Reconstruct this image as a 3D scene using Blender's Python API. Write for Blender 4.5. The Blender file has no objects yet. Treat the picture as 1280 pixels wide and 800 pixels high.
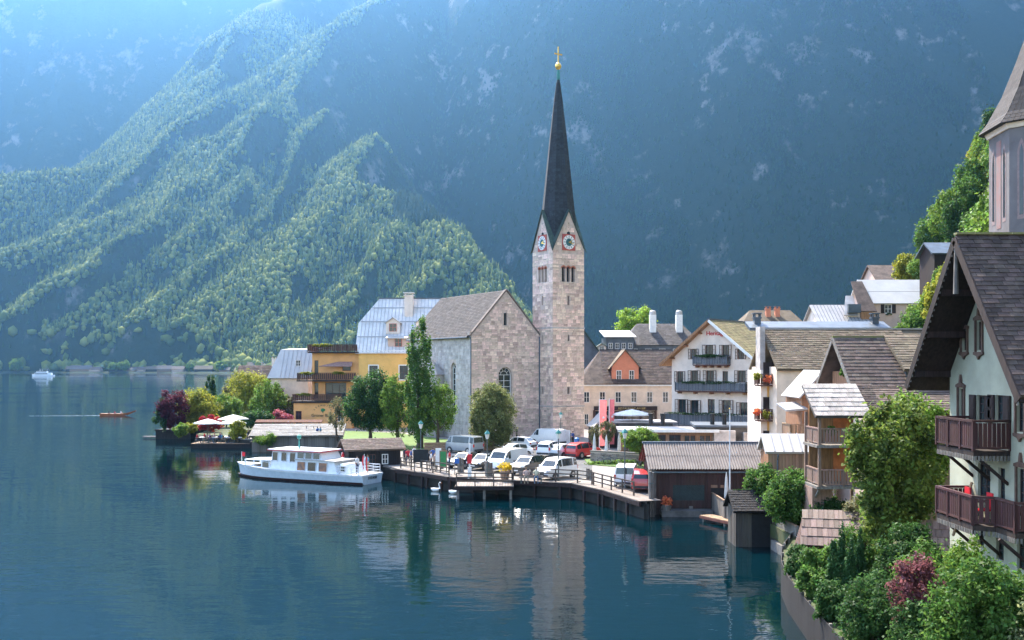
import bpy, bmesh, math, random
import numpy as np
from mathutils import Vector, Matrix

random.seed(7)
rng = np.random.default_rng(7)
SC = bpy.context.scene
COL = SC.collection
PI = math.pi
R = math.radians

# ------------------------------------------------------------------ camera, sky, sun, exposure
F, HZ, CZ = 1250.0, 457.0, 10.6          # focal length and horizon row (1280x800 frame), eye height over the lake
cam_d = bpy.data.cameras.new('camera')
cam_d.sensor_width = 36.0
cam_d.lens = F / 1280.0 * 36.0
cam_d.shift_y = (HZ - 400.0) / 1280.0
cam_d.clip_start = 0.1
cam_d.clip_end = 9000.0
cam = bpy.data.objects.new('camera', cam_d)
cam.location = (0, 0, CZ)
cam.rotation_euler = (PI / 2, 0, 0)
COL.objects.link(cam)
SC.camera = cam

SUN_AZ, SUN_EL = R(-20.0), R(50.0)
world = bpy.data.worlds.new('World')
SC.world = world
world.use_nodes = True
wn = world.node_tree
wn.nodes.clear()
sky = wn.nodes.new('ShaderNodeTexSky')
sky.sky_type = 'NISHITA'
sky.sun_disc = False
sky.sun_elevation = SUN_EL
sky.sun_rotation = SUN_AZ
sky.air_density = 1.0
sky.dust_density = 1.6
bg = wn.nodes.new('ShaderNodeBackground')
bg.inputs['Strength'].default_value = 0.15
wo = wn.nodes.new('ShaderNodeOutputWorld')
wn.links.new(sky.outputs[0], bg.inputs[0])
wn.links.new(bg.outputs[0], wo.inputs[0])

sun_d = bpy.data.lights.new('sun', 'SUN')
sun_d.energy = 3.2
sun_d.angle = R(0.53)
sun_d.color = (1.0, 0.90, 0.76)
sun = bpy.data.objects.new('sun', sun_d)
S = Vector((math.sin(SUN_AZ) * math.cos(SUN_EL), math.cos(SUN_AZ) * math.cos(SUN_EL), math.sin(SUN_EL)))
sun.rotation_euler = S.to_track_quat('Z', 'Y').to_euler()
sun.location = (0, 0, 300)
COL.objects.link(sun)

vs = SC.view_settings
vs.view_transform = 'Standard'
vs.look = 'None'
vs.exposure = 2.3
vs.gamma = 1.0
vs.use_curve_mapping = False
cy = SC.cycles
cy.use_denoising = True
cy.max_bounces = 6
cy.diffuse_bounces = 3
cy.glossy_bounces = 3
cy.transmission_bounces = 3
cy.volume_bounces = 1
cy.transparent_max_bounces = 8
cy.sample_clamp_indirect = 6.0
cy.caustics_reflective = False
cy.caustics_refractive = False

# ------------------------------------------------------------------ helpers
def X_(px, Y):
    return (px - 640.0) * Y / F
def Z_(py, Y):
    return CZ - (py - HZ) * Y / F
def at(px, py, Y):
    return Vector((X_(px, Y), Y, Z_(py, Y)))
def on(px, py, z=1.2):
    Y = (CZ - z) * F / (py - HZ)
    return Vector((X_(px, Y), Y, z))

MATS = {}
def mat(name, col, rough=0.8, var=0.15, scale=3.0, bump=0.0, metal=0.0, island=0.0, col2=None, spec=0.3, trans=0.0, coat=0.0, stretch=None):
    """Principled surface: noise-mixed colour, optional per-piece tint, fine relief."""
    if name in MATS:
        return MATS[name]
    m = bpy.data.materials.new(name)
    m.use_nodes = True
    nt = m.node_tree
    N = nt.nodes; L = nt.links
    b = N['Principled BSDF']
    b.inputs['Roughness'].default_value = rough
    b.inputs['Metallic'].default_value = metal
    b.inputs['Specular IOR Level'].default_value = spec
    if coat:
        b.inputs['Coat Weight'].default_value = coat
        b.inputs['Coat Roughness'].default_value = 0.05
    tc = N.new('ShaderNodeTexCoord')
    vec = tc.outputs['Object']
    if stretch:
        mp = N.new('ShaderNodeMapping')
        mp.inputs['Scale'].default_value = stretch
        L.new(vec, mp.inputs[0]); vec = mp.outputs[0]
    nz = N.new('ShaderNodeTexNoise')
    nz.inputs['Scale'].default_value = scale
    nz.inputs['Detail'].default_value = 6.0
    nz.inputs['Roughness'].default_value = 0.65
    L.new(vec, nz.inputs['Vector'])
    mix = N.new('ShaderNodeMix'); mix.data_type = 'RGBA'
    c2 = col2 if col2 else tuple(c * (1 - 2.2 * var) for c in col)
    c1 = col if col2 else tuple(min(1, c * (1 + var)) for c in col)
    mix.inputs[6].default_value = (*c1, 1)
    mix.inputs[7].default_value = (*[max(0, c) for c in c2], 1)
    rp = N.new('ShaderNodeMapRange')
    rp.inputs[1].default_value = 0.35; rp.inputs[2].default_value = 0.7
    L.new(nz.outputs['Fac'], rp.inputs[0])
    L.new(rp.outputs[0], mix.inputs[0])
    out = mix.outputs[2]
    if island:
        g = N.new('ShaderNodeNewGeometry'); oi = N.new('ShaderNodeObjectInfo')
        ad = N.new('ShaderNodeMath'); ad.operation = 'ADD'
        L.new(g.outputs['Random Per Island'], ad.inputs[0]); L.new(oi.outputs['Random'], ad.inputs[1])
        fr = N.new('ShaderNodeMath'); fr.operation = 'FRACT'
        L.new(ad.outputs[0], fr.inputs[0])
        m2 = N.new('ShaderNodeMapRange')
        m2.inputs[3].default_value = 1 - island; m2.inputs[4].default_value = 1 + island
        L.new(fr.outputs[0], m2.inputs[0])
        hs = N.new('ShaderNodeHueSaturation')
        m3 = N.new('ShaderNodeMapRange')
        m3.inputs[3].default_value = 0.5 - island * 0.055; m3.inputs[4].default_value = 0.5 + island * 0.055
        f2 = N.new('ShaderNodeMath'); f2.operation = 'MULTIPLY'; f2.inputs[1].default_value = 7.31
        f3 = N.new('ShaderNodeMath'); f3.operation = 'FRACT'
        L.new(fr.outputs[0], f2.inputs[0]); L.new(f2.outputs[0], f3.inputs[0]); L.new(f3.outputs[0], m3.inputs[0])
        L.new(m3.outputs[0], hs.inputs['Hue']); L.new(m2.outputs[0], hs.inputs['Value']); L.new(out, hs.inputs['Color'])
        out = hs.outputs[0]
    L.new(out, b.inputs['Base Color'])
    if bump:
        bp = N.new('ShaderNodeBump')
        bp.inputs['Strength'].default_value = bump
        bp.inputs['Distance'].default_value = 0.05
        n2 = N.new('ShaderNodeTexNoise'); n2.inputs['Scale'].default_value = scale * 5
        n2.inputs['Detail'].default_value = 5
        L.new(vec, n2.inputs['Vector']); L.new(n2.outputs['Fac'], bp.inputs['Height'])
        L.new(bp.outputs[0], b.inputs['Normal'])
    if trans:
        tr = N.new('ShaderNodeBsdfTranslucent')
        L.new(out, tr.inputs[0])
        ms = N.new('ShaderNodeMixShader'); ms.inputs[0].default_value = trans
        L.new(b.outputs[0], ms.inputs[1]); L.new(tr.outputs[0], ms.inputs[2])
        L.new(ms.outputs[0], N['Material Output'].inputs[0])
    MATS[name] = m
    return m

def leafmat(name, col, col2, trans=0.5):
    col = tuple(c*1.12 for c in col); col2 = tuple(c*0.72 for c in col2)
    return mat(name, col, rough=0.55, col2=col2, scale=0.9, island=0.35, trans=trans, spec=0.15)

class MB:
    """collects shapes into one mesh"""
    def __init__(s, T=None):
        s.v = []; s.f = []; s.T = T
    def add(s, vs_, fs):
        o = len(s.v)
        if s.T is not None:
            vs_ = [s.T @ Vector(p) for p in vs_]
        s.v.extend(tuple(p) for p in vs_)
        s.f.extend(tuple(o + i for i in f) for f in fs)
        return s
    def box(s, x0, x1, y0, y1, z0, z1):
        return s.add([(x0,y0,z0),(x1,y0,z0),(x1,y1,z0),(x0,y1,z0),(x0,y0,z1),(x1,y0,z1),(x1,y1,z1),(x0,y1,z1)],
                     [(0,3,2,1),(4,5,6,7),(0,1,5,4),(1,2,6,5),(2,3,7,6),(3,0,4,7)])
    def obox(s, c, d, M=None):
        hx, hy, hz = d[0]/2, d[1]/2, d[2]/2
        ps = [Vector(p) for p in ((-hx,-hy,-hz),(hx,-hy,-hz),(hx,hy,-hz),(-hx,hy,-hz),(-hx,-hy,hz),(hx,-hy,hz),(hx,hy,hz),(-hx,hy,hz))]
        if M is not None:
            ps = [M @ p for p in ps]
        c = Vector(c)
        return s.add([p + c for p in ps], [(0,3,2,1),(4,5,6,7),(0,1,5,4),(1,2,6,5),(2,3,7,6),(3,0,4,7)])
    def prism(s, poly, y0, y1):
        """polygon in x,z extruded along y"""
        n = len(poly)
        return s.add([(x, y0, z) for x, z in poly] + [(x, y1, z) for x, z in poly],
                     [tuple(range(n)), tuple(range(2*n-1, n-1, -1))] + [(i, i+n, (i+1) % n + n, (i+1) % n) for i in range(n)])
    def plate(s, poly, z0, z1):
        """polygon in x,y extruded along z"""
        n = len(poly)
        return s.add([(x, y, z0) for x, y in poly] + [(x, y, z1) for x, y in poly],
                     [tuple(range(n-1, -1, -1)), tuple(range(n, 2*n))] + [(i, (i+1) % n, (i+1) % n + n, i+n) for i in range(n)])
    def slab(s, a, b, c, d, t):
        """four corners of a top surface (anticlockwise seen from above), thickness t below it"""
        a, b, c, d = map(Vector, (a, b, c, d))
        n = (b - a).cross(d - a).normalized() * t
        return s.add([a, b, c, d, a-n, b-n, c-n, d-n], [(0,1,2,3),(7,6,5,4),(0,4,5,1),(1,5,6,2),(2,6,7,3),(3,7,4,0)])
    def tube(s, pts, r, n=6, cap=True):
        pts = [Vector(p) for p in pts]
        rs = r if isinstance(r, (list, tuple)) else [r] * len(pts)
        vs_ = []
        for i, p in enumerate(pts):
            d = (pts[min(i+1, len(pts)-1)] - pts[max(i-1, 0)])
            d = d.normalized() if d.length > 1e-9 else Vector((0,0,1))
            u = d.cross(Vector((0,0,1)) if abs(d.z) < 0.95 else Vector((1,0,0))).normalized()
            w = d.cross(u)
            for k in range(n):
                a = 2 * PI * k / n
                vs_.append(p + (u * math.cos(a) + w * math.sin(a)) * rs[i])
        fs = [(i*n+k, i*n+(k+1) % n, (i+1)*n+(k+1) % n, (i+1)*n+k) for i in range(len(pts)-1) for k in range(n)]
        if cap:
            fs += [tuple(range(n-1, -1, -1)), tuple(range((len(pts)-1)*n, len(pts)*n))]
        return s.add(vs_, fs)
    def lathe(s, prof, n=12, c=(0,0,0), sx=1, sy=1):
        vs_ = []
        for r, z in prof:
            for k in range(n):
                a = 2 * PI * k / n
                vs_.append((c[0] + r*math.cos(a)*sx, c[1] + r*math.sin(a)*sy, c[2] + z))
        m = len(prof)
        fs = [(i*n+k, i*n+(k+1) % n, (i+1)*n+(k+1) % n, (i+1)*n+k) for i in range(m-1) for k in range(n)]
        fs += [tuple(range(n-1, -1, -1)), tuple(range((m-1)*n, m*n))]
        return s.add(vs_, fs)
    def facade(s, poly, holes, depth=0.14):
        """convex polygon in x,z at y=0 facing -y, with rectangular openings and their reveals"""
        xs = sorted({p[0] for p in poly} | {h[0] for h in holes} | {h[1] for h in holes})
        zs = sorted({p[1] for p in poly} | {h[2] for h in holes} | {h[3] for h in holes})
        area = sum(poly[i][0]*poly[(i+1) % len(poly)][1] - poly[(i+1) % len(poly)][0]*poly[i][1] for i in range(len(poly)))
        pl = poly if area > 0 else poly[::-1]
        def clip(c):
            for i in range(len(pl)):
                a, b = pl[i], pl[(i+1) % len(pl)]
                side = lambda p: (b[0]-a[0])*(p[1]-a[1]) - (b[1]-a[1])*(p[0]-a[0])
                o = []
                for j in range(len(c)):
                    p, q = c[j], c[(j+1) % len(c)]
                    sp, sq = side(p), side(q)
                    if sp >= -1e-9: o.append(p)
                    if (sp > 1e-9 and sq < -1e-9) or (sp < -1e-9 and sq > 1e-9):
                        t = sp / (sp - sq); o.append((p[0]+(q[0]-p[0])*t, p[1]+(q[1]-p[1])*t))
                c = o
                if len(c) < 3: return None
            return c
        for i in range(len(xs)-1):
            for j in range(len(zs)-1):
                cx, cz = (xs[i]+xs[i+1])/2, (zs[j]+zs[j+1])/2
                if any(h[0] < cx < h[1] and h[2] < cz < h[3] for h in holes): continue
                c = clip([(xs[i],zs[j]),(xs[i+1],zs[j]),(xs[i+1],zs[j+1]),(xs[i],zs[j+1])])
                if c: s.add([(x, 0, z) for x, z in c], [tuple(range(len(c)))])
        for x0, x1, z0, z1 in holes:
            s.add([(x0,0,z0),(x1,0,z0),(x1,0,z1),(x0,0,z1),(x0,depth,z0),(x1,depth,z0),(x1,depth,z1),(x0,depth,z1)],
                  [(0,1,5,4),(1,2,6,5),(2,3,7,6),(3,0,4,7),(4,5,6,7)])
        return s
    def mesh(s, name, m=None, smooth=None):
        me = bpy.data.meshes.new(name)
        me.from_pydata(s.v, [], s.f)
        if m: me.materials.append(m)
        if smooth is not None:
            me.shade_smooth() if hasattr(me, 'shade_smooth') else None
            if hasattr(me, 'set_sharp_from_angle'): me.set_sharp_from_angle(angle=R(smooth))
        me.validate()
        return me
    def build(s, name, m, parent=None, smooth=None, loc=None, M=None):
        o = bpy.data.objects.new(name, s.mesh(name, m, smooth))
        COL.objects.link(o)
        if parent: o.parent = parent
        if M is not None: o.matrix_local = M
        elif loc is not None: o.location = loc
        return o

def tag(o, label=None, cat=None, group=None, kind=None):
    if label: o['label'] = label
    if cat: o['category'] = cat
    if group: o['group'] = group
    if kind: o['kind'] = kind
    return o
def thing(name, label, cat, loc=(0,0,0), rz=0.0, group=None):
    o = bpy.data.objects.new(name, None)
    o.empty_display_size = 0.3
    COL.objects.link(o)
    o.location = loc; o.rotation_euler = (0, 0, rz)
    return tag(o, label, cat, group)
def inst(name, me, parent=None, M=None, loc=None, rz=0.0, scale=None):
    o = bpy.data.objects.new(name, me)
    COL.objects.link(o)
    if parent: o.parent = parent
    if M is not None: o.matrix_local = M
    else:
        if loc is not None: o.location = loc
        o.rotation_euler = (0, 0, rz)
        if scale is not None: o.scale = scale
    return o
def copy_tree(o, parent=None):
    c = o.copy(); COL.objects.link(c)
    if parent: c.parent = parent
    for ch in [x for x in o.children]:
        copy_tree(ch, c)
    return c
def frame(o, deg=0.0):
    """a facade's own frame: x along the wall, -y outwards"""
    return Matrix.Translation(Vector(o)) @ Matrix.Rotation(R(deg), 4, 'Z')

UNIT = {}
def unit_cube(m):
    if m.name not in UNIT:
        b = MB().box(-.5,.5,-.5,.5,-.5,.5)
        UNIT[m.name] = b.mesh('piece', m)
    return UNIT[m.name]
def pieces(name, parent, items, m, limit=300, rest=None, T=None):
    """items (centre, size, 3x3 or None); the largest become objects, the rest one mesh"""
    def key(i):
        d = sorted(i[1]); return -d[2]*d[1]
    items = sorted(items, key=key)
    me = unit_cube(m)
    for c, d, Mr in items[:limit]:
        M = Matrix.Translation(Vector(c)) @ (Mr.to_4x4() if Mr is not None else Matrix.Identity(4)) @ Matrix.Diagonal((*d, 1))
        inst(name, me, parent, (T @ M) if T is not None else M)
    if items[limit:]:
        b = MB(T)
        for c, d, Mr in items[limit:]:
            b.obox(c, d, Mr)
        o = b.build(rest or name + '_field', m, parent)
        o['kind'] = 'stuff'

def tiles(name, parent, ul, ur, ll, tw, th, m, limit=300, T=None, thick=0.03, tilt=0.09, jit=0.12, gap=0.012, stagger=True, keep=None):
    """courses of shingles on a roof plane given by upper left, upper right and lower left corners"""
    ul, ur, ll = map(Vector, (ul, ur, ll))
    u = ur - ul; v = ll - ul
    W, H = u.length, v.length
    u.normalize(); v.normalize()
    n = v.cross(u).normalized()
    if n.z < 0: n = -n
    rt = random.Random(int(W*1000) + int(H*777))
    nr = max(1, round(H / th))
    th2 = H / nr
    it = []
    for r in range(nr):
        x = -(tw * 0.5 if (stagger and r % 2) else 0)
        while x < W:
            w = tw * (1 + rt.uniform(-jit, jit))
            x0, x1 = max(0, x), min(W, x + w)
            if x1 - x0 > 0.05:
                cc = ul + u * ((x0+x1)/2) + v * (th2*(r+0.5)) + n * (thick*0.9 + rt.uniform(0, thick*0.4))
                a = tilt + rt.uniform(-0.02, 0.02)
                vv = (v * math.cos(a) + n * math.sin(a)); nn = u.cross(vv).normalized()
                if nn.z < 0: nn = -nn
                Mr = Matrix((u, vv, nn)).transposed()
                if keep is None or keep(cc):
                    it.append((cc, (x1 - x0 - gap, th2*1.12, thick), Mr))
            x += w
    pieces(name, parent, it, m, limit, 'shingle_field', T)

def ashlar(name, parent, T, poly, holes, m, ch=(0.26, 0.62), cw=(0.32, 1.05), proud=0.04, limit=300):
    """courses of stone blocks standing a little proud of a wall in its x,z plane"""
    area = sum(poly[i][0]*poly[(i+1) % len(poly)][1] - poly[(i+1) % len(poly)][0]*poly[i][1] for i in range(len(poly)))
    pl = poly if area > 0 else poly[::-1]
    def inside(x, z):
        return all((pl[(i+1) % len(pl)][0]-pl[i][0])*(z-pl[i][1]) - (pl[(i+1) % len(pl)][1]-pl[i][1])*(x-pl[i][0]) >= -0.02 for i in range(len(pl)))
    x0, x1 = min(p[0] for p in pl), max(p[0] for p in pl)
    z, zt = min(p[1] for p in pl), max(p[1] for p in pl)
    it = []
    rt = random.Random(int(x1*100) + int(zt*100))
    while z < zt - 0.12:
        h = min(rt.uniform(*ch), zt - z)
        x = x0
        while x < x1 - 0.05:
            w = min(rt.uniform(*cw), x1 - x)
            if x1 - x - w < 0.2: w = x1 - x
            hh = h*(1 if rt.random() < .7 else rt.uniform(.45,.8))
            if hh < h: it.append(((x+w/2, -.012, z+(hh+h)/2), (w-0.04, .03, h-hh-0.04), None)) if all(inside(a_, b_) for a_ in (x, x+w) for b_ in (z, z+h)) and not any(x < q[1] and x+w > q[0] and z < q[3] and z+h > q[2] for q in holes) else None
            if all(inside(a, b) for a in (x, x+w) for b in (z, z+h)) and not any(x < q[1] and x+w > q[0] and z < q[3] and z+h > q[2] for q in holes):
                p = proud * rt.uniform(0.5, 1.5)
                it.append(((x+w/2, -p/2+0.005, z+hh/2), (w-0.035, p+0.01, hh-0.035), None))
            x += w
        z += h
    pieces(name, parent, it, m, limit, 'stonework', T)

# ---- shared materials
M_glass = mat('window_glass', (0.02, 0.03, 0.035), rough=0.06, var=0.3, scale=0.7, spec=0.6)
M_white = mat('white_paint', (0.72, 0.71, 0.68), rough=0.55, var=0.06)
M_cream = mat('cream_plaster', (0.68, 0.54, 0.42), rough=0.9, var=0.11, scale=0.8, bump=0.15)
M_plaster = mat('white_plaster', (0.74, 0.63, 0.54), rough=0.9, var=0.10, scale=0.6, bump=0.15)
M_mint = mat('pale_mint_plaster', (0.37, 0.36, 0.265), rough=0.9, var=0.11, scale=0.6, bump=0.2)
M_yellow = mat('ochre_plaster', (0.72, 0.42, 0.13), rough=0.9, var=0.08, scale=0.6, bump=0.15)
M_orange = mat('apricot_plaster', (0.72, 0.36, 0.14), rough=0.9, var=0.08, scale=0.6, bump=0.15)
M_pink = mat('rose_plaster', (0.55, 0.40, 0.33), rough=0.9, var=0.07, scale=0.7, bump=0.15)
M_salmon = mat('salmon_plaster', (0.58, 0.22, 0.13), rough=0.9, var=0.08, scale=0.8)
M_brownwood = mat('brown_stained_wood', (0.075, 0.033, 0.023), rough=0.7, var=0.3, scale=2.0, bump=0.2, island=0.25, stretch=(6, 6, 0.7))
M_redwood = mat('dark_red_boarding', (0.056, 0.029, 0.024), rough=0.75, var=0.25, scale=2.0, bump=0.2, island=0.22, stretch=(5, 5, 0.6))
M_warmwood = mat('warm_larch_wood', (0.28, 0.14, 0.07), rough=0.75, var=0.25, scale=2.0, bump=0.2, island=0.22, stretch=(5, 5, 0.6))
M_tanwood = mat('weathered_tan_wood', (0.27, 0.17, 0.105), rough=0.8, var=0.2, scale=2.0, bump=0.2, island=0.2, stretch=(5, 5, 0.6))
M_greywood = mat('silvered_grey_wood', (0.17, 0.15, 0.13), rough=0.85, var=0.25, scale=2.0, bump=0.25, island=0.25, stretch=(4, 4, 0.8))
M_blackwood = mat('tarred_black_wood', (0.018, 0.015, 0.015), rough=0.8, var=0.3, scale=2.0, bump=0.2, island=0.25, stretch=(4, 4, 0.6))
M_darkwood = mat('dark_brown_wood', (0.03, 0.017, 0.014), rough=0.75, var=0.3, scale=2.0, bump=0.2, island=0.25, stretch=(4, 4, 0.6))
M_metalroof = mat('pale_zinc_roof', (0.33, 0.31, 0.30), rough=0.45, var=0.12, scale=0.8, spec=0.5, island=0.06)
M_whiteroof = mat('white_sheet_roof', (0.42, 0.40, 0.38), rough=0.5, var=0.06, scale=0.5)
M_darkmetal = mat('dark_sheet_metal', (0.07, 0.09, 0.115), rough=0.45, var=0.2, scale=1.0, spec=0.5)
M_copper = mat('green_copper', (0.05, 0.22, 0.19), rough=0.6, var=0.2, scale=2.0)
M_shingle_brown = mat('brown_shingle', (0.10, 0.072, 0.059), rough=0.9, var=0.25, scale=1.2, bump=0.2, island=0.3)
M_shingle_tan = mat('tan_scale_tile', (0.13, 0.10, 0.068), rough=0.9, var=0.2, scale=0.9, bump=0.2, island=0.25)
M_shingle_grey = mat('grey_slate_shingle', (0.085, 0.074, 0.07), rough=0.85, var=0.25, scale=1.0, bump=0.2, island=0.28)
M_shingle_yellow = mat('mossy_yellow_tile', (0.24, 0.195, 0.095), rough=0.9, var=0.2, scale=0.9, bump=0.2, island=0.2)
M_shingle_spire = mat('dark_slate_spire', (0.022, 0.026, 0.03), rough=0.8, var=0.3, scale=3.0, bump=0.2, island=0.3, spec=0.4)
M_greenslate = mat('dark_green_slate', (0.05, 0.075, 0.06), rough=0.7, var=0.25, scale=2.0, bump=0.2, island=0.25)
M_stone = mat('rose_limestone', (0.68, 0.51, 0.41), rough=0.9, var=0.16, scale=1.4, bump=0.35, island=0.3)
M_mortar = mat('pale_mortar', (0.52, 0.41, 0.34), rough=0.95, var=0.12, scale=2.0, bump=0.3)
M_greystone = mat('grey_limestone', (0.46, 0.41, 0.37), rough=0.9, var=0.16, scale=1.4, bump=0.35, island=0.16)
M_concrete = mat('quay_concrete', (0.13, 0.12, 0.11), rough=0.9, var=0.25, scale=0.8, bump=0.3)
M_paving = mat('pale_paving', (0.22, 0.195, 0.17), rough=0.9, var=0.14, scale=0.35, bump=0.2)
M_asphalt = mat('grey_asphalt', (0.09, 0.088, 0.085), rough=0.9, var=0.2, scale=0.6, bump=0.2)
M_lawn = mat('lawn_grass', (0.10, 0.155, 0.03), rough=0.9, col2=(0.06, 0.11, 0.02), scale=0.8, bump=0.5)
M_soil = mat('garden_soil', (0.06, 0.06, 0.03), rough=0.95, col2=(0.05, 0.08, 0.025), scale=0.7, bump=0.5)
M_red = mat('signal_red', (0.55, 0.02, 0.03), rough=0.5, var=0.08)
M_black = mat('black_paint', (0.015, 0.015, 0.017), rough=0.5, var=0.2)
M_iron = mat('grey_green_iron', (0.08, 0.10, 0.095), rough=0.5, var=0.2, spec=0.5)
M_gold = mat('gilded_metal', (0.75, 0.48, 0.12), rough=0.3, metal=1.0, var=0.1)
M_bark = mat('tree_bark', (0.09, 0.065, 0.045), rough=0.95, var=0.3, scale=3.0, bump=0.5, stretch=(3, 3, 0.6))
M_canvas = mat('white_canvas', (0.72, 0.71, 0.68), rough=0.85, var=0.06, trans=0.3)
M_pinkflag = mat('pink_red_flag_cloth', (0.72, 0.20, 0.20), rough=0.85, var=0.08, trans=0.35)
M_tyre = mat('tyre_rubber', (0.02, 0.02, 0.02), rough=0.85, var=0.1)
M_rim = mat('alloy_rim', (0.45, 0.45, 0.46), rough=0.35, metal=0.8, var=0.1)
M_lamp = mat('headlight_glass', (0.65, 0.67, 0.68), rough=0.15, var=0.05, spec=0.7)
M_tail = mat('tail_light_red', (0.45, 0.02, 0.02), rough=0.2, var=0.05, spec=0.6)
M_chrome = mat('dull_plastic_trim', (0.04, 0.04, 0.042), rough=0.5, var=0.1)
M_lantern = mat('milky_lantern_glass', (0.7, 0.68, 0.6), rough=0.25, var=0.05)

# leaves
LG = leafmat('leaf_mid_green', (0.10, 0.19, 0.035), (0.05, 0.115, 0.025))
LD = leafmat('leaf_dark_green', (0.055, 0.12, 0.03), (0.028, 0.07, 0.02))
LB = leafmat('leaf_bright_green', (0.17, 0.27, 0.04), (0.085, 0.16, 0.025))
LY = leafmat('leaf_yellow_green', (0.32, 0.32, 0.035), (0.17, 0.20, 0.03))
LO = leafmat('leaf_olive', (0.20, 0.19, 0.09), (0.11, 0.11, 0.05))
LP = leafmat('leaf_purple', (0.13, 0.03, 0.05), (0.07, 0.02, 0.035))
LR = leafmat('leaf_red', (0.45, 0.03, 0.03), (0.28, 0.02, 0.03))
LK = leafmat('leaf_pink', (0.50, 0.14, 0.17), (0.30, 0.07, 0.09))
LF = leafmat('petal_orange', (0.75, 0.25, 0.08), (0.6, 0.12, 0.10))
LC = leafmat('leaf_cypress', (0.05, 0.12, 0.035), (0.02, 0.06, 0.02), 0.3)

# ------------------------------------------------------------------ foliage
def np_mesh(name, V, Fq, m):
    me = bpy.data.meshes.new(name)
    nv, nf, k = len(V), len(Fq), Fq.shape[1]
    me.vertices.add(nv); me.vertices.foreach_set('co', V.astype(np.float32).ravel())
    me.loops.add(nf*k); me.loops.foreach_set('vertex_index', Fq.astype(np.int32).ravel())
    me.polygons.add(nf)
    me.polygons.foreach_set('loop_start', np.arange(0, nf*k, k, dtype=np.int32))
    try: me.polygons.foreach_set('loop_total', np.full(nf, k, dtype=np.int32))
    except Exception: pass
    if m: me.materials.append(m)
    me.update(calc_edges=True); me.validate()
    return me

def leaf_cloud(P, Nrm, size, g):
    """one pointed four-sided leaf at each place"""
    n = len(P)
    up = g.normal(size=(n, 3))
    a = np.cross(Nrm, up); a /= np.linalg.norm(a, axis=1, keepdims=True) + 1e-9
    b = np.cross(Nrm, a); b /= np.linalg.norm(b, axis=1, keepdims=True) + 1e-9
    s = (size * g.uniform(0.6, 1.35, size=(n, 1)))
    V = np.stack([P - a*s*0.62, P - b*s*0.36 + Nrm*s*0.12, P + a*s*0.62, P + b*s*0.36 + Nrm*s*0.12], axis=1).reshape(-1, 3)
    return V, np.arange(4*n).reshape(-1, 4)

def crown_mesh(name, m, dims, zc, n_clump, n_leaf, leaf, seed, shape='ball', clump_r=0.3, hollow=0.55):
    """dims: half sizes x,y,z of the crown; leaves gathered in clumps through its volume"""
    g = np.random.default_rng(seed)
    n_clump = int(n_clump*2.2); clump_r = clump_r*0.74; n_leaf = int(n_leaf*1.35); leaf = leaf*0.9
    C = []
    while len(C) < n_clump:
        p = g.uniform(-1, 1, 3)
        r = np.linalg.norm(p)
        if shape == 'ball':
            ok = hollow*g.random()**0.5 < r < 1.0
        elif shape == 'column':
            ok = math.hypot(p[0], p[1]) < (1 - 0.75*max(0, p[2])**2.2) * (0.75 + 0.25*min(1, (p[2]+1)*2))
        elif shape == 'cone':
            ok = math.hypot(p[0], p[1]) < (1 - p[2]) / 2 + 0.06
        elif shape == 'drop':
            ok = math.hypot(p[0], p[1]) < math.sqrt(max(0.0, 1 - max(0, p[2])**2)) * (1 if p[2] > 0 else 1 - 0.25*abs(p[2]))
        if ok: C.append(p)
    C = np.array(C)
    cr = clump_r * g.uniform(0.6, 1.25, size=n_clump)
    k = g.integers(0, n_clump, n_leaf)
    d = g.normal(size=(n_leaf, 3)); d /= np.linalg.norm(d, axis=1, keepdims=True)
    rr = g.random((n_leaf, 1))**0.45
    dims = np.array(dims)
    mean = min(dims)
    st = g.uniform(0.65, 1.45, (n_clump, 3))
    P = C[k]*dims*(1 - 0.5*clump_r) + d*rr*st[k]*cr[k][:, None]*(0.5*dims + 0.5*mean) + g.normal(scale=0.05, size=(n_leaf, 3))*dims
    P[:, 2] += zc
    nn = d + g.normal(scale=0.55, size=d.shape) + np.array([0, 0, 0.35])
    nn /= np.linalg.norm(nn, axis=1, keepdims=True)
    V, Q = leaf_cloud(P, nn, leaf, g)
    return np_mesh(name, V, Q, m)

def trunk_mb(h, r, seed, limbs=5, spread=1.0, zl=0.45):
    g = random.Random(seed)
    b = MB()
    pts = [(g.uniform(-.06,.06)*h*i/5, g.uniform(-.06,.06)*h*i/5, h*i/5) for i in range(6)]
    b.tube(pts, [r*(1.25 if i == 0 else 1 - 0.16*i) for i in range(6)], 7)
    for k in range(limbs):
        t = zl + (0.95 - zl) * k / max(1, limbs-1)
        i = int(t*5); p = Vector(pts[i]).lerp(Vector(pts[min(5, i+1)]), t*5-i)
        a = g.uniform(0, 2*PI); L = spread * g.uniform(0.55, 0.9)
        q = p + Vector((math.cos(a)*L*.5, math.sin(a)*L*.5, L*.3))
        e = p + Vector((math.cos(a)*L, math.sin(a)*L, L*.75))
        b.tube([p, q, e], [r*.45, r*.3, r*.1], 5)
    return b

def tree(name, label, loc, h, dims, m, n_leaf, leaf, seed, cat='tree', group=None, shape='ball', n_clump=40, clump_r=0.32, zc=None, trunk=True, tr=None, hollow=0.55):
    t = thing(name, label, cat, loc, 0, group)
    if zc is None: zc = h - dims[2]
    if trunk:
        trunk_mb(max(0.5, zc), tr or h*0.025+0.03, seed, 6, min(dims[0], dims[1])*0.9).build('trunk', M_bark, t, smooth=60)
    inst('crown' if trunk else 'foliage', crown_mesh(name + '_leaves', m, dims, zc, n_clump, n_leaf, leaf, seed, shape, clump_r, hollow), t)
    return t

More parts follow.
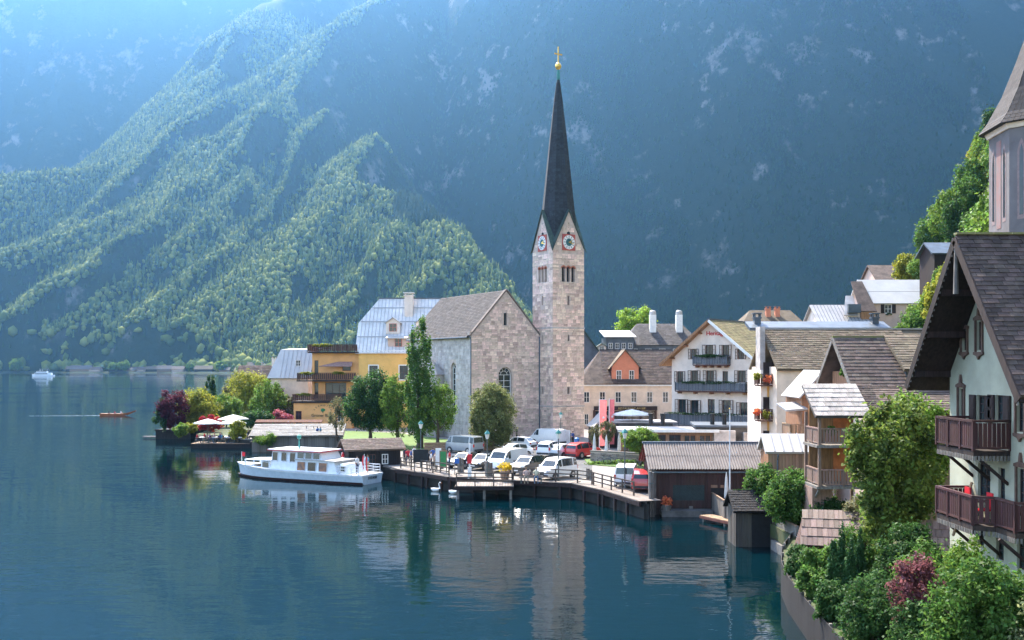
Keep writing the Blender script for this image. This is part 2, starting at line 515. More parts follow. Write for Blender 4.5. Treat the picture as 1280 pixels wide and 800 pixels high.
# ------------------------------------------------------------------ mountains, lake, shore
def vnoise(x, y, seed):
    xi = np.floor(x).astype(np.int64); yi = np.floor(y).astype(np.int64)
    fx = x - xi; fy = y - yi
    fx = fx*fx*(3-2*fx); fy = fy*fy*(3-2*fy)
    def hsh(a, b):
        n = (a*374761393 + b*668265263 + seed*2147483647) & 0xffffffff
        n = ((n ^ (n >> 13)) * 1274126177) & 0xffffffff
        return ((n ^ (n >> 16)) & 0xffff) / 65535.0
    return (hsh(xi,yi)*(1-fx)+hsh(xi+1,yi)*fx)*(1-fy) + (hsh(xi,yi+1)*(1-fx)+hsh(xi+1,yi+1)*fx)*fy
def fbm(x, y, seed, o=4):
    s = 0; a = 0.5
    for i in range(o):
        s = s + a*(vnoise(x*2**i, y*2**i, seed+i) - 0.5); a *= 0.5
    return s

def ridge(X, Y, pts, sl, sr, soft=16.0):
    """crest through (pixel, row, distance) points; sl and sr are the fall to the viewer's left and right"""
    h = np.full(X.shape, -1e3)
    W3 = [(X_(a, d*1.14), d*1.14, Z_(b, d*1.14)) for a, b, d in pts]
    for (x0,y0,z0),(x1,y1,z1) in zip(W3[:-1], W3[1:]):
        dx, dy = x1-x0, y1-y0
        t = np.clip(((X-x0)*dx + (Y-y0)*dy) / (dx*dx+dy*dy), 0, 1)
        d = np.hypot(X-x0-dx*t, Y-y0-dy*t)
        sd = (dx*(Y-y0)-dy*(X-x0)) / math.hypot(dx, dy)
        k = np.clip(sd/60.0*0.5 + 0.5, 0, 1)
        h = np.maximum(h, z0 + (z1-z0)*t - (sl*(1-k)+sr*k)*(np.sqrt(d*d+soft*soft)-soft))
    return h

RIDGES = [
 ([(400,-60,2400),(340,0,2250),(270,90,2050),(235,150,1930),(190,188,1850),(100,206,1800),(0,222,1760),(-220,250,1700)], 0.8, 0.95),
 ([(235,150,1930),(180,240,1760),(80,290,1640),(-60,330,1580)], 0.62, 1.15),
 ([(520,-40,2250),(468,0,2150),(372,62,1950),(324,132,1800),(288,180,1680),(200,250,1540),(120,310,1430),(50,360,1370),(-30,420,1330)], 0.66, 1.35),
 ([(324,132,1800),(250,215,1660),(130,270,1560),(0,325,1480),(-150,380,1450)], 0.62, 1.0),
 ([(390,140,1800),(350,240,1620),(270,320,1450),(190,390,1350)], 0.6, 1.3),
 ([(300,210,1630),(215,300,1470),(130,380,1370)], 0.6, 1.2),
 ([(470,170,1700),(444,228,1560),(384,290,1440),(320,350,1350),(260,410,1290)], 0.62, 1.3),
 ([(444,228,1560),(500,255,1480),(560,297,1400),(625,352,1300),(700,430,1200)], 0.8, 1.1),
 ([(500,255,1480),(440,340,1340),(400,400,1250)], 0.6, 1.25),
 ([(560,297,1400),(510,360,1290),(470,410,1210)], 0.6, 1.25),
]
def terrain(X, Y):
    wx = X + 120*fbm(X/170, Y/170, 3, 3); wy = Y + 120*fbm(X/170+9, Y/170+4, 5, 3)
    h = np.full(X.shape, -1e3)
    for pts, sl, sr in RIDGES:
        h = np.maximum(h, ridge(wx, wy, pts, sl*1.35, sr*1.55))
    # back wall on the left, cliff wall on the right
    bl = (Y - 2600 + 130*fbm(X/230, Y/900, 21, 4)) * 2.3
    bl = np.minimum(bl, 1250 + 120*fbm(X/200, X/300, 8, 3))
    yb = np.interp(X, [-700, -300, -120, 120, 500, 1000, 2500], [2500, 2200, 1950, 1750, 1620, 1560, 1520])
    yb = yb + 150*fbm(X/260, X*0+3, 31, 4) + 46*fbm(X/90, Y/300, 33, 3)
    t = Y - yb
    wr = np.where(t < 90, t*1.0, 90 + (t-90)*1.95) + 60*fbm(X/130, Y/60, 41, 4)
    wr = np.minimum(wr, 1220 + 160*fbm(X/240, Y/240, 18, 3))
    h = np.maximum(h, np.maximum(bl, wr))
    h = h + 14*fbm(X/45, Y/45, 55, 3)
    # the flat strip of the far shore
    return h
def shore_y(X):
    return np.interp(X, [-2600, -760, -500, -340, -250, 0, 2600], [1480, 1470, 1430, 1290, 1130, 900, 800])

gx = np.arange(-2702, 2703, 14.0); gy = np.arange(760, 3391, 11.0)
GX, GY = np.meshgrid(gx, gy)
SHY = shore_y(GX)
TH = terrain(GX, GY)
flat = np.clip((GY - SHY) / 14.0, -1, 1) * 2.2
TH = np.where(GY < SHY + 62, flat, np.maximum(TH, 2.2 + 0.03*(GY-SHY)))
TH = np.where(GY < SHY, -3.0, TH)
nx_, ny_ = len(gx), len(gy)
idx = np.arange(nx_*ny_).reshape(ny_, nx_)
Q = np.stack([idx[:-1,:-1], idx[:-1,1:], idx[1:,1:], idx[1:,:-1]], axis=-1).reshape(-1, 4)

def mountain_material():
    m = bpy.data.materials.new('forested_rock'); m.use_nodes = True
    N = m.node_tree.nodes; L = m.node_tree.links
    b = N['Principled BSDF']; b.inputs['Roughness'].default_value = 0.95
    b.inputs['Specular IOR Level'].default_value = 0.1
    tc = N.new('ShaderNodeTexCoord'); g = N.new('ShaderNodeNewGeometry')
    def noise(sc, vecscale, det=8):
        mp = N.new('ShaderNodeMapping'); mp.inputs['Scale'].default_value = vecscale
        n = N.new('ShaderNodeTexNoise'); n.inputs['Scale'].default_value = sc; n.inputs['Detail'].default_value = det
        n.inputs['Roughness'].default_value = 0.68
        L.new(tc.outputs['Object'], mp.inputs[0]); L.new(mp.outputs[0], n.inputs['Vector'])
        return n.outputs['Fac']
    n1 = noise(0.0048, (1, 1, 0.8)); n2 = noise(0.022, (1, 1, 0.8)); n3 = noise(0.12, (1, 1, 1), 4)
    sx = N.new('ShaderNodeSeparateXYZ'); L.new(g.outputs['Normal'], sx.inputs[0])
    steep = N.new('ShaderNodeMapRange'); steep.inputs[1].default_value = 0.62; steep.inputs[2].default_value = 0.34
    L.new(sx.outputs['Z'], steep.inputs[0])
    r = N.new('ShaderNodeMath'); r.operation = 'MULTIPLY_ADD'; r.inputs[1].default_value = 1.3; r.inputs[2].default_value = -1.0
    a = N.new('ShaderNodeMath'); a.operation = 'ADD'
    L.new(n1, a.inputs[0]); L.new(n2, a.inputs[1]); L.new(a.outputs[0], r.inputs[0])
    rk = N.new('ShaderNodeMapRange'); rk.inputs[1].default_value = 0.42; rk.inputs[2].default_value = 0.58
    L.new(r.outputs[0], rk.inputs[0])
    mu = N.new('ShaderNodeMath'); mu.operation = 'MULTIPLY'
    L.new(rk.outputs[0], mu.inputs[0]); L.new(steep.outputs[0], mu.inputs[1])
    fo = N.new('ShaderNodeMix'); fo.data_type = 'RGBA'
    fo.inputs[6].default_value = (0.012, 0.022, 0.013, 1); fo.inputs[7].default_value = (0.030, 0.042, 0.020, 1)
    L.new(n3, fo.inputs[0])
    ro = N.new('ShaderNodeMix'); ro.data_type = 'RGBA'
    ro.inputs[6].default_value = (0.06, 0.055, 0.05, 1); ro.inputs[7].default_value = (0.30, 0.26, 0.24, 1)
    L.new(n2, ro.inputs[0])
    mx = N.new('ShaderNodeMix'); mx.data_type = 'RGBA'
    L.new(mu.outputs[0], mx.inputs[0]); L.new(fo.outputs[2], mx.inputs[6]); L.new(ro.outputs[2], mx.inputs[7])
    L.new(mx.outputs[2], b.inputs['Base Color'])
    bp = N.new('ShaderNodeBump'); bp.inputs['Strength'].default_value = 0.8; bp.inputs['Distance'].default_value = 9
    L.new(n2, bp.inputs['Height']); L.new(bp.outputs[0], b.inputs['Normal'])
    return m
M_mount = mountain_material()
me = np_mesh('mountain', np.stack([GX, GY, TH], axis=-1).reshape(-1, 3), Q, M_mount)
me.shade_smooth()
mo = inst('mountain', me); tag(mo, kind='structure')

# ---- forest on the slopes: low conifers and round broadleaved trees joined to one mass
def sample_h(x, y):
    i = np.clip((x - gx[0])/14.0, 0, nx_-1.001); j = np.clip((y - gy[0])/11.0, 0, ny_-1.001)
    i0 = i.astype(int); j0 = j.astype(int); fx = i-i0; fy = j-j0
    return (TH[j0,i0]*(1-fx)+TH[j0,i0+1]*fx)*(1-fy) + (TH[j0+1,i0]*(1-fx)+TH[j0+1,i0+1]*fx)*fy
def far_visible(x, y, z):
    """rough line of sight from the overlook"""
    ok = np.ones(len(x), bool)
    for t in np.linspace(0.45, 0.985, 34):
        ok &= sample_h(x*t, np.maximum(y*t, 761)) < CZ + (z - CZ)*t + 2
    return ok
def forest_mesh(name, P, Hh, kind, Wd, m, g, dark=None):
    dark = np.zeros(len(P), bool) if dark is None else dark
    Vs, Fs, Cs = [], [], []
    off = 0
    ang = np.arange(6)*PI/3
    con = np.where(kind == 0)[0]
    # conifer: three ragged skirts
    n = len(con)
    if n:
        V = np.zeros((n, 3*7, 3)); ph = g.uniform(0, 2*PI, (n, 1))
        for k, (zb, zt, rr) in enumerate(((0.08, 0.55, 1.0), (0.33, 0.78, 0.72), (0.58, 1.0, 0.45))):
            rad = Wd[con][:, None]*rr*g.uniform(0.65, 1.25, (n, 6))
            V[:, k*7:k*7+6, 0] = P[con, 0:1] + rad*np.cos(ang+ph)
            V[:, k*7:k*7+6, 1] = P[con, 1:2] + rad*np.sin(ang+ph)
            V[:, k*7:k*7+6, 2] = P[con, 2:3] + Hh[con][:, None]*(zb + g.uniform(-0.05, 0.05, (n, 6)))
            V[:, k*7+6] = P[con]; V[:, k*7+6, 2] += Hh[con]*zt
        tri = []
        for k in range(3):
            tri += [(k*7+i, k*7+(i+1) % 6, k*7+6) for i in range(6)]
        tri = np.array(tri)
        Vs.append(V.reshape(-1, 3)); Fs.append((tri[None] + (np.arange(n)*21)[:, None, None]).reshape(-1, 3) + off)
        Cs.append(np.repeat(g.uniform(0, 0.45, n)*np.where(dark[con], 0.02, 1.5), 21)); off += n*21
    dec = np.where(kind == 1)[0]
    n = len(dec)
    if n:
        bm = bmesh.new(); bmesh.ops.create_icosphere(bm, subdivisions=1, radius=1.0)
        bv = np.array([v.co for v in bm.verts]); bf = np.array([[v.index for v in f.verts] for f in bm.faces]); bm.free()
        k = len(bv)
        lump = g.uniform(0.7, 1.3, (n, k, 1))
        V = bv[None]*lump
        V[:, :, 0] = V[:, :, 0]*Wd[dec][:, None] + P[dec, 0:1]
        V[:, :, 1] = V[:, :, 1]*Wd[dec][:, None] + P[dec, 1:2]
        V[:, :, 2] = V[:, :, 2]*Hh[dec][:, None]*0.48 + P[dec, 2:3] + Hh[dec][:, None]*0.5
        Vs.append(V.reshape(-1, 3)); Fs.append((bf[None] + (np.arange(n)*k)[:, None, None]).reshape(-1, 3) + off)
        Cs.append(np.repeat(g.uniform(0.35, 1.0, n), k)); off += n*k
    me = np_mesh(name, np.concatenate(Vs), np.concatenate(Fs), m)
    at_ = me.attributes.new('tint', 'FLOAT', 'POINT')
    at_.data.foreach_set('value', np.concatenate(Cs).astype(np.float32))
    return me
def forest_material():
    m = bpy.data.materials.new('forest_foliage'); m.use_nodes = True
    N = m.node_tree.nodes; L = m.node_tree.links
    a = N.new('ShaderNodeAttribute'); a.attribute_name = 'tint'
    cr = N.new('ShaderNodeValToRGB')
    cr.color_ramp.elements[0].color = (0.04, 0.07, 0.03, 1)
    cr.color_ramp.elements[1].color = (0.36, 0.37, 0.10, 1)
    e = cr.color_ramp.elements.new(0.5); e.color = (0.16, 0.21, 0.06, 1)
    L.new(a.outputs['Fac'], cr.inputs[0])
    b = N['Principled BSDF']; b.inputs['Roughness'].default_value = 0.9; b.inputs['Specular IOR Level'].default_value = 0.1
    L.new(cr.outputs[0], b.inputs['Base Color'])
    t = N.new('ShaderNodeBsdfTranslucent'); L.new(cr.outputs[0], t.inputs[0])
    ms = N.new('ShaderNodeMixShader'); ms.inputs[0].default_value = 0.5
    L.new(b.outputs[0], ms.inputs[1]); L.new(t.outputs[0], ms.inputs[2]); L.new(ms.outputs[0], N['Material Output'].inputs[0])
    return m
M_forest = forest_material()
g = np.random.default_rng(11)
nt = 190000
# even spread over what the overlook sees, farther than the near shore
x = g.uniform(-1400, 900, nt); y = g.uniform(1130, 2600, nt)
keep = (np.abs(x) < 0.60*y)
x, y = x[keep], y[keep]
z = sample_h(x, y)
sl = np.hypot(sample_h(x+14, y)-z, sample_h(x, y+11)-z)/12.5
wood = fbm(x/90, y/90, 77, 3)
keep = (z > 2.5) & (y > shore_y(x)+55) & (((sl < 1.75) & (g.random(len(x)) < 0.92)) | ((sl >= 1.75) & (g.random(len(x)) < 0.30 + 0.7*wood))) & (z < 900)
x, y, z = x[keep], y[keep], z[keep]
keep = far_visible(x, y, z+14)
x, y, z = x[keep], y[keep], z[keep]
sl = np.hypot(sample_h(x+14, y)-sample_h(x, y), sample_h(x, y+11)-sample_h(x, y))/12.5
cliff = (sl > 1.6) | ((x > -200) & (z > 240)) | (x > 110)  # conifers only, darkest tint: the wall's shade is put into their colour
# bright broadleaved crests, dark conifer gullies: sun and shade set by tree colour
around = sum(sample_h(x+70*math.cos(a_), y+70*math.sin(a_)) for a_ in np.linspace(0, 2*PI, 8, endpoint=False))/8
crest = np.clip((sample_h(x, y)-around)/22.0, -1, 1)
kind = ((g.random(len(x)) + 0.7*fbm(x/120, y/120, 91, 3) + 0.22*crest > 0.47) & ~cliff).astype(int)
Hh = np.where(kind == 0, g.uniform(11, 21, len(x)), g.uniform(7, 13, len(x)))
Wd = np.where(kind == 0, Hh*g.uniform(0.17, 0.24, len(x)), g.uniform(2.6, 5.2, len(x)))
Hh = np.where(cliff & (sl > 1.3), Hh*0.55, Hh); Wd = np.where(cliff & (sl > 1.3), Hh*0.36, Wd)
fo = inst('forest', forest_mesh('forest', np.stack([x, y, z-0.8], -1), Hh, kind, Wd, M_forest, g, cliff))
tag(fo, 'mixed forest covering the mountain slopes beyond the lake', 'forest', kind='stuff')

# ---- lake
def water_material():
    m = bpy.data.materials.new('lake_water'); m.use_nodes = True
    N = m.node_tree.nodes; L = m.node_tree.links
    b = N['Principled BSDF']
    b.inputs['Base Color'].default_value = (0.0003, 0.009, 0.013, 1)
    b.inputs['Roughness'].default_value = 0.025
    b.inputs['IOR'].default_value = 1.33
    b.inputs['Specular IOR Level'].default_value = 0.5
    tc = N.new('ShaderNodeTexCoord')
    def nz(scale, vs_, det, rot=0.0):
        mp = N.new('ShaderNodeMapping'); mp.inputs['Scale'].default_value = vs_; mp.inputs['Rotation'].default_value = (0, 0, rot)
        n = N.new('ShaderNodeTexNoise'); n.inputs['Scale'].default_value = scale; n.inputs['Detail'].default_value = det
        L.new(tc.outputs['Object'], mp.inputs[0]); L.new(mp.outputs[0], n.inputs['Vector'])
        return n.outputs['Fac']
    a = nz(1.5, (0.45, 1.0, 1), 3, 0.2); c = nz(0.35, (0.5, 1.0, 1), 2, -0.3); d = nz(0.02, (1, 1, 1), 3)
    s1 = N.new('ShaderNodeMath'); s1.operation = 'MULTIPLY_ADD'; s1.inputs[1].default_value = 2.2
    L.new(c, s1.inputs[0]); L.new(a, s1.inputs[2])
    mr = N.new('ShaderNodeMapRange'); mr.inputs[1].default_value = 0.35; mr.inputs[2].default_value = 0.65
    mr.inputs[3].default_value = 0.22; mr.inputs[4].default_value = 1.25
    L.new(d, mr.inputs[0])
    bp = N.new('ShaderNodeBump'); bp.inputs['Distance'].default_value = 0.05
    ml = N.new('ShaderNodeMath'); ml.operation = 'MULTIPLY'; ml.inputs[1].default_value = 0.42
    L.new(mr.outputs[0], ml.inputs[0]); L.new(ml.outputs[0], bp.inputs['Strength'])
    L.new(s1.outputs[0], bp.inputs['Height']); L.new(bp.outputs[0], b.inputs['Normal'])
    return m
lake = MB().add([(-2680,-230,0),(2680,-230,0),(2680,3300,0),(-2680,3300,0)], [(0,1,2,3)]).build('lake', water_material())
tag(lake, kind='structure')

# ---- town ground: quay line from photo measurements, top 1.2 m over the lake
QUAY = [on(500,586),on(540,592),on(566,596),on(640,600),on(720,604),on(762,613),on(808,627)]
shore = [(-51.5,149),(-44,148),(-42,133),(-31,127),(-20.5,124.5),(-18,112),(-15.5,100)]
shore += [(p.x, p.y) for p in QUAY]
shore += [(10.2,73.5),(18.0,73.5),(16.2,62.5),(15.0,61.0),(15.35,57.6),(15.3,54.0),(13.9,50.5),(12.8,46.5),(12.2,43.0),(11.7,38.5),(11.0,30.0),(9.5,15.0),(8,-40)]
land = shore + [(140,-40),(300,420),(-40,420),(-58,205),(-52.5,165)]
gr = MB().plate(land, -3.0, 1.2).build('ground', M_paving)
tag(gr, kind='structure')
qb = MB()
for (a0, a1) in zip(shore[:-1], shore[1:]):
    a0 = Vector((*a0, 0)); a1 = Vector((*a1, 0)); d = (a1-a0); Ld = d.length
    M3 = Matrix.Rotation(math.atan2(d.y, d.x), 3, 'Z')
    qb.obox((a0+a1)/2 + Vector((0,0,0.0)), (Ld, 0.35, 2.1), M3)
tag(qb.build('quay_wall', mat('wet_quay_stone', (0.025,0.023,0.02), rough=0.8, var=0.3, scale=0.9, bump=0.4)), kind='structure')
lawn = MB().plate([(-31,129.5),(-21.0,126.5),(-16.5,116),(-13.0,110),(-8.5,112),(-7.0,124),(-16,138),(-30,146)], 1.0, 1.32).build('lawn', M_lawn)
tag(lawn, kind='structure')
gl = MB().plate([(-51,150.5),(-44.5,149),(-42.5,134.5),(-31.5,129),(-30.2,146.5),(-34,200),(-56,204)], 1.0, 1.33).build('garden_bed', M_soil)
tag(gl, kind='structure')
ga = MB().plate([(14.85,61.5),(15.15,57.6),(15.1,54),(13.7,50.5),(12.6,46.5),(12.0,43),(11.5,38.5),(10.8,30),(9.3,14),(40,14),(40,64),(18.5,64)], .6, 1.36).build('garden_slope', M_soil)
tag(ga, kind='structure')
ap = MB().plate([(p[0], p[1]) for p in [on(585,572),on(660,592),on(738,598),on(742,573),on(700,562),on(640,556)]], 1.1, 1.206).build('parking_lane', M_asphalt)
tag(ap, kind='structure')

# ---- steep hillside on the right
hx = np.arange(18, 260, 3.0); hy = np.arange(-30, 420, 4.0)
HX, HY = np.meshgrid(hx, hy)
X0 = np.where(HY < 75, 27.5, 27.5 + (HY-75)*0.235) + np.maximum(0, HY-165)*0.32
HZh = 1.0 + np.maximum(0, HX - X0)*1.42 + 3.0*fbm(HX/14, HY/14, 61, 4)*np.clip((HX-X0)/6, 0, 1)
HZh = np.where(HX < X0, 0.7, HZh)
HZh = np.minimum(HZh, 150)
hid = np.arange(HX.size).reshape(HX.shape)
HQ = np.stack([hid[:-1,:-1], hid[:-1,1:], hid[1:,1:], hid[1:,:-1]], -1).reshape(-1, 4)
hm = np_mesh('hillside', np.stack([HX, HY, HZh], -1).reshape(-1, 3), HQ, mat('hillside_turf', (0.07,0.10,0.035), rough=0.95, col2=(0.16,0.14,0.10), scale=0.15, bump=0.6))
hm.shade_smooth()
tag(inst('hillside', hm), kind='structure')
def hill_z(x, y):
    x0 = (27.5 if y < 75 else 27.5 + (y-75)*0.235) + max(0, y-165)*0.32
    return 1.2 + max(0, x-x0)*1.42

# ---- haze: one closed box of even air
hz = MB().box(-2690, 2690, -240, 3380, -4.2, 1420)
ho = bpy.data.objects.new('haze', hz.mesh('haze')); COL.objects.link(ho)
mh = bpy.data.materials.new('haze_air'); mh.use_nodes = True
N = mh.node_tree.nodes; N.clear()
pv = N.new('ShaderNodeVolumePrincipled'); oo = N.new('ShaderNodeOutputMaterial')
pv.inputs['Color'].default_value = (0.24, 0.55, 0.97, 1)
pv.inputs['Density'].default_value = 0.000092
pv.inputs['Anisotropy'].default_value = 0.80
mh.node_tree.links.new(pv.outputs[0], oo.inputs['Volume'])
ho.data.materials.append(mh)
tag(ho, 'pale blue haze filling the valley air', 'haze', kind='stuff')

# ------------------------------------------------------------------ building helpers
WCACHE = {}
def window(parent, T, x, z, w, h, fm=None, nx=2, nz=2, recess=0.09, shutter=None, name='window', sill=None, pane=None):
    fm = fm or M_white
    k = (round(w,2), round(h,2), fm.name, nx, nz)
    if k not in WCACHE:
        b = MB(); t = min(0.07, w*0.1)
        b.box(-w/2, -w/2+t, 0, .05, 0, h); b.box(w/2-t, w/2, 0, .05, 0, h)
        b.box(-w/2+t, w/2-t, 0, .05, 0, t); b.box(-w/2+t, w/2-t, 0, .05, h-t, h)
        for i in range(1, nx): b.box(-w/2+w*i/nx-t*.4, -w/2+w*i/nx+t*.4, .005, .045, t, h-t)
        for i in range(1, nz): b.box(-w/2+t, w/2-t, .008, .042, h*i/nz-t*.3, h*i/nz+t*.3)
        p = MB().box(-w/2+.01, w/2-.01, .03, .04, .01, h-.01)
        WCACHE[k] = (b.mesh('window_frame', fm), p.mesh('window_pane', pane or M_glass))
    f, p = WCACHE[k]
    o = inst(name, f, parent, T @ Matrix.Translation((x, recess-0.05, z)))
    inst('pane', p, o, Matrix.Identity(4))
    if sill: MB().box(-w/2-.08, w/2+.08, -.1-recess, .05, -.08, 0).build('sill', sill, o)
    if shutter:
        for s in (-1, 1):
            sb = MB()
            sw = w*0.5
            sb.obox((0,0,h/2), (sw, .05, h))
            sb.obox((0,-.03,h*.27), (sw*.7, .02, h*.36)); sb.obox((0,-.03,h*.73), (sw*.7, .02, h*.36))
            sb.build('shutter', shutter, parent, M=T @ Matrix.Translation((x+s*(w/2+sw/2+.02), -.05, z)))
    return o

def chimney(parent, x, y, z0, z1, w, m, cap=None, name='chimney'):
    b = MB().box(x-w/2, x+w/2, y-w/2, y+w/2, z0, z1)
    b.box(x-w*.62, x+w*.62, y-w*.62, y+w*.62, z1, z1+.12)
    for sx in (-1, 1):
        for sy in (-1, 1):
            b.box(x+sx*w*.42-.06, x+sx*w*.42+.06, y+sy*w*.42-.06, y+sy*w*.42+.06, z1+.12, z1+.42)
    c = b.build(name, m, parent)
    MB().box(x-w*.65, x+w*.65, y-w*.65, y+w*.65, z1+.42, z1+.52).build('cap', cap or M_darkmetal, c)
    return c

def seams(parent, ul, ur, ll, step, m, T=None):
    """standing seams down a sheet roof"""
    ul, ur, ll = map(Vector, (ul, ur, ll)); u = ur-ul; v = ll-ul; W = u.length; H = v.length
    u.normalize(); v.normalize(); n = v.cross(u).normalized(); n = n if n.z > 0 else -n
    Mr = Matrix((u, v, n)).transposed()
    it = [(ul + u*(i*step) + v*(H/2) + n*.02, (.04, H, .05), Mr) for i in range(1, int(W/step)+1)]
    pieces('roof_seam', parent, it, m, 300, None, T)

def gable_house(t, W, D, z0, ze, zr, axis, wm, rm, over=0.5, holes=None, thick=0.16, name='wall', side_holes=None, verge=None):
    """local box 0..W x 0..D; axis 'x' = ridge along x (eave to the front), 'y' = gable to the front"""
    holes = holes or []
    if axis == 'x':
        fr = [(0,z0),(W,z0),(W,ze),(0,ze)]; sd = [(0,z0),(D,z0),(D,ze),(D/2,zr),(0,ze)]
    else:
        fr = [(0,z0),(W,z0),(W,ze),(W/2,zr),(0,ze)]; sd = [(0,z0),(D,z0),(D,ze),(0,ze)]
    b = MB()
    b.T = frame((0,0,0)); b.facade(fr, holes)
    b.T = frame((W,0,0), 90); b.facade(sd, [])
    b.T = frame((W,D,0), 180); b.facade(fr, [])
    b.T = frame((0,D,0), -90); b.facade(sd, side_holes or [])
    b.T = None
    b.build(name, wm, t)
    r = []
    if axis == 'x':
        k = (zr-ze)/(D/2); e = over
        ve = verge if verge is not None else over
        A = [(-ve,-e,ze-k*e),(W+ve,-e,ze-k*e),(W+ve,D/2,zr),(-ve,D/2,zr)]
        B_ = [(W+ve,D+e,ze-k*e),(-ve,D+e,ze-k*e),(-ve,D/2,zr),(W+ve,D/2,zr)]
    else:
        k = (zr-ze)/(W/2); e = over
        ve = verge if verge is not None else over
        A = [(-e,D+ve,ze-k*e),(-e,-ve,ze-k*e),(W/2,-ve,zr),(W/2,D+ve,zr)]
        B_ = [(W+e,-ve,ze-k*e),(W+e,D+ve,ze-k*e),(W/2,D+ve,zr),(W/2,-ve,zr)]
    up = Vector((0,0,thick*1.15))
    for q in (A, B_):
        q = [Vector(p)+up for p in q]
        r.append(MB().slab(*q, thick).build('roof', rm, t))
    return r, [[Vector(p)+up for p in q] for q in (A, B_)]

def letters(parent, name, body, M, size, m, ext=0.02, align='CENTER'):
    cu = bpy.data.curves.new(name, 'FONT'); cu.body = body; cu.size = size; cu.extrude = ext; cu.align_x = align
    o = bpy.data.objects.new(name, cu); COL.objects.link(o)
    dg = bpy.context.evaluated_depsgraph_get()
    me = bpy.data.meshes.new_from_object(o.evaluated_get(dg)); me.materials.clear(); me.materials.append(m)
    bpy.data.objects.remove(o)
    return inst(name, me, parent, M @ Matrix.Rotation(PI/2, 4, 'X'))

# ------------------------------------------------------------------ church
TH0 = 30.6
ch = thing('church', 'stone church with tall clock tower and dark needle spire', 'church', (-5.15,126.5,1.2), R(TH0))
# nave: local x along the gable wall, y into depth; heights from the ground
NW, ND, NE, NR = 10.27, 18.6, 13.4, 19.0
aw = (4.0, 6.0, 4.4, 9.2)           # arched window field
slit = (4.75, 5.25, 14.6, 16.2)
gpoly = [(0,0),(NW,0),(NW,NE),(NW/2,NR),(0,NE)]
b = MB(); b.T = frame((0,0,0)); b.facade(gpoly, [aw, slit], 0.5)
b.T = frame((NW,0,0), 90); b.facade([(0,0),(ND,0),(ND,NE),(0,NE)], [])
b.T = frame((NW,ND,0), 180); b.facade(gpoly, []); b.T = None
b.build('gable_wall', M_mortar, ch)
sw_ = [(4.2,5.6,3.2,9.8),(10.2,11.6,3.2,9.8),(15.4,16.8,3.2,9.8)]
Tl = frame((0,ND,0), -90)
bl_ = MB(); bl_.T = Tl; bl_.facade([(0,0),(ND,0),(ND,NE),(0,NE)], [(ND-h[1],ND-h[0],h[2],h[3]) for h in sw_], 0.4)
bl_.build('side_wall', M_mortar, ch)
ashlar('stone', ch, frame((0,0,0)), gpoly, [aw, slit], M_stone, limit=300)
ashlar('stone', ch, Tl, [(0,0),(ND,0),(ND,NE),(0,NE)], [(ND-h[1],ND-h[0],h[2],h[3]) for h in sw_], M_greystone, limit=0, proud=0.02)
def arch_window(parent, T, x0, x1, z0, z1, rec, surround=True, glaze=M_glass):
    """semicircular head filled in stone round a round-arched light with glazing bars"""
    r = (x1-x0)/2; xc = (x0+x1)/2; zs = z1-r; n = 9
    b = MB(T)
    for k in range(n):
        a0, a1 = PI*k/n, PI*(k+1)/n
        p0 = (xc+r*math.cos(a0), zs+r*math.sin(a0)); p1 = (xc+r*math.cos(a1), zs+r*math.sin(a1))
        c = (x1, z1+.01) if k < n/2 else (x0, z1+.01)
        b.add([(p0[0],0.01,p0[1]),(p1[0],0.01,p1[1]),(c[0],0.01,c[1]),(p0[0],rec,p0[1]),(p1[0],rec,p1[1])], [(0,2,1),(0,1,4,3)])
    w = b.build('arched_window', M_mortar, parent)
    g_ = MB(T); g_.add([(x0,rec-.04,z0),(x1,rec-.04,z0)] + [(xc+r*math.cos(PI*k/12), rec-.04, zs+r*math.sin(PI*k/12)) for k in range(13)], [tuple(range(15))])
    g_.build('pane', glaze, w)
    f = MB(T)
    for k in range(12):
        a0, a1 = PI*k/12, PI*(k+1)/12
        f.tube([(xc+(r-.04)*math.cos(a0), rec-.07, zs+(r-.04)*math.sin(a0)), (xc+(r-.04)*math.cos(a1), rec-.07, zs+(r-.04)*math.sin(a1))], .04, 4)
        f.tube([(xc+r*.5*math.cos(a0), rec-.07, zs+r*.5*math.sin(a0)), (xc+r*.5*math.cos(a1), rec-.07, zs+r*.5*math.sin(a1))], .03, 4)
    for k in range(1, 5):
        a0 = PI*k/5; f.tube([(xc+r*.5*math.cos(a0), rec-.07, zs+r*.5*math.sin(a0)), (xc+r*math.cos(a0), rec-.07, zs+r*math.sin(a0))], .025, 4)
    f.box(x0, x0+.07, rec-.1, rec-.05, z0, zs); f.box(x1-.07, x1, rec-.1, rec-.05, z0, zs); f.box(xc-.03, xc+.03, rec-.1, rec-.05, z0, zs)
    nb = max(2, int((zs-z0)/.7))
    for k in range(nb+1):
        zz = z0+(zs-z0)*k/nb; f.box(x0+.07, xc-.03, rec-.095, rec-.055, zz-.025, zz+.025); f.box(xc+.03, x1-.07, rec-.095, rec-.055, zz-.025, zz+.025)
    f.build('glazing_bar', M_white, w)
    return w
arch_window(ch, frame((0,0,0)), *aw, 0.5)
for h in sw_: arch_window(ch, Tl, ND-h[1], ND-h[0], h[2], h[3], 0.4)
MB(frame((0,0,0))).box(slit[0], slit[1], .3, .32, slit[2], slit[3]).build('slit_window', M_glass, ch)
M_nave = mat('nave_slate', (0.062,0.053,0.051), rough=.9, var=.25, scale=1.0, bump=.2, island=.3)
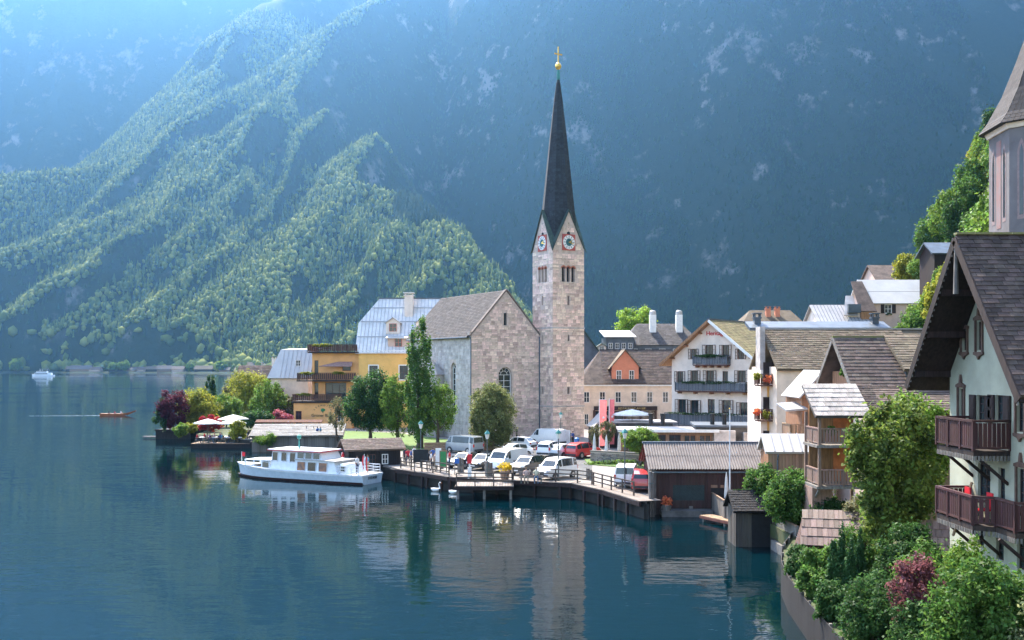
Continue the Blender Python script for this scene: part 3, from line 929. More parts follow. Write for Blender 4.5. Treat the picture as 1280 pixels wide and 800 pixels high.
# nave roof
k_ = (NR-NE)/(NW/2)
for q in ([(-.45,ND+.2,NE-k_*.45),(-.45,.32,NE-k_*.45),(NW/2,.32,NR),(NW/2,ND+.2,NR)], [(NW+.3,.32,NE-k_*.3),(NW+.3,ND+.2,NE-k_*.3),(NW/2,ND+.2,NR),(NW/2,.32,NR)]):
    q = [Vector(p)+Vector((0,0,.12)) for p in q]
    MB().slab(*q, .14).build('roof', M_nave, ch)
tiles('shingle', ch, (NW/2,ND+.2,NR+.14), (NW/2,.32,NR+.14), (-.45,ND+.2,NE-k_*.45+.14), .42, .30, M_nave, 300)
cp = MB()
for s, (xa, za), (xb, zb) in ((-1,(-.15,NE-.1),(NW/2,NR+.22)), (1,(NW+.1,NE-.1),(NW/2,NR+.22))):
    d = Vector((xb-xa, 0, zb-za)); L_ = d.length; ang = math.atan2(d.z, d.x)
    cp.obox(((xa+xb)/2, .12, (za+zb)/2), (L_, .5, .18), Matrix.Rotation(-ang, 3, 'Y'))
cp.build('gable_coping', mat('nave_coping',(0.16,0.125,0.105),rough=.9), ch)
MB().box(-.35, 1.5, -.12, .3, NE-.15, NE+.3).build('kneeler', M_stone, ch)
MB().tube([(-.3,-.05,NE-.2),(-.12,-.1,NE-.7),(-.12,-.1,0)], .07, 6).build('downpipe', M_darkmetal, ch)
MB().tube([(NW-.15,-.08,NE-.2),(NW-.15,-.12,0)], .08, 6).build('downpipe', M_darkmetal, ch)
MB().tube([(-.5,ND,NE-.42),(-.5,.2,NE-.42)], .09, 6).build('gutter', M_darkmetal, ch)
MB().tube([(NW/2,ND*.93,NR),(NW/2,ND*.93,NR+1.2)], .04, 5).tube([(NW/2-.3,ND*.93,NR+.9),(NW/2+.3,ND*.93,NR+.9)], .03, 5).build('roof_cross', M_iron, ch)
# half octagonal apse turret on the far end
MB().lathe([(2.2,0),(2.2,8.2)], 8, (-1.4,9.4,0)).build('stair_turret', M_greystone, ch)
MB().lathe([(2.5,8.2),(.1,10.6)], 8, (-1.4,9.4,0)).build('turret_roof', M_metalroof, ch)
# tower
TX, TY, TWd = 10.23, -3.15, 4.89
TE, TG = 24.6, 29.6                 # eaves and gable tips
def bel(x0): return [(x0+.02, x0+.62, 20.6, 22.3)]
c3 = TWd/2
bels = [(c3-1.05+.75*i, c3-1.05+.75*i+.55, 20.3, 22.3) for i in range(3)]
slits = [(c3-.15, c3+.15, 17.3, 18.5), (c3-.12, c3+.12, 12.6, 13.4), (c3-.18, c3+.18, 5.7, 6.6)]
tb = MB()
tp = [(0,0),(TWd,0),(TWd,TE),(c3,TG),(0,TE)]
TT = [frame((TX,TY,0)), frame((TX+TWd,TY,0), 90), frame((TX+TWd,TY+TWd,0), 180), frame((TX,TY+TWd,0), -90)]
for i, T in enumerate(TT):
    tb.T = T; tb.facade(tp, bels + slits, 0.45)
tb.T = None
tb.build('tower_wall', M_mortar, ch)
clk = [(c3-1.05, c3+1.05, 24.6-.1, 26.6)]
ashlar('stone', ch, TT[0], tp, bels + slits + clk, M_stone, limit=300, cw=(.45,.95))
ashlar('stone', ch, TT[3], tp, bels + slits + clk, M_stone, limit=150, cw=(.45,.95))
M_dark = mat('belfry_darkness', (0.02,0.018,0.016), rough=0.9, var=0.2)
M_brick = mat('red_brick_arch', (0.42,0.16,0.10), rough=0.9, var=0.2, scale=6)
for T in (TT[0], TT[3]):
    for h in bels:
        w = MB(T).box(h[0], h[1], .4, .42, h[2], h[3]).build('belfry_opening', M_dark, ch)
        ab = MB(T)
        xc = (h[0]+h[1])/2; r = (h[1]-h[0])/2; zs = h[3]-r
        for k in range(8):
            a0, a1 = PI*k/8, PI*(k+1)/8
            for rr in (r,):
                ab.add([(xc+rr*math.cos(a0),-.03,zs+rr*math.sin(a0)),(xc+rr*math.cos(a1),-.03,zs+rr*math.sin(a1)),(xc+(rr+.16)*math.cos(a1),-.03,zs+(rr+.16)*math.sin(a1)),(xc+(rr+.16)*math.cos(a0),-.03,zs+(rr+.16)*math.sin(a0)),
                        (xc+rr*math.cos(a0),.3,zs+rr*math.sin(a0)),(xc+rr*math.cos(a1),.3,zs+rr*math.sin(a1))], [(0,3,2,1),(0,1,5,4)])
            cx_ = h[1] if k < 4 else h[0]
            ab.add([(xc+r*math.cos(a0),.02,zs+r*math.sin(a0)),(xc+r*math.cos(a1),.02,zs+r*math.sin(a1)),(cx_,.02,h[3])], [(0,2,1)])
        ab.build('arch', M_brick, w)
    for h in slits:
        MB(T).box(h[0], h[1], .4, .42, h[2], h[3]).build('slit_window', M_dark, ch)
    MB(T).box(-.06, TWd+.06, -.08, .02, 14.2, 14.4).build('string_course', M_greystone, ch)
    MB(T).box(-.06, TWd+.06, -.1, .02, 4.0, 4.2).build('string_course', M_greystone, ch)
    # clock
    fr = MB(T).box(c3-1.0, c3+1.0, -.10, .02, 24.4, 26.5).build('clock', mat('clock_red', (0.42,0.09,0.07), rough=0.8, var=0.15), ch)
    d = MB(T); d.add([(c3,-.12,25.45)] + [(c3+.92*math.cos(2*PI*k/28), -.12, 25.45+.92*math.sin(2*PI*k/28)) for k in range(28)], [(0,1+(k+1) % 28,1+k) for k in range(28)])
    d.build('dial', M_white, fr)
    d = MB(T); d.add([(c3,-.135,25.45)] + [(c3+.5*math.cos(2*PI*k/20), -.135, 25.45+.5*math.sin(2*PI*k/20)) for k in range(20)], [(0,1+(k+1) % 20,1+k) for k in range(20)])
    d.build('dial_centre', mat('clock_teal', (0.03,0.13,0.14), rough=0.6), fr)
    for k in range(12):
        a0 = 2*PI*k/12
        MB().obox((0,0,0), (.07,.02,.26)).build('hour_mark', M_black, fr, M=T @ Matrix.Translation((c3+.71*math.sin(a0), -.14, 25.45+.71*math.cos(a0))) @ Matrix.Rotation(a0, 4, 'Y'))
    for L_, a0 in ((.55, R(62)), (.85, R(103))):
        MB().obox((0,0,L_*.4), (.09,.02,L_)).build('clock_hand', M_gold, fr, M=T @ Matrix.Translation((c3,-.16,25.45)) @ Matrix.Rotation(a0, 4, 'Y'))
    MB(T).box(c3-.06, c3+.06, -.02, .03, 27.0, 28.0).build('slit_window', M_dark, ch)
# spire: four gablets and a steep octagon
tc_ = Vector((TX+c3, TY+c3, 0))
e_ = .22
for T in TT:
    kk = (TG-TE)/c3
    b = MB(T)
    for s in (0, 1):
        x_e = -e_ if s == 0 else TWd+e_
        q = [Vector((x_e,-e_,TE-kk*e_)), Vector((c3,-e_,TG+.02)), Vector((c3,c3,TG+.02))]
        if s == 0: q = [q[0], q[2], q[1]]
        hi = [v+Vector((0,0,.2)) for v in q]
        b.add(q+hi, [(2,1,0),(3,4,5),(0,1,4,3),(1,2,5,4),(2,0,3,5)])
    b.build('gablet_roof', M_greenslate, ch)
prof = [(2.62, 25.6), (2.28, 29.0), (1.85, 33.0), (1.15, 39.5), (.55, 44.6), (.16, 47.3)]
sb = MB()
rt = random.Random(4)
sb.lathe(prof, 8, tc_)
sp = sb.build('spire', M_shingle_spire, ch)
it = []
zc_ = 26.6
while zc_ < 46.8:
    r_ = np.interp(zc_, [p[1] for p in prof], [p[0] for p in prof]); r2 = np.interp(zc_+.4, [p[1] for p in prof], [p[0] for p in prof])
    for k in range(8):
        a0 = 2*PI*(k+.5)/8; ap_ = math.cos(PI/8)
        wd = 2*r_*math.sin(PI/8)
        n_ = Vector((math.cos(a0), math.sin(a0), 0)); u_ = Vector((-math.sin(a0), math.cos(a0), 0))
        dn = (Vector((0,0,-.4)) + n_*((r_-r2)*ap_)).normalized(); nn = u_.cross(dn).normalized()
        if nn.dot(n_) < 0: nn = -nn
        nt_ = max(1, int(wd/.42))
        for j in range(nt_):
            off = (j+.5)/nt_*wd - wd/2
            it.append((tc_ + n_*(r_*ap_+.015) + u_*off + Vector((0,0,zc_)), (wd/nt_-.02, .44, .03), Matrix((u_, dn, nn)).transposed()))
    zc_ += .4
pieces('spire_slate', ch, it, M_shingle_spire, 300, 'slate_field')
MB().lathe([(.2,47.2),(.24,47.5),(.2,48.3),(.12,48.6)], 10, tc_).build('spire_collar', M_copper, ch)
MB().lathe([(.05,48.5),(.28,48.65),(.42,48.95),(.42,49.15),(.25,49.4),(.06,49.5)], 14, tc_).build('gilded_ball', M_gold, ch, smooth=60)
MB().box(tc_.x-.06, tc_.x+.06, tc_.y-.05, tc_.y+.05, 49.4, 51.6).box(tc_.x-.6, tc_.x+.6, tc_.y-.04, tc_.y+.04, 50.55, 50.7).build('cross', M_gold, ch)
ptw = frame((TX+c3, TY, 0))

# ------------------------------------------------------------------ ochre lakeside hotel
ho_ = thing('lakeside_hotel', 'ochre hotel with pale zinc roof and stacked wooden terraces', 'hotel', (-23.3,152,1.2), 0)
HWd, HD, HE, HR_ = 14.0, 12.0, 11.7, 20.0
hw = [(1.6,2.9,7.3,9.4),(6.2,7.5,7.3,9.4),(10.6,11.9,7.3,9.4),(1.6,2.9,3.8,5.9),(6.2,7.5,3.8,5.9)]
b = MB(); b.T = frame((0,0,0)); b.facade([(0,0),(HWd,0),(HWd,HE),(0,HE)], hw)
lg = [(0,0),(HD,0),(HD,HE),(HD*.72,16.0),(HD*.28,16.0),(0,HE)]
lh = [(2.4,3.4,12.0,13.9),(4.4,5.4,12.0,13.9),(6.6,7.6,12.0,13.9),(8.6,9.6,12.0,13.9)]
b.T = frame((0,HD,0), -90); b.facade(lg, lh)
b.T = frame((HWd,0,0), 90); b.facade(lg, []); b.T = frame((HWd,HD,0), 180); b.facade([(0,0),(HWd,0),(HWd,HE),(0,HE)], [])
b.T = None; b.build('wall', M_yellow, ho_)
for h in hw:
    window(ho_, frame((0,0,0)), (h[0]+h[1])/2, h[2], h[1]-h[0], h[3]-h[2], M_brownwood)
    f = MB(); f.box(h[0]-.15,h[0],-.05,0,h[2]-.15,h[3]+.15); f.box(h[1],h[1]+.15,-.05,0,h[2]-.15,h[3]+.15); f.box(h[0],h[1],-.05,0,h[3],h[3]+.15); f.box(h[0],h[1],-.06,0,h[2]-.15,h[2])
    f.build('window_surround', M_white, ho_)
for h in lh: window(ho_, frame((0,HD,0), -90), (h[0]+h[1])/2, h[2], h[1]-h[0], h[3]-h[2], M_white)
MB().box(-.25, HWd, -.28, 0, HE-.25, HE+.05).build('cornice', M_white, ho_)
# half-hipped roof
kx = (HR_-HE)/(HD/2); zh = 16.0; yh = (zh-HE)/kx
rf = MB()
xl = -.5; xr = 2.4
Fp = [(xl,-.4,HE-.4*kx*.5),(HWd+.4,-.4,HE-.4*kx*.5),(HWd+.4,HD/2,HR_),(xr,HD/2,HR_),(xl,yh,zh)]
Bp = [(HWd+.4,HD+.4,HE-.4*kx*.5),(xl,HD+.4,HE-.4*kx*.5),(xl,HD-yh,zh),(xr,HD/2,HR_),(HWd+.4,HD/2,HR_)]
Hp = [(xl,HD-yh,zh),(xl,yh,zh),(xr,HD/2,HR_)]
for p_ in (Fp, Bp, Hp):
    n = len(p_); lo = [(x,y,z-.18) for x,y,z in p_]
    MB().add(p_+lo, [tuple(range(n)), tuple(range(2*n-1,n-1,-1))] + [(i,(i+n),(i+1) % n+n,(i+1) % n) for i in range(n)]).build('roof', mat('bright_zinc', (0.62,0.60,0.58), rough=.5, var=.1, scale=.6), ho_)
ks = (HR_-HE+.2*kx)/(HD/2+.4)
it = []
vdir = Vector((0, HD/2+.4, HR_-HE+.2*kx)).normalized(); Lf = math.hypot(HD/2+.4, HR_-HE+.2*kx)
Mr = Matrix((Vector((1,0,0)), vdir, Vector((1,0,0)).cross(vdir))).transposed()
for i in range(1, 26):
    xx = xl + i*.56
    f_ = 1.0 if xx > xr else .52 + .48*(xx-xl)/(xr-xl)
    it.append((Vector((xx,-.4,HE-.2*kx)) + vdir*(Lf*f_/2) + Vector((0,-.03,.02)), (.05, Lf*f_, .06), Mr))
for f_ in (.28, .56, .82):
    x0_ = xl if f_ < .55 else xl + (xr-xl)*(f_-.52)/.48
    it.append(((Vector(((x0_+HWd)/2,-.4,HE-.2*kx)) + vdir*(Lf*f_) + Vector((0,-.04,.03))), (HWd-x0_-.2, .12, .06), Mr))
pieces('roof_seam', ho_, it, mat('zinc_seam', (0.33,0.34,0.35), rough=0.5), 300)
MB().box(xr-.2, HWd+.4, HD/2-.12, HD/2+.12, HR_-.05, HR_+.12).build('ridge_cap', M_darkmetal, ho_)
def dormer(par, x, y, z, w, h, d, wm, rm, fm, hip=.7):
    t_ = MB(Matrix.Translation((x,y,z))); 
    t_.prism([(-w/2,0),(w/2,0),(w/2,h),(0,h+hip),(-w/2,h)], 0, d)
    dm = t_.build('dormer', wm, par)
    for s in (-1, 1):
        q = [(s*(w/2+.2),-.25,h-.12),(s*(w/2+.2),d,h-.12),(0,d,h+hip+.06),(0,-.25,h+hip+.06)]
        if s < 0: q = q[::-1]
        MB(Matrix.Translation((x,y,z))).slab(*[Vector(p)+Vector((0,0,.08)) for p in q], .09).build('dormer_roof', rm, dm)
    T = Matrix.Translation((x, y, z))
    wd = window(par, T, 0, .35, w*.55, h*.72, fm, recess=-.01)
    return dm
M_redframe = mat('red_window_frame', (0.45,0.13,0.10), rough=0.6)
dormer(ho_, 5.0, 1.7, 14.3, 2.1, 1.7, 3.7, M_plaster, M_metalroof, M_redframe)
dormer(ho_, 9.6, 1.7, 14.3, 2.1, 1.7, 3.7, M_plaster, M_metalroof, M_redframe)
t_ = MB(); t_.box(4.4, 9.0, .25, 3.0, HE+.1, 13.7); dm = t_.build('dormer', M_pink, ho_)
MB().slab((4.1,-.3,13.6),(9.3,-.3,13.6),(9.3,3.2,14.3),(4.1,3.2,14.3),.12).build('dormer_roof', M_whiteroof, dm)
window(ho_, frame((0,.25,0)), 6.0, 12.3, 1.1, 1.25, M_redframe, recess=-.01)
window(ho_, frame((0,.25,0)), 8.1, 12.3, 1.1, 1.25, M_redframe, recess=-.01)
chimney(ho_, 7.2, 4.4, 16.0, 20.3, 1.3, M_plaster, M_white)
# terraces to the left
tw_ = MB(); tw_.T = frame((-7.2,.6,0)); hw2 = [(.35,.95,8.0,10.2),(4.6,5.9,8.6,9.9),(.35,.95,4.4,6.8),(2.0,5.2,4.2,6.8)]
tw_.facade([(0,0),(7.2,0),(7.2,11.3),(0,11.3)], hw2, .5); tw_.T = frame((-7.2,9,0),-90); tw_.facade([(0,0),(8.4,0),(8.4,11.3),(0,11.3)], []); tw_.T = None
tw_.add([(-7.2,.6,11.3),(0,.6,11.3),(0,9,11.3),(-7.2,9,11.3)], [(0,1,2,3)])
tw_.build('terrace_wing_wall', M_orange, ho_)
for h in hw2: window(ho_, frame((-7.2,.6,0)), (h[0]+h[1])/2, h[2], h[1]-h[0], h[3]-h[2], M_brownwood, nx=3 if h[1]-h[0] > 2 else 1, recess=.3)
def rail_run(par, pts, z, h, m, name='railing', step=.16, bw=.11, post=1.6, limit=300, rail=.07):
    """boarded balustrade along a polyline: top rail, posts, boards each a piece"""
    for a0, a1 in zip(pts[:-1], pts[1:]):
        a0 = Vector((*a0, 0)); a1 = Vector((*a1, 0)); d = a1-a0; L_ = d.length
        Mr = Matrix.Rotation(math.atan2(d.y, d.x), 3, 'Z'); u = d.normalized(); c = (a0+a1)/2
        q = MB(); q.obox(c+Vector((0,0,z+h)), (L_+rail*.4, rail*1.3, rail), Mr); q.obox(c+Vector((0,0,z+.1)), (L_, rail*.8, rail*.8), Mr)
        ro = q.build(name, m, par)
        npst = max(1, round(L_/post))
        it_ = [(a0+u*(L_*i/npst)+Vector((0,0,z+h/2)), (rail*1.2, rail*1.2, h), Mr) for i in range(npst+1)]
        pieces('post', ro, it_, m)
        nb = int(L_/step)
        if nb > 0:
            it_ = [(a0+u*(L_*(i+.5)/nb)+Vector((0,0,z+h*.54)), (bw, .03, h*.8), Mr) for i in range(nb)]
            pieces('board', ro, it_, m, limit)
fl = MB(); fl.box(-7.7, .1, -.4, .6, 11.3, 11.5); fl.box(-9.2,-.1,-1.2,.6,7.0,7.2); fl.box(-9.6,-.1,-2.6,.6,3.8,4.1)
fl.build('terrace_floor', M_darkwood, ho_)
rail_run(ho_, [(-7.7,8),(-7.7,-.35),(-.2,-.35)], 11.5, 1.1, M_brownwood, step=.3, bw=.26)
rail_run(ho_, [(-9.1,.6),(-9.1,-1.15),(-.3,-1.15)], 7.2, 1.1, M_brownwood, step=.3, bw=.26)
rail_run(ho_, [(-9.5,.6),(-9.5,-2.5),(-2.2,-2.5)], 4.1, 1.0, M_brownwood, step=.3, bw=.26)
MB().slab((-6.0,-.6,9.3),(-1.0,-.6,9.3),(-1.0,.5,10.0),(-3.2,.5,10.0),.08).build('awning', mat('faded_awning', (0.33,0.2,0.17), rough=0.9), ho_)
gf = MB(); gf.T = frame((-9.4,-2.3,0)); gf.facade([(0,0),(8.8,0),(8.8,3.8),(0,3.8)], [(.3,1.2,.1,2.6),(6.6,7.5,1.0,2.6)], .2); gf.T = frame((-9.4,.6,0),-90); gf.facade([(0,0),(2.9,0),(2.9,3.8),(0,3.8)], [])
gf.T = frame((-.6,-2.3,0), 90); gf.facade([(0,0),(2.9,0),(2.9,3.8),(0,3.8)], []); gf.T = None
gf.build('ground_floor_wall', M_orange, ho_)
window(ho_, frame((-9.4,-2.3,0)), .75, .1, .9, 2.5, M_brownwood, recess=.15, name='door'); window(ho_, frame((-9.4,-2.3,0)), 7.05, 1.0, .9, 1.6, M_white, recess=.15)
M_sign = mat('dark_green_lettering', (0.03,0.06,0.04), rough=0.6)
letters(ho_, 'sign_lettering', 'Grüner Baum', Matrix.Translation((-5.0,-2.36,1.75)), .62, M_sign)
for i, c_ in enumerate('SEEHOTEL'):
    a0 = R(150 - 120*i/7)
    letters(ho_, 'sign_letter', c_, Matrix.Translation((-5.0+1.35*math.cos(a0),-2.36,2.15+1.2*math.sin(a0))) @ Matrix.Rotation(-(a0-PI/2), 4, 'Y'), .34, M_sign)
em = MB(); em.add([(-5.0,-2.36,2.75)] + [(-5.0+.34*math.cos(2*PI*k/14)*(1+.12*math.cos(5*k)), -2.36, 2.75+.26*math.sin(2*PI*k/14)) for k in range(14)], [(0,1+(k+1) % 14,1+k) for k in range(14)])
em.box(-5.05,-4.95,-2.37,-2.35,2.3,2.55); em.build('tree_emblem', mat('emblem_green',(0.02,0.16,0.06),rough=.6), ho_)
for zz, xs_, yy in ((12.5,(-7.6,-3.2),-.45),(8.25,(-8.9,-6.0),-1.25),(8.3,(-4.0,-1.6),-1.25),(5.1,(-9.2,-6.4),-2.6)):
    inst('flower_box', crown_mesh('trough_plants', LY, ((xs_[1]-xs_[0])/2,.25,.25), 0, 14, 500, .16, int(zz*10), clump_r=.5), ho_, Matrix.Translation(((xs_[0]+xs_[1])/2, yy, zz)))

# neighbour with a white mansard roof
nb = thing('mansard_house', 'cream house under a steep white sheet roof beside the ochre hotel', 'house', (-38.6,160,1.2), 0)
b = MB().box(0,6.0,0,9,0,7.5); b.build('wall', M_cream, nb)
q = [(-.5,-.5,7.4),(6.4,-.5,7.4),(6.4,3.0,12.0),(.9,3.0,12.0)]
MB().slab(*q, .15).build('roof', M_whiteroof, nb)
MB().add([(.9,3.0,12.0),(6.4,3.0,12.0),(6.4,9.5,12.3),(.9,9.5,12.3)], [(0,1,2,3)]).build('roof_top', M_darkmetal, nb)
MB().add([(-.5,-.5,7.4),(.9,3,12),(.9,9.5,12),(-.5,9.5,7.4)], [(0,1,2,3)]).build('roof_side', M_whiteroof, nb)
seams(nb, (.9,3.0,12.05), (6.4,3.0,12.05), (.9,-.5,7.45), .7, mat('zinc_seam', (0.33,0.34,0.35)))
window(nb, frame((4.2,.9,9.3)), 0, 0, .8, 1.0, M_white, recess=0)
# brown-roofed house on the promontory
br = thing('brown_roofed_house', 'low house with brown shingle roof and twin gablets behind the garden', 'house', (-51.5,186,1.2), 0)
rs, qs = gable_house(br, 9.2, 9, 0, 5.2, 9.2, 'x', M_cream, M_shingle_brown, .5)
tiles('shingle', br, qs[0][3]+Vector((0,0,.02)), qs[0][2]+Vector((0,0,.02)), qs[0][0]+Vector((0,0,.02)), .6, .42, M_shingle_brown, 120)
for xx in (4.4, 7.0): dormer(br, xx, .6, 5.6, 2.0, .9, 3.2, M_darkwood, M_shingle_brown, M_white, 1.0)
chimney(br, 6.2, 4.6, 8.6, 10.6, .8, M_plaster)

# ------------------------------------------------------------------ town behind the church
cb = thing('cream_guesthouse', 'long cream guesthouse with dark shingle roof, salmon dormer and brown shopfront', 'house', (10.2,149,1.2), 0)
CW, CD, CE, CR = 14.0, 11.0, 6.5, 11.6
chs = [(.5+2.35*i, 1.35+2.35*i, 3.9, 5.5) for i in range(6)] + [(.6,1.2,.6,2.2)]
b = MB(); b.T = frame((0,0,0)); b.facade([(0,0),(CW,0),(CW,CE),(0,CE)], chs); b.T = frame((0,CD,0),-90); b.facade([(0,0),(CD,0),(CD,CE),(0,CE)], []); b.T = frame((CW,0,0),90); b.facade([(0,0),(CD,0),(CD,CE),(0,CE)], []); b.T = None
b.build('wall', M_cream, cb)
for h in chs: window(cb, frame((0,0,0)), (h[0]+h[1])/2, h[2], h[1]-h[0], h[3]-h[2], M_white)
MB().box(-.3,CW+.3,-.35,0,CE-.15,CE+.08).build('cornice', M_white, cb)
q = [(-.3,-.5,CE),(CW+.4,-.5,CE),(CW+.4,CD/2,CR),(3.4,CD/2,CR)]
MB().slab(*[Vector(p)+Vector((0,0,.2)) for p in q], .18).build('roof', M_shingle_brown, cb)
MB().add([(-.3,-.5,CE+.2),(3.4,CD/2,CR+.2),(-.3,CD+.4,CE+.2)], [(0,1,2)]).build('roof_hip', M_shingle_brown, cb)
MB().add([(CW+.4,CD+.4,CE+.2),(-.3,CD+.4,CE+.2),(3.4,CD/2,CR+.2),(CW+.4,CD/2,CR+.2)], [(0,1,2,3)]).build('roof_back', M_shingle_brown, cb)
tiles('shingle', cb, (3.4,CD/2,CR+.22), (CW+.4,CD/2,CR+.22), (3.4,-.5,CE+.22), .5, .36, M_shingle_brown, 300)
MB().box(3.3,CW+.4,CD/2-.12,CD/2+.12,CR+.15,CR+.3).build('ridge_cap', M_shingle_grey, cb)
t_ = MB(Matrix.Translation((6.7,.25,CE+.2))).prism([(-2.0,0),(2.0,0),(2.0,2.6),(0,4.9),(-2.0,2.6)], 0, 5.0)
dm = t_.build('dormer', M_salmon, cb)
for s in (-1, 1):
    q = [(6.7+s*2.5,-.2,CE+2.3),(6.7+s*2.5,5.3,CE+2.3),(6.7,5.3,CE+5.25),(6.7,-.2,CE+5.25)]
    if s < 0: q = q[::-1]
    MB().slab(*[Vector(p)+Vector((0,0,.1)) for p in q], .12).build('dormer_roof', M_shingle_tan, dm)
for s in (-.95, .95): window(cb, frame((6.7,.25,0)), s, CE+.7, .75, 1.5, M_white, recess=-.01)
sf = MB(); sf.box(2.0,11.4,-.45,0,2.75,3.35); sf.build('shop_fascia', M_darkwood, cb)
for xx in (2.0,4.3,6.6,8.9,11.2): MB().box(xx-.12,xx+.12,-.4,0,0,2.75).build('shop_pilaster', M_brownwood, cb)
for xx in (3.15,5.45,7.75,10.05): window(cb, frame((0,-.06,0)), xx, .25, 1.95, 2.4, M_brownwood, recess=-.02, name='shop_window')
letters(cb, 'shop_lettering', 'RESTAURANT AM SEE', Matrix.Translation((7.6,-.47,2.9)), .42, mat('dull_gold_lettering',(0.5,0.38,0.16),rough=.5))

def roofhouse(name, label, loc, W, D, ze, zr, axis, wm, rm, rz=0.0, over=.4, tl=None, cat='house', wins=None, limit=120):
    t = thing(name, label, cat, loc, R(rz))
    hol = [(x-w/2, x+w/2, z, z+h) for x, z, w, h in (wins or [])]
    rs_, qs_ = gable_house(t, W, D, -1.5, ze, zr, axis, wm, rm, over, hol)
    for x, z, w, h in (wins or []): window(t, frame((0,0,0)), x, z, w, h, M_white)
    if tl:
        q = qs_[0] if axis == 'x' else qs_[1]
        e = Vector((0,0,.02))
        if axis == 'x': tiles('shingle', t, q[3]+e, q[2]+e, q[0]+e, tl, tl*.72, rm, limit)
        else: tiles('shingle', t, q[3]+e, q[2]+e, q[0]+e, tl, tl*.72, rm, limit)
    return t
def P(px, py, Y): return at(px, py, Y)
# dark green-roofed house hugging the tower
a = at(731, 440, 165)
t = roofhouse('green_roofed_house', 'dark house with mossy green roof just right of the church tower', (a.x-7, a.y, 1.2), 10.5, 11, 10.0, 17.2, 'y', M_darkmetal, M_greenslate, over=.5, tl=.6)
dormer(t, 10.0, 2.0, 11.6, 1.4, 1.0, 3.0, M_plaster, M_greenslate, M_white, .4)
# grey-roofed house with two chimneys
a = at(790, 437, 172)
t = thing('grey_roofed_house', 'dark-walled house under a broad grey hipped roof with two pale chimneys', 'house', (a.x-1.2, 172, 1.2), 0)
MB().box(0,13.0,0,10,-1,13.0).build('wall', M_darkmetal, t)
zt = Z_(405,177)-1.2
rp_ = [(-.5,-.5,12.9),(13.5,-.5,12.9),(13.5,10.5,12.9),(-.5,10.5,12.9),(2.6,5,zt),(10.6,5,zt)]
MB().add(rp_, [(0,1,5,4),(1,2,5),(2,3,4,5),(3,0,4)]).build('roof', M_shingle_grey, t)
tiles('shingle', t, (2.6,4.9,zt), (10.6,4.9,zt), (2.6,-.5,12.92), .5, .36, M_shingle_grey, 150)
for xx in (5.2, 9.8):
    c_ = MB().box(xx-.55,xx+.55,2.6,3.7,14.0,18.3).build('chimney', M_white, t)
    MB().lathe([(.55,18.3),(.6,18.4),(.55,18.9),(.3,19.1)], 10, (xx,3.15,0)).build('cap', M_whiteroof, c_)
for i in range(5): window(t, frame((0,0,0)), 1.6+2.4*i, 11.2, 1.1, 1.1, M_white, recess=-.01)
# flat white-roofed house with a row of windows
a = at(758, 436, 168)
t = thing('white_flat_house', 'dark low house with flat white roof between tower and grey roof', 'house', (a.x, 168, 1.2), 0)
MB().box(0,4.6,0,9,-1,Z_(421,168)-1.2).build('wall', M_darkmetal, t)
MB().slab((-.4,-.6,Z_(421,168)-1.2),(5.0,-.6,Z_(421,168)-1.2),(5.0,9.5,Z_(413,177)-1.2),(-.4,9.5,Z_(413,177)-1.2),.12).build('roof', M_whiteroof, t)
for i in range(4): window(t, frame((0,0,0)), .7+1.1*i, 12.2, .7, 1.0, M_white, recess=-.01)

# ------------------------------------------------------------------ white gabled hotel with balconies
gh = thing('gabled_hotel', 'white gabled hotel with three tiers of flower balconies and mossy yellow roof', 'hotel', (19.5,122,1.2), R(-38))
GW, GD, GE, GR = 10.9, 15.0, 10.2, 14.6
def gp(px, py):
    """pixel to facade coordinates"""
    c_, s_ = math.cos(R(-38)), math.sin(R(-38))
    k = (px-640)/F
    u = (k*122 - 19.5) / (c_ - k*s_)
    Y = 122 + s_*u
    return u, Z_(py, Y) - 1.2
wl = []
for px, y0, y1, w in ((867,449,436,.75),(886.5,449,431,.95),(907,449,431,.85),(926,449,436,.75),
                      (850,478,464,.8),(868,478,463,.9),(887.5,478,463,.95),(906.5,478,464,.7),(927,478,463,.95),
                      (852.5,517,499,1.0),(868,517,500,1.0),(889,517,499,.9),(908,517,500,1.0),(930,519,503,1.0)):
    u, z0_ = gp(px, y0); _, z1_ = gp(px, y1)
    wl.append((u, z0_, w, z1_-z0_))
gpoly2 = [(0,-1),(GW,-1),(GW,GE),(GW/2,GR),(0,GE)]
b = MB(); b.T = frame((0,0,0)); b.facade(gpoly2, [(x-w/2,x+w/2,z,z+h) for x,z,w,h in wl], .2)
b.T = frame((0,GD,0),-90); b.facade([(0,-1),(GD,-1),(GD,GE),(0,GE)], []); b.T = frame((GW,0,0),90); b.facade([(0,-1),(GD,-1),(GD,GE),(0,GE)], []); b.T = None
b.build('wall', M_plaster, gh)
for i, (x,z,w,h) in enumerate(wl):
    window(gh, frame((0,0,0)), x, z, w, h, M_brownwood, nx=2, nz=1, recess=.18)
    # casements swung open
    if i not in (7, 11):
        for s in (-1, 1):
            sb = MB(); sb.box(0,w*.42,-.02,.02,0,.06); sb.box(0,w*.42,-.02,.02,h-.06,h); sb.box(0,.06,-.02,.02,.06,h-.06); sb.box(w*.42-.06,w*.42,-.02,.02,.06,h-.06)
            sb.box(.06,w*.42-.06,-.015,.015,h*.33-.02,h*.33+.02); sb.box(.06,w*.42-.06,-.015,.015,h*.66-.02,h*.66+.02)
            so = sb.build('casement', M_brownwood, gh, M=frame((x+s*w/2,-.03,z)) @ Matrix.Rotation(R(-16) if s > 0 else R(196), 4, 'Z'))
            MB().box(.06,w*.42-.06,-.006,.006,.06,h-.06).build('pane', mat('casement_glass',(0.5,0.42,0.36),rough=.2), so)
kk = (GR-GE)/(GW/2); ov = 1.1
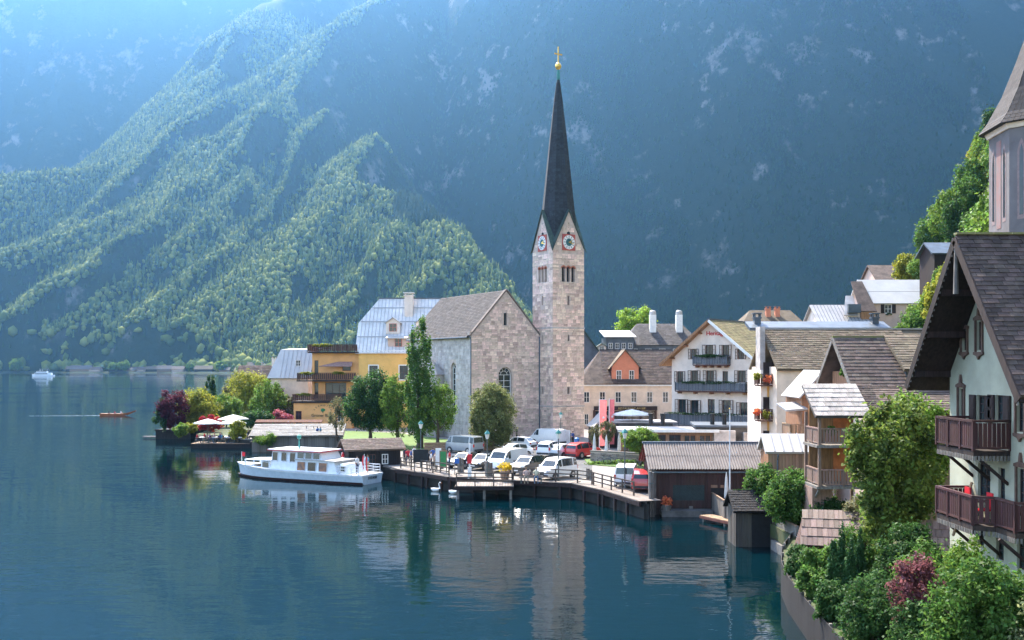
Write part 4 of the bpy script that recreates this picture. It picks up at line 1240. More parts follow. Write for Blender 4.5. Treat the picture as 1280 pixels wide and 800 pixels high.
for s in (0, 1):
    xe = -ov if s == 0 else GW+ov
    a0, a1, a2, a3 = (xe,-1.1,GE-kk*ov),(xe,GD,GE-kk*ov),(GW/2,GD,GR),(GW/2,-1.1,GR)
    q = (a0,a3,a2,a1) if s == 0 else (a0,a1,a2,a3)
    MB().slab(*[Vector(p)+Vector((0,0,.22)) for p in q], .10).build('roof', M_shingle_yellow, gh)
    MB().slab(*[Vector(p)+Vector((0,.02,.11)) for p in q], .08).build('soffit', M_warmwood, gh)
    bb = MB(); d = Vector((GW/2-xe, 0, GR-GE+kk*ov)); bb.obox((Vector(a0)+Vector(a3))/2+Vector((0,-.05,.1)), (d.length,.08,.3), Matrix.Rotation(-math.atan2(d.z,d.x),3,'Y'))
    bb.build('bargeboard', M_warmwood if s == 0 else M_white, gh)
    for f_ in (.22,.5,.78):
        p = Vector(a0).lerp(Vector(a3), f_)
        MB().box(p.x-.09,p.x+.09,-1.0,0,p.z-.28,p.z-.08).build('purlin', M_warmwood, gh)
tiles('tile', gh, (GW/2,-1.1,GR+.24), (GW/2,GD,GR+.24), (GW+ov,-1.1,GE-kk*ov+.24), .34, .34, M_shingle_yellow, 300)
MB().box(GW/2-.15,GW/2+.15,-1.15,GD,GR+.2,GR+.36).build('ridge_cap', M_darkmetal, gh)
u, z_ = gp(896, 419)
letters(gh, 'hotel_lettering', 'Heritage', Matrix.Translation((u-.1,-.08,z_)), .72, M_red, .03)
def hotel_balcony(px0, px1, pyt, pyb, dep, seed, m=M_darkwood):
    u0, zt_ = gp(px0, pyt); u1, zb_ = gp(px1, pyb)
    _, zt2 = gp(px1, pyt); zt_ = (zt_+zt2)/2; _, zb2 = gp(px0, pyb); zb_ = (zb_+zb2)/2
    bo = MB().box(u0,u1,-dep,0,zb_-.12,zb_+.02).build('balcony_floor', M_brownwood, gh)
    for i in range(5):
        x = u0+.3+(u1-u0-.6)*i/4
        MB().box(x-.08,x+.08,-dep+.1,0,zb_-.34,zb_-.12).build('bracket', M_warmwood, bo)
    rail_run(gh, [(u0,0),(u0,-dep),(u1,-dep),(u1,0)], zb_, zt_-zb_, M_rail, step=.2, bw=.17, post=2.0)
    fb = inst('flower_box', crown_mesh('balcony_plants', LD, ((u1-u0)/2,.22,.2), 0, 26, 900, .13, seed, clump_r=.45), gh, Matrix.Translation(((u0+u1)/2,-dep-.1,zt_)))
M_rail = mat('slate_blue_balustrade', (0.09,0.10,0.115), rough=0.7, var=0.25, island=.25)
hotel_balcony(871, 913, 445, 456, 1.0, 31)
hotel_balcony(849, 936, 478, 489, 1.0, 32)
hotel_balcony(838, 948, 517, 534, 1.4, 33)

# cream house with broad scale-tiled roof
sh = thing('scale_roofed_house', 'cream house under a broad brown scale-tiled roof right of the white hotel', 'house', (22.9,86.5,1.2), 0)
SE, SR = 9.3, 12.7
b = MB(); b.box(0,19,0,9,-.5,SE); b.build('wall', M_cream, sh)
MB().slab((-.1,-.5,SE-.25),(20,-.5,SE-.25),(20,4.8,SR),(-.1,4.8,SR),.15).build('roof', M_shingle_tan, sh)
MB().slab((20,9.8,SE-.2),(-.1,9.8,SE-.2),(-.1,4.8,SR),(20,4.8,SR),.15).build('roof', M_shingle_tan, sh)
tiles('scale_tile', sh, (-.1,4.8,SR+.03), (12.5,4.8,SR+.03), (-.1,-.5,SE-.22), .40, .30, M_shingle_tan, 300, tilt=.13, thick=.05)
MB().box(-.12,20,4.65,4.95,SR-.02,SR+.12).build('ridge_cap', M_metalroof, sh)
MB().box(-.6,-.14,3.4,5.0,SE-2.5,SR+.2).build('fire_wall', M_greystone, sh)
MB().slab((-1.0,5.6,SR+.2),(12,5.6,SR+.2),(12,7.5,SR+.85),(-1.0,7.5,SR+.85),.3).build('rear_roof', M_darkmetal, sh)
for xx in (.0, 11.0): chimney(sh, xx, 7.0, SR, SR+1.1, .6, M_darkmetal)
bx_ = thing('balcony_wing', 'narrow ochre wing with three flower-decked balconies beside the cream wall', 'house', (21.4,89,1.2), 0)
MB().box(.75,1.3,0,5,-.5,9.0).build('wall', M_plaster, bx_); MB().box(1.3,1.75,.05,5,-.5,9.0).build('ochre_wall', M_yellow, bx_)
for i, zz in enumerate((7.7, 4.6, 1.6)):
    MB().box(.2,2.0,-1.2,0,zz-.12,zz).build('balcony_floor', M_brownwood, bx_)
    rail_run(bx_, [(.2,0),(.2,-1.15),(2.0,-1.15)], zz, .95, M_brownwood, step=.2, bw=.17)
    for j, dx in enumerate((0.0, .85)):
        inst('flower_basket', crown_mesh('flowers', LF if (i+j) % 2 else LY, (.45,.35,.4), 0, 9, 240, .13, 50+i*3+j, clump_r=.5), bx_, Matrix.Translation((.1+dx,-1.35,zz+.75-.25*j)))
    MB().box(.95,1.9,-.03,.0,zz,zz+2.0).build('balcony_door', M_darkwood, bx_)

# ------------------------------------------------------------------ timber house with steep gable and loggia
ah = thing('shingle_house', 'brown shingled house with open timber gable behind the loggia', 'house', (20.2,57.6,1.2), 0)
AW, AD, AE, AR = 12.5, 6.0, 8.3, 10.95
b = MB().box(.2,AW,.3,AD,-.3,AE-.2); b.build('wall', M_pink, ah)
kz = (AR-AE)/(AD/2)
for q in ([(-.75,-.35,AE-kz*.35),(AW,-.35,AE-kz*.35),(AW,AD/2,AR),(-.75,AD/2,AR)], [(AW,AD+.4,AE-kz*.4),(-.75,AD+.4,AE-kz*.4),(-.75,AD/2,AR),(AW,AD/2,AR)]):
    MB().slab(*[Vector(p)+Vector((0,0,.15)) for p in q], .14).build('roof', M_shingle_brown, ah)
tiles('shingle', ah, (-.75,AD/2,AR+.17), (AW,AD/2,AR+.17), (-.75,-.35,AE-kz*.35+.17), .42, .30, M_shingle_brown, 300)
MB().box(-.78,AW,AD/2-.1,AD/2+.1,AR+.1,AR+.25).build('ridge_cap', mat('mossy_ridge',(0.16,0.17,0.05),col2=(0.2,0.15,0.1),scale=4,rough=.95), ah)
gw_ = MB(frame((.2,AD-.0,0),-90)); gw_.facade([(.1,AE-.3),(AD-.2,AE-.3),(AD/2,AR-.2)], []); gw_.build('gable_boarding', M_darkwood, ah)
for s in (0, 1):
    y0_ = -.35 if s == 0 else AD+.35
    d = Vector((0, AD/2-y0_, AR-AE+kz*.35)); bb = MB(); bb.obox((-.78,(y0_+AD/2)/2,(AE-kz*.35+AR)/2+.05), (.06,d.length,.26), Matrix.Rotation(math.atan2(d.z,d.y),3,'X')); bb.build('bargeboard', M_greywood, ah)
MB().box(-.2,.15,1.2,4.8,AE-.2,AE+.75).build('loft_balcony', M_warmwood, ah)
window(ah, frame((.14,4.2,0),-90), .6, AE-.1, .8, 1.3, M_white, recess=-.02); window(ah, frame((.14,3.0,0),-90), .6, AE-.1, .8, 1.3, M_white, recess=-.02)
inst('flower_box', crown_mesh('loft_plants', LG, (.2,.7,.25), 0, 8, 160, .14, 71, clump_r=.5), ah, Matrix.Translation((-.35,2.2,AE+.7)))
# broad shed dormer
MB().box(2.6,AW,.25,3,AE-.6,AE+.95).build('dormer', M_darkmetal, ah)
MB().slab((2.3,-.25,AE+.85),(AW+.2,-.25,AE+.85),(AW+.2,AD/2,AR+.25),(2.3,AD/2,AR+.25),.12).build('dormer_roof', M_shingle_tan, ah)
tiles('shingle', ah, (2.3,AD/2,AR+.27), (AW+.2,AD/2,AR+.27), (2.3,-.25,AE+.87), .38, .27, M_shingle_tan, 250)
window(ah, frame((0,.25,0)), 6.0, AE+.0, .7, .7, M_warmwood, recess=-.02)
# lower lean-to roof towards the lake
MB().slab((.2,-3.4,6.9),(10,-3.4,6.9),(10,-.2,8.15),(.2,-.2,8.15),.14).build('lean_to_roof', M_shingle_brown, ah)
tiles('shingle', ah, (.2,-.2,8.18), (10,-.2,8.18), (.2,-3.4,6.93), .42, .30, M_shingle_brown, 200)
MB().box(.6,10,-3.0,.2,-.3,7.0).build('lean_to_wall', M_tanwood, ah)
# loggia
lo = thing('timber_loggia', 'two-storey carved timber loggia with pale shingle roof above the green bushes', 'loggia', (16.0,52.2,1.2), 0)
LW, LDp = 2.6, 2.4
M_carved = mat('weathered_rose_wood', (0.24,0.15,0.115), rough=.8, var=.2, scale=2, bump=.2, island=.2, stretch=(5,5,.6))
MB().slab((-.25,-.3,6.75),(LW+.1,-.3,6.75),(LW+.1,2.2,8.35),(-.25,2.2,8.35),.1).build('roof', M_shingle_grey, lo)
tiles('shingle', lo, (-.25,2.2,8.38), (LW+.1,2.2,8.38), (-.25,-.3,6.78), .36, .42, mat('pale_wood_shingle',(0.33,0.29,0.26),rough=.9,var=.2,island=.22,bump=.2), 300, tilt=.06)
MB().slab((LW+.15,-1.6,5.2),(LW+1.0,-1.6,5.2),(LW+.9,2.3,8.35),(LW+.1,2.3,8.35),.1).build('side_roof', M_shingle_brown, lo)
tiles('shingle', lo, (LW+.1,2.3,8.38), (LW+.95,2.3,8.38), (LW+.15,-1.6,5.23), .36, .18, M_shingle_brown, 120)
for x in (.05, LW-.05):
    for y in (0, LDp): MB().box(x-.07,x+.07,y-.07,y+.07,0 if y else 2.9,6.9).build('post', M_carved, lo)
for zz in (3.1, 5.25):
    MB().box(-.12,LW+.12,-.12,LDp,zz-.14,zz).build('floor', M_greywood, lo)
    rail_run(lo, [(0.05,LDp),(0.05,0),(LW-.05,0)], zz, .85, M_carved, step=.15, bw=.11, post=1.25)
    MB().box(.2,LW,LDp-.1,LDp,zz,zz+2.0).build('back_wall', M_warmwood, lo)
    MB().box(1.5,2.4,LDp-.14,LDp-.1,zz,zz+1.8).build('door', mat('orange_blind',(0.5,0.16,0.06),rough=.8), lo)
for x in (.05, LW-.05):
    MB().tube([(x,0,2.95),(x,LDp-.1,1.2)], .07, 5).build('brace', M_greywood, lo)
MB().tube([(LW-.1,.1,2.9),(.5,.1,0)], .07, 5).build('brace', M_greywood, lo)
inst('potted_plant', crown_mesh('loggia_plant', LG, (.3,.25,.35), 0, 8, 200, .12, 72, clump_r=.5), lo, Matrix.Translation((.75,.35,6.0)))
MB().box(-.15,.9,.6,2.3,0,2.95).build('stair_block', M_carved, lo)

# small larch house with sheet roof and two canopies
lh_ = thing('larch_annex', 'small larch-clad annex with sheet-metal gable roof and little canopies', 'annex', (19.3,66.5,1.2), 0)
MB().box(0,3.6,0,4,-.2,7.6).build('wall', M_warmwood, lh_)
for q in ([(-.35,-.5,7.3),(1.25,-.5,9.1),(1.25,4,9.1),(-.35,4,7.3)], [(1.25,-.5,9.1),(3.9,-.5,7.3),(3.9,4,7.3),(1.25,4,9.1)]):
    MB().slab(*[Vector(p) for p in q], .1).build('roof', M_whiteroof, lh_)
MB(frame((0,-.02,0))).prism([(-.1,7.4),(2.7,7.4),(1.25,8.9)], 0, .1).build('gable_boarding', M_warmwood, lh_)
for zz, ww in ((6.5,1.6),(4.3,1.4)):
    MB().slab((-1.3,-.9,zz),(.1,-.9,zz+.1),(.1,1.6,zz+.45),(-1.3,1.6,zz+.35),.12).build('canopy', M_metalroof, lh_)
    rail_run(lh_, [(-.9,1.5),(-.9,-.5),(0,-.5)], zz-2.3+.5, .8, M_tanwood, step=.2, bw=.17)
window(lh_, frame((0,0,0)), 1.2, 5.2, .9, 1.2, M_white, recess=-.02); window(lh_, frame((0,0,0)), 2.6, 5.2, .9, 1.2, M_white, recess=-.02)
# larch shed with pale metal roof
ls = thing('larch_shed', 'larch-boarded shed with pale metal roof behind the bushes', 'shed', (15.8,61.5,1.2), R(-4))
rs, qs = gable_house(ls, 3.6, 2.6, -.2, 4.1, 4.95, 'x', M_tanwood, M_whiteroof, .25)
seams(ls, qs[0][3]+Vector((0,0,.02)), qs[0][2]+Vector((0,0,.02)), qs[0][0]+Vector((0,0,.02)), .55, M_metalroof)
pieces('board', ls, [((.1+.2*i,-.02,2.0),(.18,.04,4.1),None) for i in range(18)], M_tanwood)
pieces('board', ls, [((-.02,.1+.2*i,2.0),(.04,.18,4.1),None) for i in range(13)], M_warmwood)
MB().tube([(.5,-.35,3.95),(.5,-.12,3.6),(.5,-.12,.2)], .05, 5).build('downpipe', M_darkmetal, ls)

# ------------------------------------------------------------------ houses up the slope
ph = thing('rose_house', 'rose plastered house with bright white roof and dark shutters on the hill', 'house', (46.5,130,12.5), 0)
pw = [(2.4,4.9,.95,1.15),(5.9,4.9,.95,1.15),(2.4,1.7,.95,1.15)]
rs, qs = gable_house(ph, 7.9, 7.5, -6, 6.3, 9.4, 'x', M_pink, M_whiteroof, .35, [(x-w/2,x+w/2,z,z+h) for x,z,w,h in pw], verge=.4)
for x,z,w,h in pw:
    window(ph, frame((0,0,0)), x, z, w, h, M_white, shutter=M_darkwood)
    inst('flower_box', crown_mesh('window_plants', LD, (.6,.15,.16), 0, 8, 160, .12, int(x*10), clump_r=.5), ph, Matrix.Translation((x,-.2,z-.1)))
MB().tube([(-.35,-.42,7.7),(8.3,-.42,7.7)], .02, 4).build('snow_rail', M_iron, ph)
px_ = thing('stepped_annex', 'pale annex with stepped shingle roofs left of the rose house', 'annex', (43.3,129,11.5), 0)
MB().box(0,2.6,0,6,-5,6.2).build('wall', M_plaster, px_)
MB().slab((1.4,-.6,6.1),(3.6,-.6,6.1),(3.2,3.8,10.3),(1.7,3.8,10.3),.12).build('roof', M_shingle_brown, px_)
MB().slab((-.6,-.4,5.6),(1.2,-.4,5.6),(1.6,2.6,8.3),(.6,2.6,8.3),.12).build('lower_roof', M_metalroof, px_)
MB().box(1.6,3.0,-.5,0,3.2,6.0).build('bay', M_warmwood, px_)
MB().box(-.1,1.5,-.6,0,5.9,7.0).build('bay_window', M_darkmetal, px_)
MB().box(1.2,3.2,-.8,0,2.6,3.0).build('balcony', M_greywood, px_)
t = roofhouse('striped_roof_house', 'low house with ribbed grey roof left of the stepped annex', (X_(1026,128),128,10.0), 6.0, 7, 6.0, 8.4, 'x', M_plaster, M_metalroof, tl=None)
seams(t, (-.4,3.5,8.6), (6.4,3.5,8.6), (-.4,-.4,5.9), .45, M_darkmetal)
t = roofhouse('small_pale_roof_house', 'small house with pale pitched roof between rose house and foliage', (54.0,124,11.5), 4.5, 5, 4.2, 6.4, 'x', M_plaster, M_whiteroof)
t = roofhouse('far_brown_gable_house', 'brown-roofed house peeping above the rose house roof ridge', (X_(1098,160),160,20.0), 9, 8, 4.2, 6.9, 'x', M_pink, M_shingle_brown)
chimney(t, 5.4, 3.2, 6.0, 8.2, .8, M_salmon)
t = roofhouse('dark_hut', 'dark wooden hut half hidden in the slope foliage', (X_(1168,110),110,20.0), 3.6, 4, 3.0, 4.2, 'x', M_darkwood, M_darkmetal)
t = thing('tan_roofed_house', 'house with low tan hipped roof and red chimneys above the white hotel ridge', 'house', (X_(928,150),150,1.2), 0)
MB().box(0,9.6,0,9,-1,15.0).build('wall', M_cream, t)
MB().add([(-.5,-.5,14.9),(10.2,-.5,14.9),(10.2,9.5,14.9),(-.5,9.5,14.9),(2.2,4.5,Z_(388,155)-1.2),(8.4,4.5,Z_(388,155)-1.2)], [(0,1,5,4),(1,2,5),(2,3,4,5),(3,0,4)]).build('roof', M_shingle_tan, t)
for xx in (4.6, 6.0): chimney(t, xx, 3.0, 15.5, 18.0, .7, M_salmon)
window(t, frame((1.2,.6,0)), 0, 15.2, 1.2, .7, M_white, recess=0)

# ------------------------------------------------------------------ parish church tower high on the right
pt = thing('parish_church_tower', 'rendered church tower with curved shingle helm at the right edge', 'tower', (41.2,75,19.3), R(18))
zE = Z_(150,73)-19.3
M_render = mat('grey_violet_render', (0.15,0.135,0.135), rough=.95, var=.14, scale=.5, bump=.2)
n6 = 8; rr_ = 4.9
MB().lathe([(rr_,-3),(rr_,zE)], n6, (0,0,0)).build('wall', M_render, pt)
MB().lathe([(rr_+.15,zE-.5),(rr_+.3,zE-.2),(rr_+.35,zE)], n6, (0,0,0)).build('cornice', M_plaster, pt)
hp = [(rr_+.75,zE-.15),(rr_+.1,zE+.7),(rr_-.9,zE+2.6),(rr_-1.9,zE+5.2),(rr_-3.1,zE+8.8),(.15,zE+16)]
MB().lathe(hp, n6, (0,0,0)).build('helm_roof', M_shingle_spire, pt)
it = []
for (r0,z0_),(r1,z1_) in zip(hp[:-2], hp[1:-1]):
    nr_ = max(1, int(math.hypot(r1-r0,z1_-z0_)/.28))
    for j in range(nr_):
        ra = r0+(r1-r0)*(j+.5)/nr_; za = z0_+(z1_-z0_)*(j+.5)/nr_
        for k in range(n6):
            a0 = 2*PI*(k+.5)/n6
            if math.cos(a0+R(18))*.45 + math.sin(a0+R(18))*.9 > .35: continue
            n_ = Vector((math.cos(a0),math.sin(a0),0)); u_ = Vector((-math.sin(a0),math.cos(a0),0)); ap_ = math.cos(PI/n6)
            dn = (n_*((r0-r1)*ap_)+Vector((0,0,z0_-z1_))).normalized(); nn = u_.cross(dn).normalized()
            if nn.dot(n_) < 0: nn = -nn
            wd = 2*ra*math.sin(PI/n6); nt_ = max(1,int(wd/.4))
            for q_ in range(nt_):
                it.append((n_*(ra*ap_+.03)+u_*((q_+.5)/nt_*wd-wd/2)+Vector((0,0,za)), (wd/nt_-.02,.32,.04), Matrix((u_,dn,nn)).transposed()))
pieces('helm_shingle', pt, it, mat('helm_shingle_wood',(0.034,0.028,0.028),rough=.85,var=.25,island=.3,bump=.2), 300, 'shingle_field')
M_fresco = mat('faded_fresco', (0.24,0.13,0.115), rough=.95, col2=(0.2,0.17,0.17), scale=.9)
for k in range(n6):
    a0 = 2*PI*(k+.5)/n6
    if math.sin(a0+R(18)) > -.2 and math.cos(a0+R(18)) > .3: continue
    T = Matrix.Rotation(a0+PI/2, 4, 'Z') @ Matrix.Translation((0,-rr_*math.cos(PI/n6),0))
    for x in (-1.0, 1.0):
        wb = MB(T); pts_ = [(x-.3,2.0),(x+.3,2.0),(x+.3,7.0),(x+.15,7.6),(x,7.9),(x-.15,7.6),(x-.3,7.0)]
        wb.add([(p[0],-.02,p[1]) for p in pts_]+[(x+(p[0]-x)*.55,.0,4.6+(p[1]-4.6)*.93) for p in pts_], [tuple(range(7))]); w_ = wb.build('lancet_niche', mat('niche_rose',(0.25,0.18,0.17),rough=.95), pt)
        MB(T).add([(p[0]*.45+x*.55,-.04,4.6+(p[1]-4.6)*.88) for p in pts_], [tuple(range(7))]).build('lancet_glass', M_glass, w_)
    MB(T).box(-.42,.42,-.025,.0,1.6,8.2).build('fresco', M_fresco, pt)

# ------------------------------------------------------------------ mint chalet at the right edge
mc = thing('mint_chalet', 'mint plastered chalet with steep shingle roof and dark carved balconies', 'house', (16.2,30.0,1.2), 0)
Tg = frame((0,7.0,0), -90)               # gable wall facing the lake: x runs from the far corner to the near one
def gy_(px): return 37.0 - 1250*16.2/(px-640)     # pixel column to facade x
def gz_(px, py): return Z_(py, 1250*16.2/(px-640)) - 1.2
ZE, ZR = 9.1, 13.4
mw = []
for px, y0, y1, w in ((1206,438,413,.42),(1224.5,438,402,.42),(1202,524,486,.42),(1227,527,494,.72),(1250,527,494,.6),(1276,540,494,.5),(1230,622,580,.9),(1252,627,585,.45),(1277,632,586,.5),(1226,684,660,.45),(1250,700,666,.5),(1276,712,672,.5)):
    mw.append((gy_(px), gz_(px,y0), w, gz_(px,y1)-gz_(px,y0)))
b = MB(); b.T = Tg; b.facade([(0,-.5),(7,-.5),(7,ZE),(3.5,ZR),(0,ZE)], [(x-w/2,x+w/2,z,z+h) for x,z,w,h in mw], .16)
b.T = frame((0,0,0)); b.facade([(0,-.5),(11,-.5),(11,ZE),(0,ZE)], []); b.T = frame((11,7,0),180); b.facade([(0,-.5),(11,-.5),(11,ZE),(0,ZE)], []); b.T = None
b.build('wall', M_mint, mc)
M_orn = mat('carved_frame_brown', (0.12,0.07,0.05), rough=.7, var=.2, island=.1)
for i, (x,z,w,h) in enumerate(mw):
    window(mc, Tg, x, z, w, h, M_darkwood, nx=2 if w > .5 else 1, nz=3, recess=.14)
    if i in (0,1,2,5,8):       # carved surrounds with pointed heads and drops
        f = MB(Tg); e = .09
        f.box(x-w/2-e,x-w/2,-.06,0,z-.05,z+h+.05); f.box(x+w/2,x+w/2+e,-.06,0,z-.05,z+h+.05)
        f.prism([(x-w/2-e-.04,z+h+.05),(x+w/2+e+.04,z+h+.05),(x+w/2+e+.04,z+h+.14),(x+.08,z+h+.22),(x+.05,z+h+.42),(x,z+h+.52),(x-.05,z+h+.42),(x-.08,z+h+.22),(x-w/2-e-.04,z+h+.14)], -.08, 0)
        f.prism([(x-w/2-e-.04,z-.05),(x-w/2-e-.04,z-.14),(x-.1,z-.2),(x,z-.32),(x+.1,z-.2),(x+w/2+e+.04,z-.14),(x+w/2+e+.04,z-.05)], -.08, 0)
        f.build('carved_surround', M_orn, mc)
    if i in (3, 4):
        for s in (-1,1):
            sb = MB(Tg); xx = x+s*(w/2+.24); sb.box(xx-.22,xx+.22,-.07,-.02,z,z+h); sb.box(xx-.16,xx+.16,-.085,-.07,z+.1,z+h*.47); sb.box(xx-.16,xx+.16,-.085,-.07,z+h*.53,z+h-.1)
            sb.build('shutter', M_darkwood, mc)
# roof
kR = (ZR-ZE)/3.5; VX = -1.35
qa = [(VX,-.75,ZE-kR*.75),(11.5,-.75,ZE-kR*.75),(11.5,3.5,ZR),(VX,3.5,ZR)]
qb_ = [(11.5,7.6,ZE-kR*.6),(VX,7.6,ZE-kR*.6),(VX,3.5,ZR),(11.5,3.5,ZR)]
for q in (qa, qb_):
    MB().slab(*[Vector(p)+Vector((0,0,.3)) for p in q], .10).build('roof', M_shingle_brown, mc)
    MB().slab(*[Vector(p)+Vector((0.02,0,.16)) for p in q], .07).build('soffit', M_darkwood, mc)
M_chalet_shingle = mat('chalet_shingle', (0.075,0.053,0.045), rough=.9, var=.25, scale=1.5, bump=.25, island=.3)
tiles('shingle', mc, (VX,3.5,ZR+.33), (6.5,3.5,ZR+.33), (VX,-.75,ZE-kR*.75+.33), .34, .19, M_chalet_shingle, 300, tilt=.10, thick=.035)
tiles('shingle', mc, (6.5,7.6-4.1,ZR+.33), (VX,3.5,ZR+.33), (6.5,7.6,ZE-kR*.6+.33), .6, .4, M_chalet_shingle, 0)
pieces('ridge_board', mc, [((VX+.3+.62*i,3.5,ZR+.42),(.6,.26,.07),None) for i in range(20)], mat('mossy_ridge',(0.16,0.17,0.05)))
for y0_, y1_ in ((-.75,3.5),(7.6,3.5)):
    z0_ = ZE-kR*abs(.75 if y0_ < 0 else .6)
    d = Vector((0,y1_-y0_,ZR-z0_)); n_b = 26
    bb = MB(); bb.obox((VX-.03,(y0_+y1_)/2,(z0_+ZR)/2+.2), (.05,d.length,.3), Matrix.Rotation(math.atan2(d.z,d.y),3,'X')); bo = bb.build('bargeboard', M_darkwood, mc)
    pieces('carved_tooth', bo, [((VX-.02,y0_+(y1_-y0_)*(i+.5)/n_b,z0_+(ZR-z0_)*(i+.5)/n_b+.02),(.03,.1,.14),None) for i in range(n_b)], M_greywood)
MB().tube([(VX+.02,3.5,ZR+.1),(VX+.02,3.5,ZR-1.6)], [.05,.09], 6).build('gable_pendant', M_greywood, mc)
MB().tube([(0-.05,1.6,ZE+1.5),(-.05,1.6,ZE+.4)], [.03,.06], 6).build('gable_pendant', M_darkwood, mc)
for f_ in (.0,.33,.66):
    for s in (-1, 1):
        y_ = 3.5+s*3.5*(1-f_); z_ = ZE+(ZR-ZE)*f_
        MB().box(VX+.05,0,y_-.08,y_+.08,z_-.12,z_+.1).build('purlin', M_darkwood, mc)
# snow guards on the roof
for sx, sv, L_ in ((1.45,.38,4.0),(2.6,.80,3.0)):
    p0 = Vector((VX,3.5,ZR+.36)).lerp(Vector((VX,-.75,ZE-kR*.75+.36)), sv)
    sgd = MB()
    for o_ in (.12,.24,.36): sgd.tube([p0+Vector((sx,-o_*.8,o_*.6)),p0+Vector((sx+L_,-o_*.8,o_*.6))], .025, 5)
    for i in range(5): sgd.tube([p0+Vector((sx+.1+i*L_/4.2,0,0)),p0+Vector((sx+.1+i*L_/4.2,-.3,.24))], .025, 5)
    sgd.build('snow_guard', M_iron, mc)
for xx in (1.6, 2.7): MB().box(xx-.1,xx+.1,2.9,3.25,ZR-.15,ZR+.3).build('roof_vent', M_darkmetal, mc)
# balconies: outer line 1.2 m off the gable wall
def chalet_balcony(pts, zf, h):
    pl_ = [(0,pts[0][1])] + pts + [(0,pts[-1][1])]
    MB().plate(pl_ if pts[0][1] < pts[-1][1] else pl_[::-1], zf-.16, zf).build('balcony_floor', M_darkwood, mc)
    rail_run(mc, pl_, zf, h, M_balc, step=.15, bw=.125, post=1.0, rail=.08)
    it_ = []
    for a0, a1 in zip(pl_[:-1], pl_[1:]):
        d = Vector((a1[0]-a0[0],a1[1]-a0[1],0)); n_ = int(d.length/.12)
        for i in range(n_):
            it_.append((Vector((a0[0],a0[1],zf-.24))+d*((i+.5)/n_), (.07,.03,.16), Matrix.Rotation(math.atan2(d.y,d.x),3,'Z')))
    pieces('carved_tooth', mc, it_, M_greywood)
    for y in (pts[0][1]-.15, (pts[0][1]+pts[-1][1])/2, pts[-1][1]+.15):
        MB().tube([(pts[0][0]+.15,y,zf-.2),(-.0,y,zf-1.1)], .06, 5).build('bracket', M_darkwood, mc)
M_balc = mat('oxblood_balcony_wood', (0.055,0.018,0.017), rough=.65, var=.25, scale=2.0, bump=.15, island=.25, stretch=(4,4,.6))
chalet_balcony([(-1.2,5.3),(-1.2,2.5)], 6.62, .97)
chalet_balcony([(-1.2,5.3),(-1.2,2.55),(-.62,2.2),(-.62,.95)], 4.2, .93)
MB().box(-.9,-.3,3.2,4.4,4.85,4.9).build('balcony_table', M_brownwood, mc)
for yy in (3.0,4.6): MB().box(-.85,-.4,yy-.2,yy+.2,4.62,4.68).box(-.45,-.4,yy-.2,yy+.2,4.68,5.2).build('balcony_chair', M_red, mc)
for yy, zz in ((5.1,5.9),(5.0,3.4)):
    MB().tube([(-.06,yy,zz-.6),(-.9,yy-.4,zz-2.4)], .05, 5).build('pole', M_tanwood, mc)

# ------------------------------------------------------------------ boathouses, sheds and fences on the near shore
def boards(par, T, x0, x1, z0, z1, m, w=.2, skip=None, limit=300):
    n = max(1, int((x1-x0)/w)); it_ = []
    for i in range(n):
        x = x0+(x1-x0)*(i+.5)/n
        segs = [(z0,z1)]
        for s in (skip or []):
            if s[0] < x < s[1]:
                segs = [q for a_, b_ in segs for q in ((a_, min(b_, s[2])), (max(a_, s[3]), b_)) if q[1]-q[0] > .05]
        for a_, b_ in segs: it_.append(((x,-.02,(a_+b_)/2), ((x1-x0)/n-.012,.04+.012*(i % 3),b_-a_), None))
    pieces('board', par, it_, m, limit, None, T)
bh = thing('boathouse', 'dark red boarded boathouse with corrugated roof at the end of the quay', 'boathouse', (10.1,71.2,0.0), 0)
BW, BD, BE, BR = 7.9, 5.0, 3.35, 4.75
sk = [(1.3,3.6,1.0,2.1),(4.0,5.0,.45,1.9)]
b = MB(); b.box(0,BW,.05,BD,-.6,BE); b.build('wall', M_redwood, bh)
boards(bh, frame((0,.02,0)), 0, BW, .45, BE, M_redwood, .22, sk)
boards(bh, frame((-.02,BD,0),-90), 0, BD, -.2, BE, M_darkwood, .25)
gwb = MB(frame((0,BD,0),-90)).prism([(0,BE),(BD,BE),(BD/2,BR-.1)], -.02, .1); gwb.build('gable_boarding', M_darkwood, bh)
MB().box(1.3,3.6,.0,.045,1.0,2.1).build('tarpaulin', mat('dark_tarp',(0.02,0.035,0.035),rough=.5,bump=.6), bh)
MB().box(4.0,5.0,.0,.045,.45,1.9).build('door', M_black, bh)
MB().box(4.0,5.0,-.03,0,1.9,2.1).box(3.9,4.0,-.03,0,.45,2.1).build('door_frame', M_tanwood, bh)
MB().box(6.9,7.3,-.05,0,2.2,3.0).build('notice', M_cream, bh)
MB().box(-.35,.15,-.15,.35,-.8,3.2).build('corner_pier', M_greywood, bh)
MB().box(.5,.75,-.12,.1,-.8,.6).box(2.5,2.75,-.12,.1,-.8,.6).box(5.3,5.55,-.12,.1,-.8,.6).build('pile', M_greywood, bh)
kb = (BR-BE)/(BD/2)
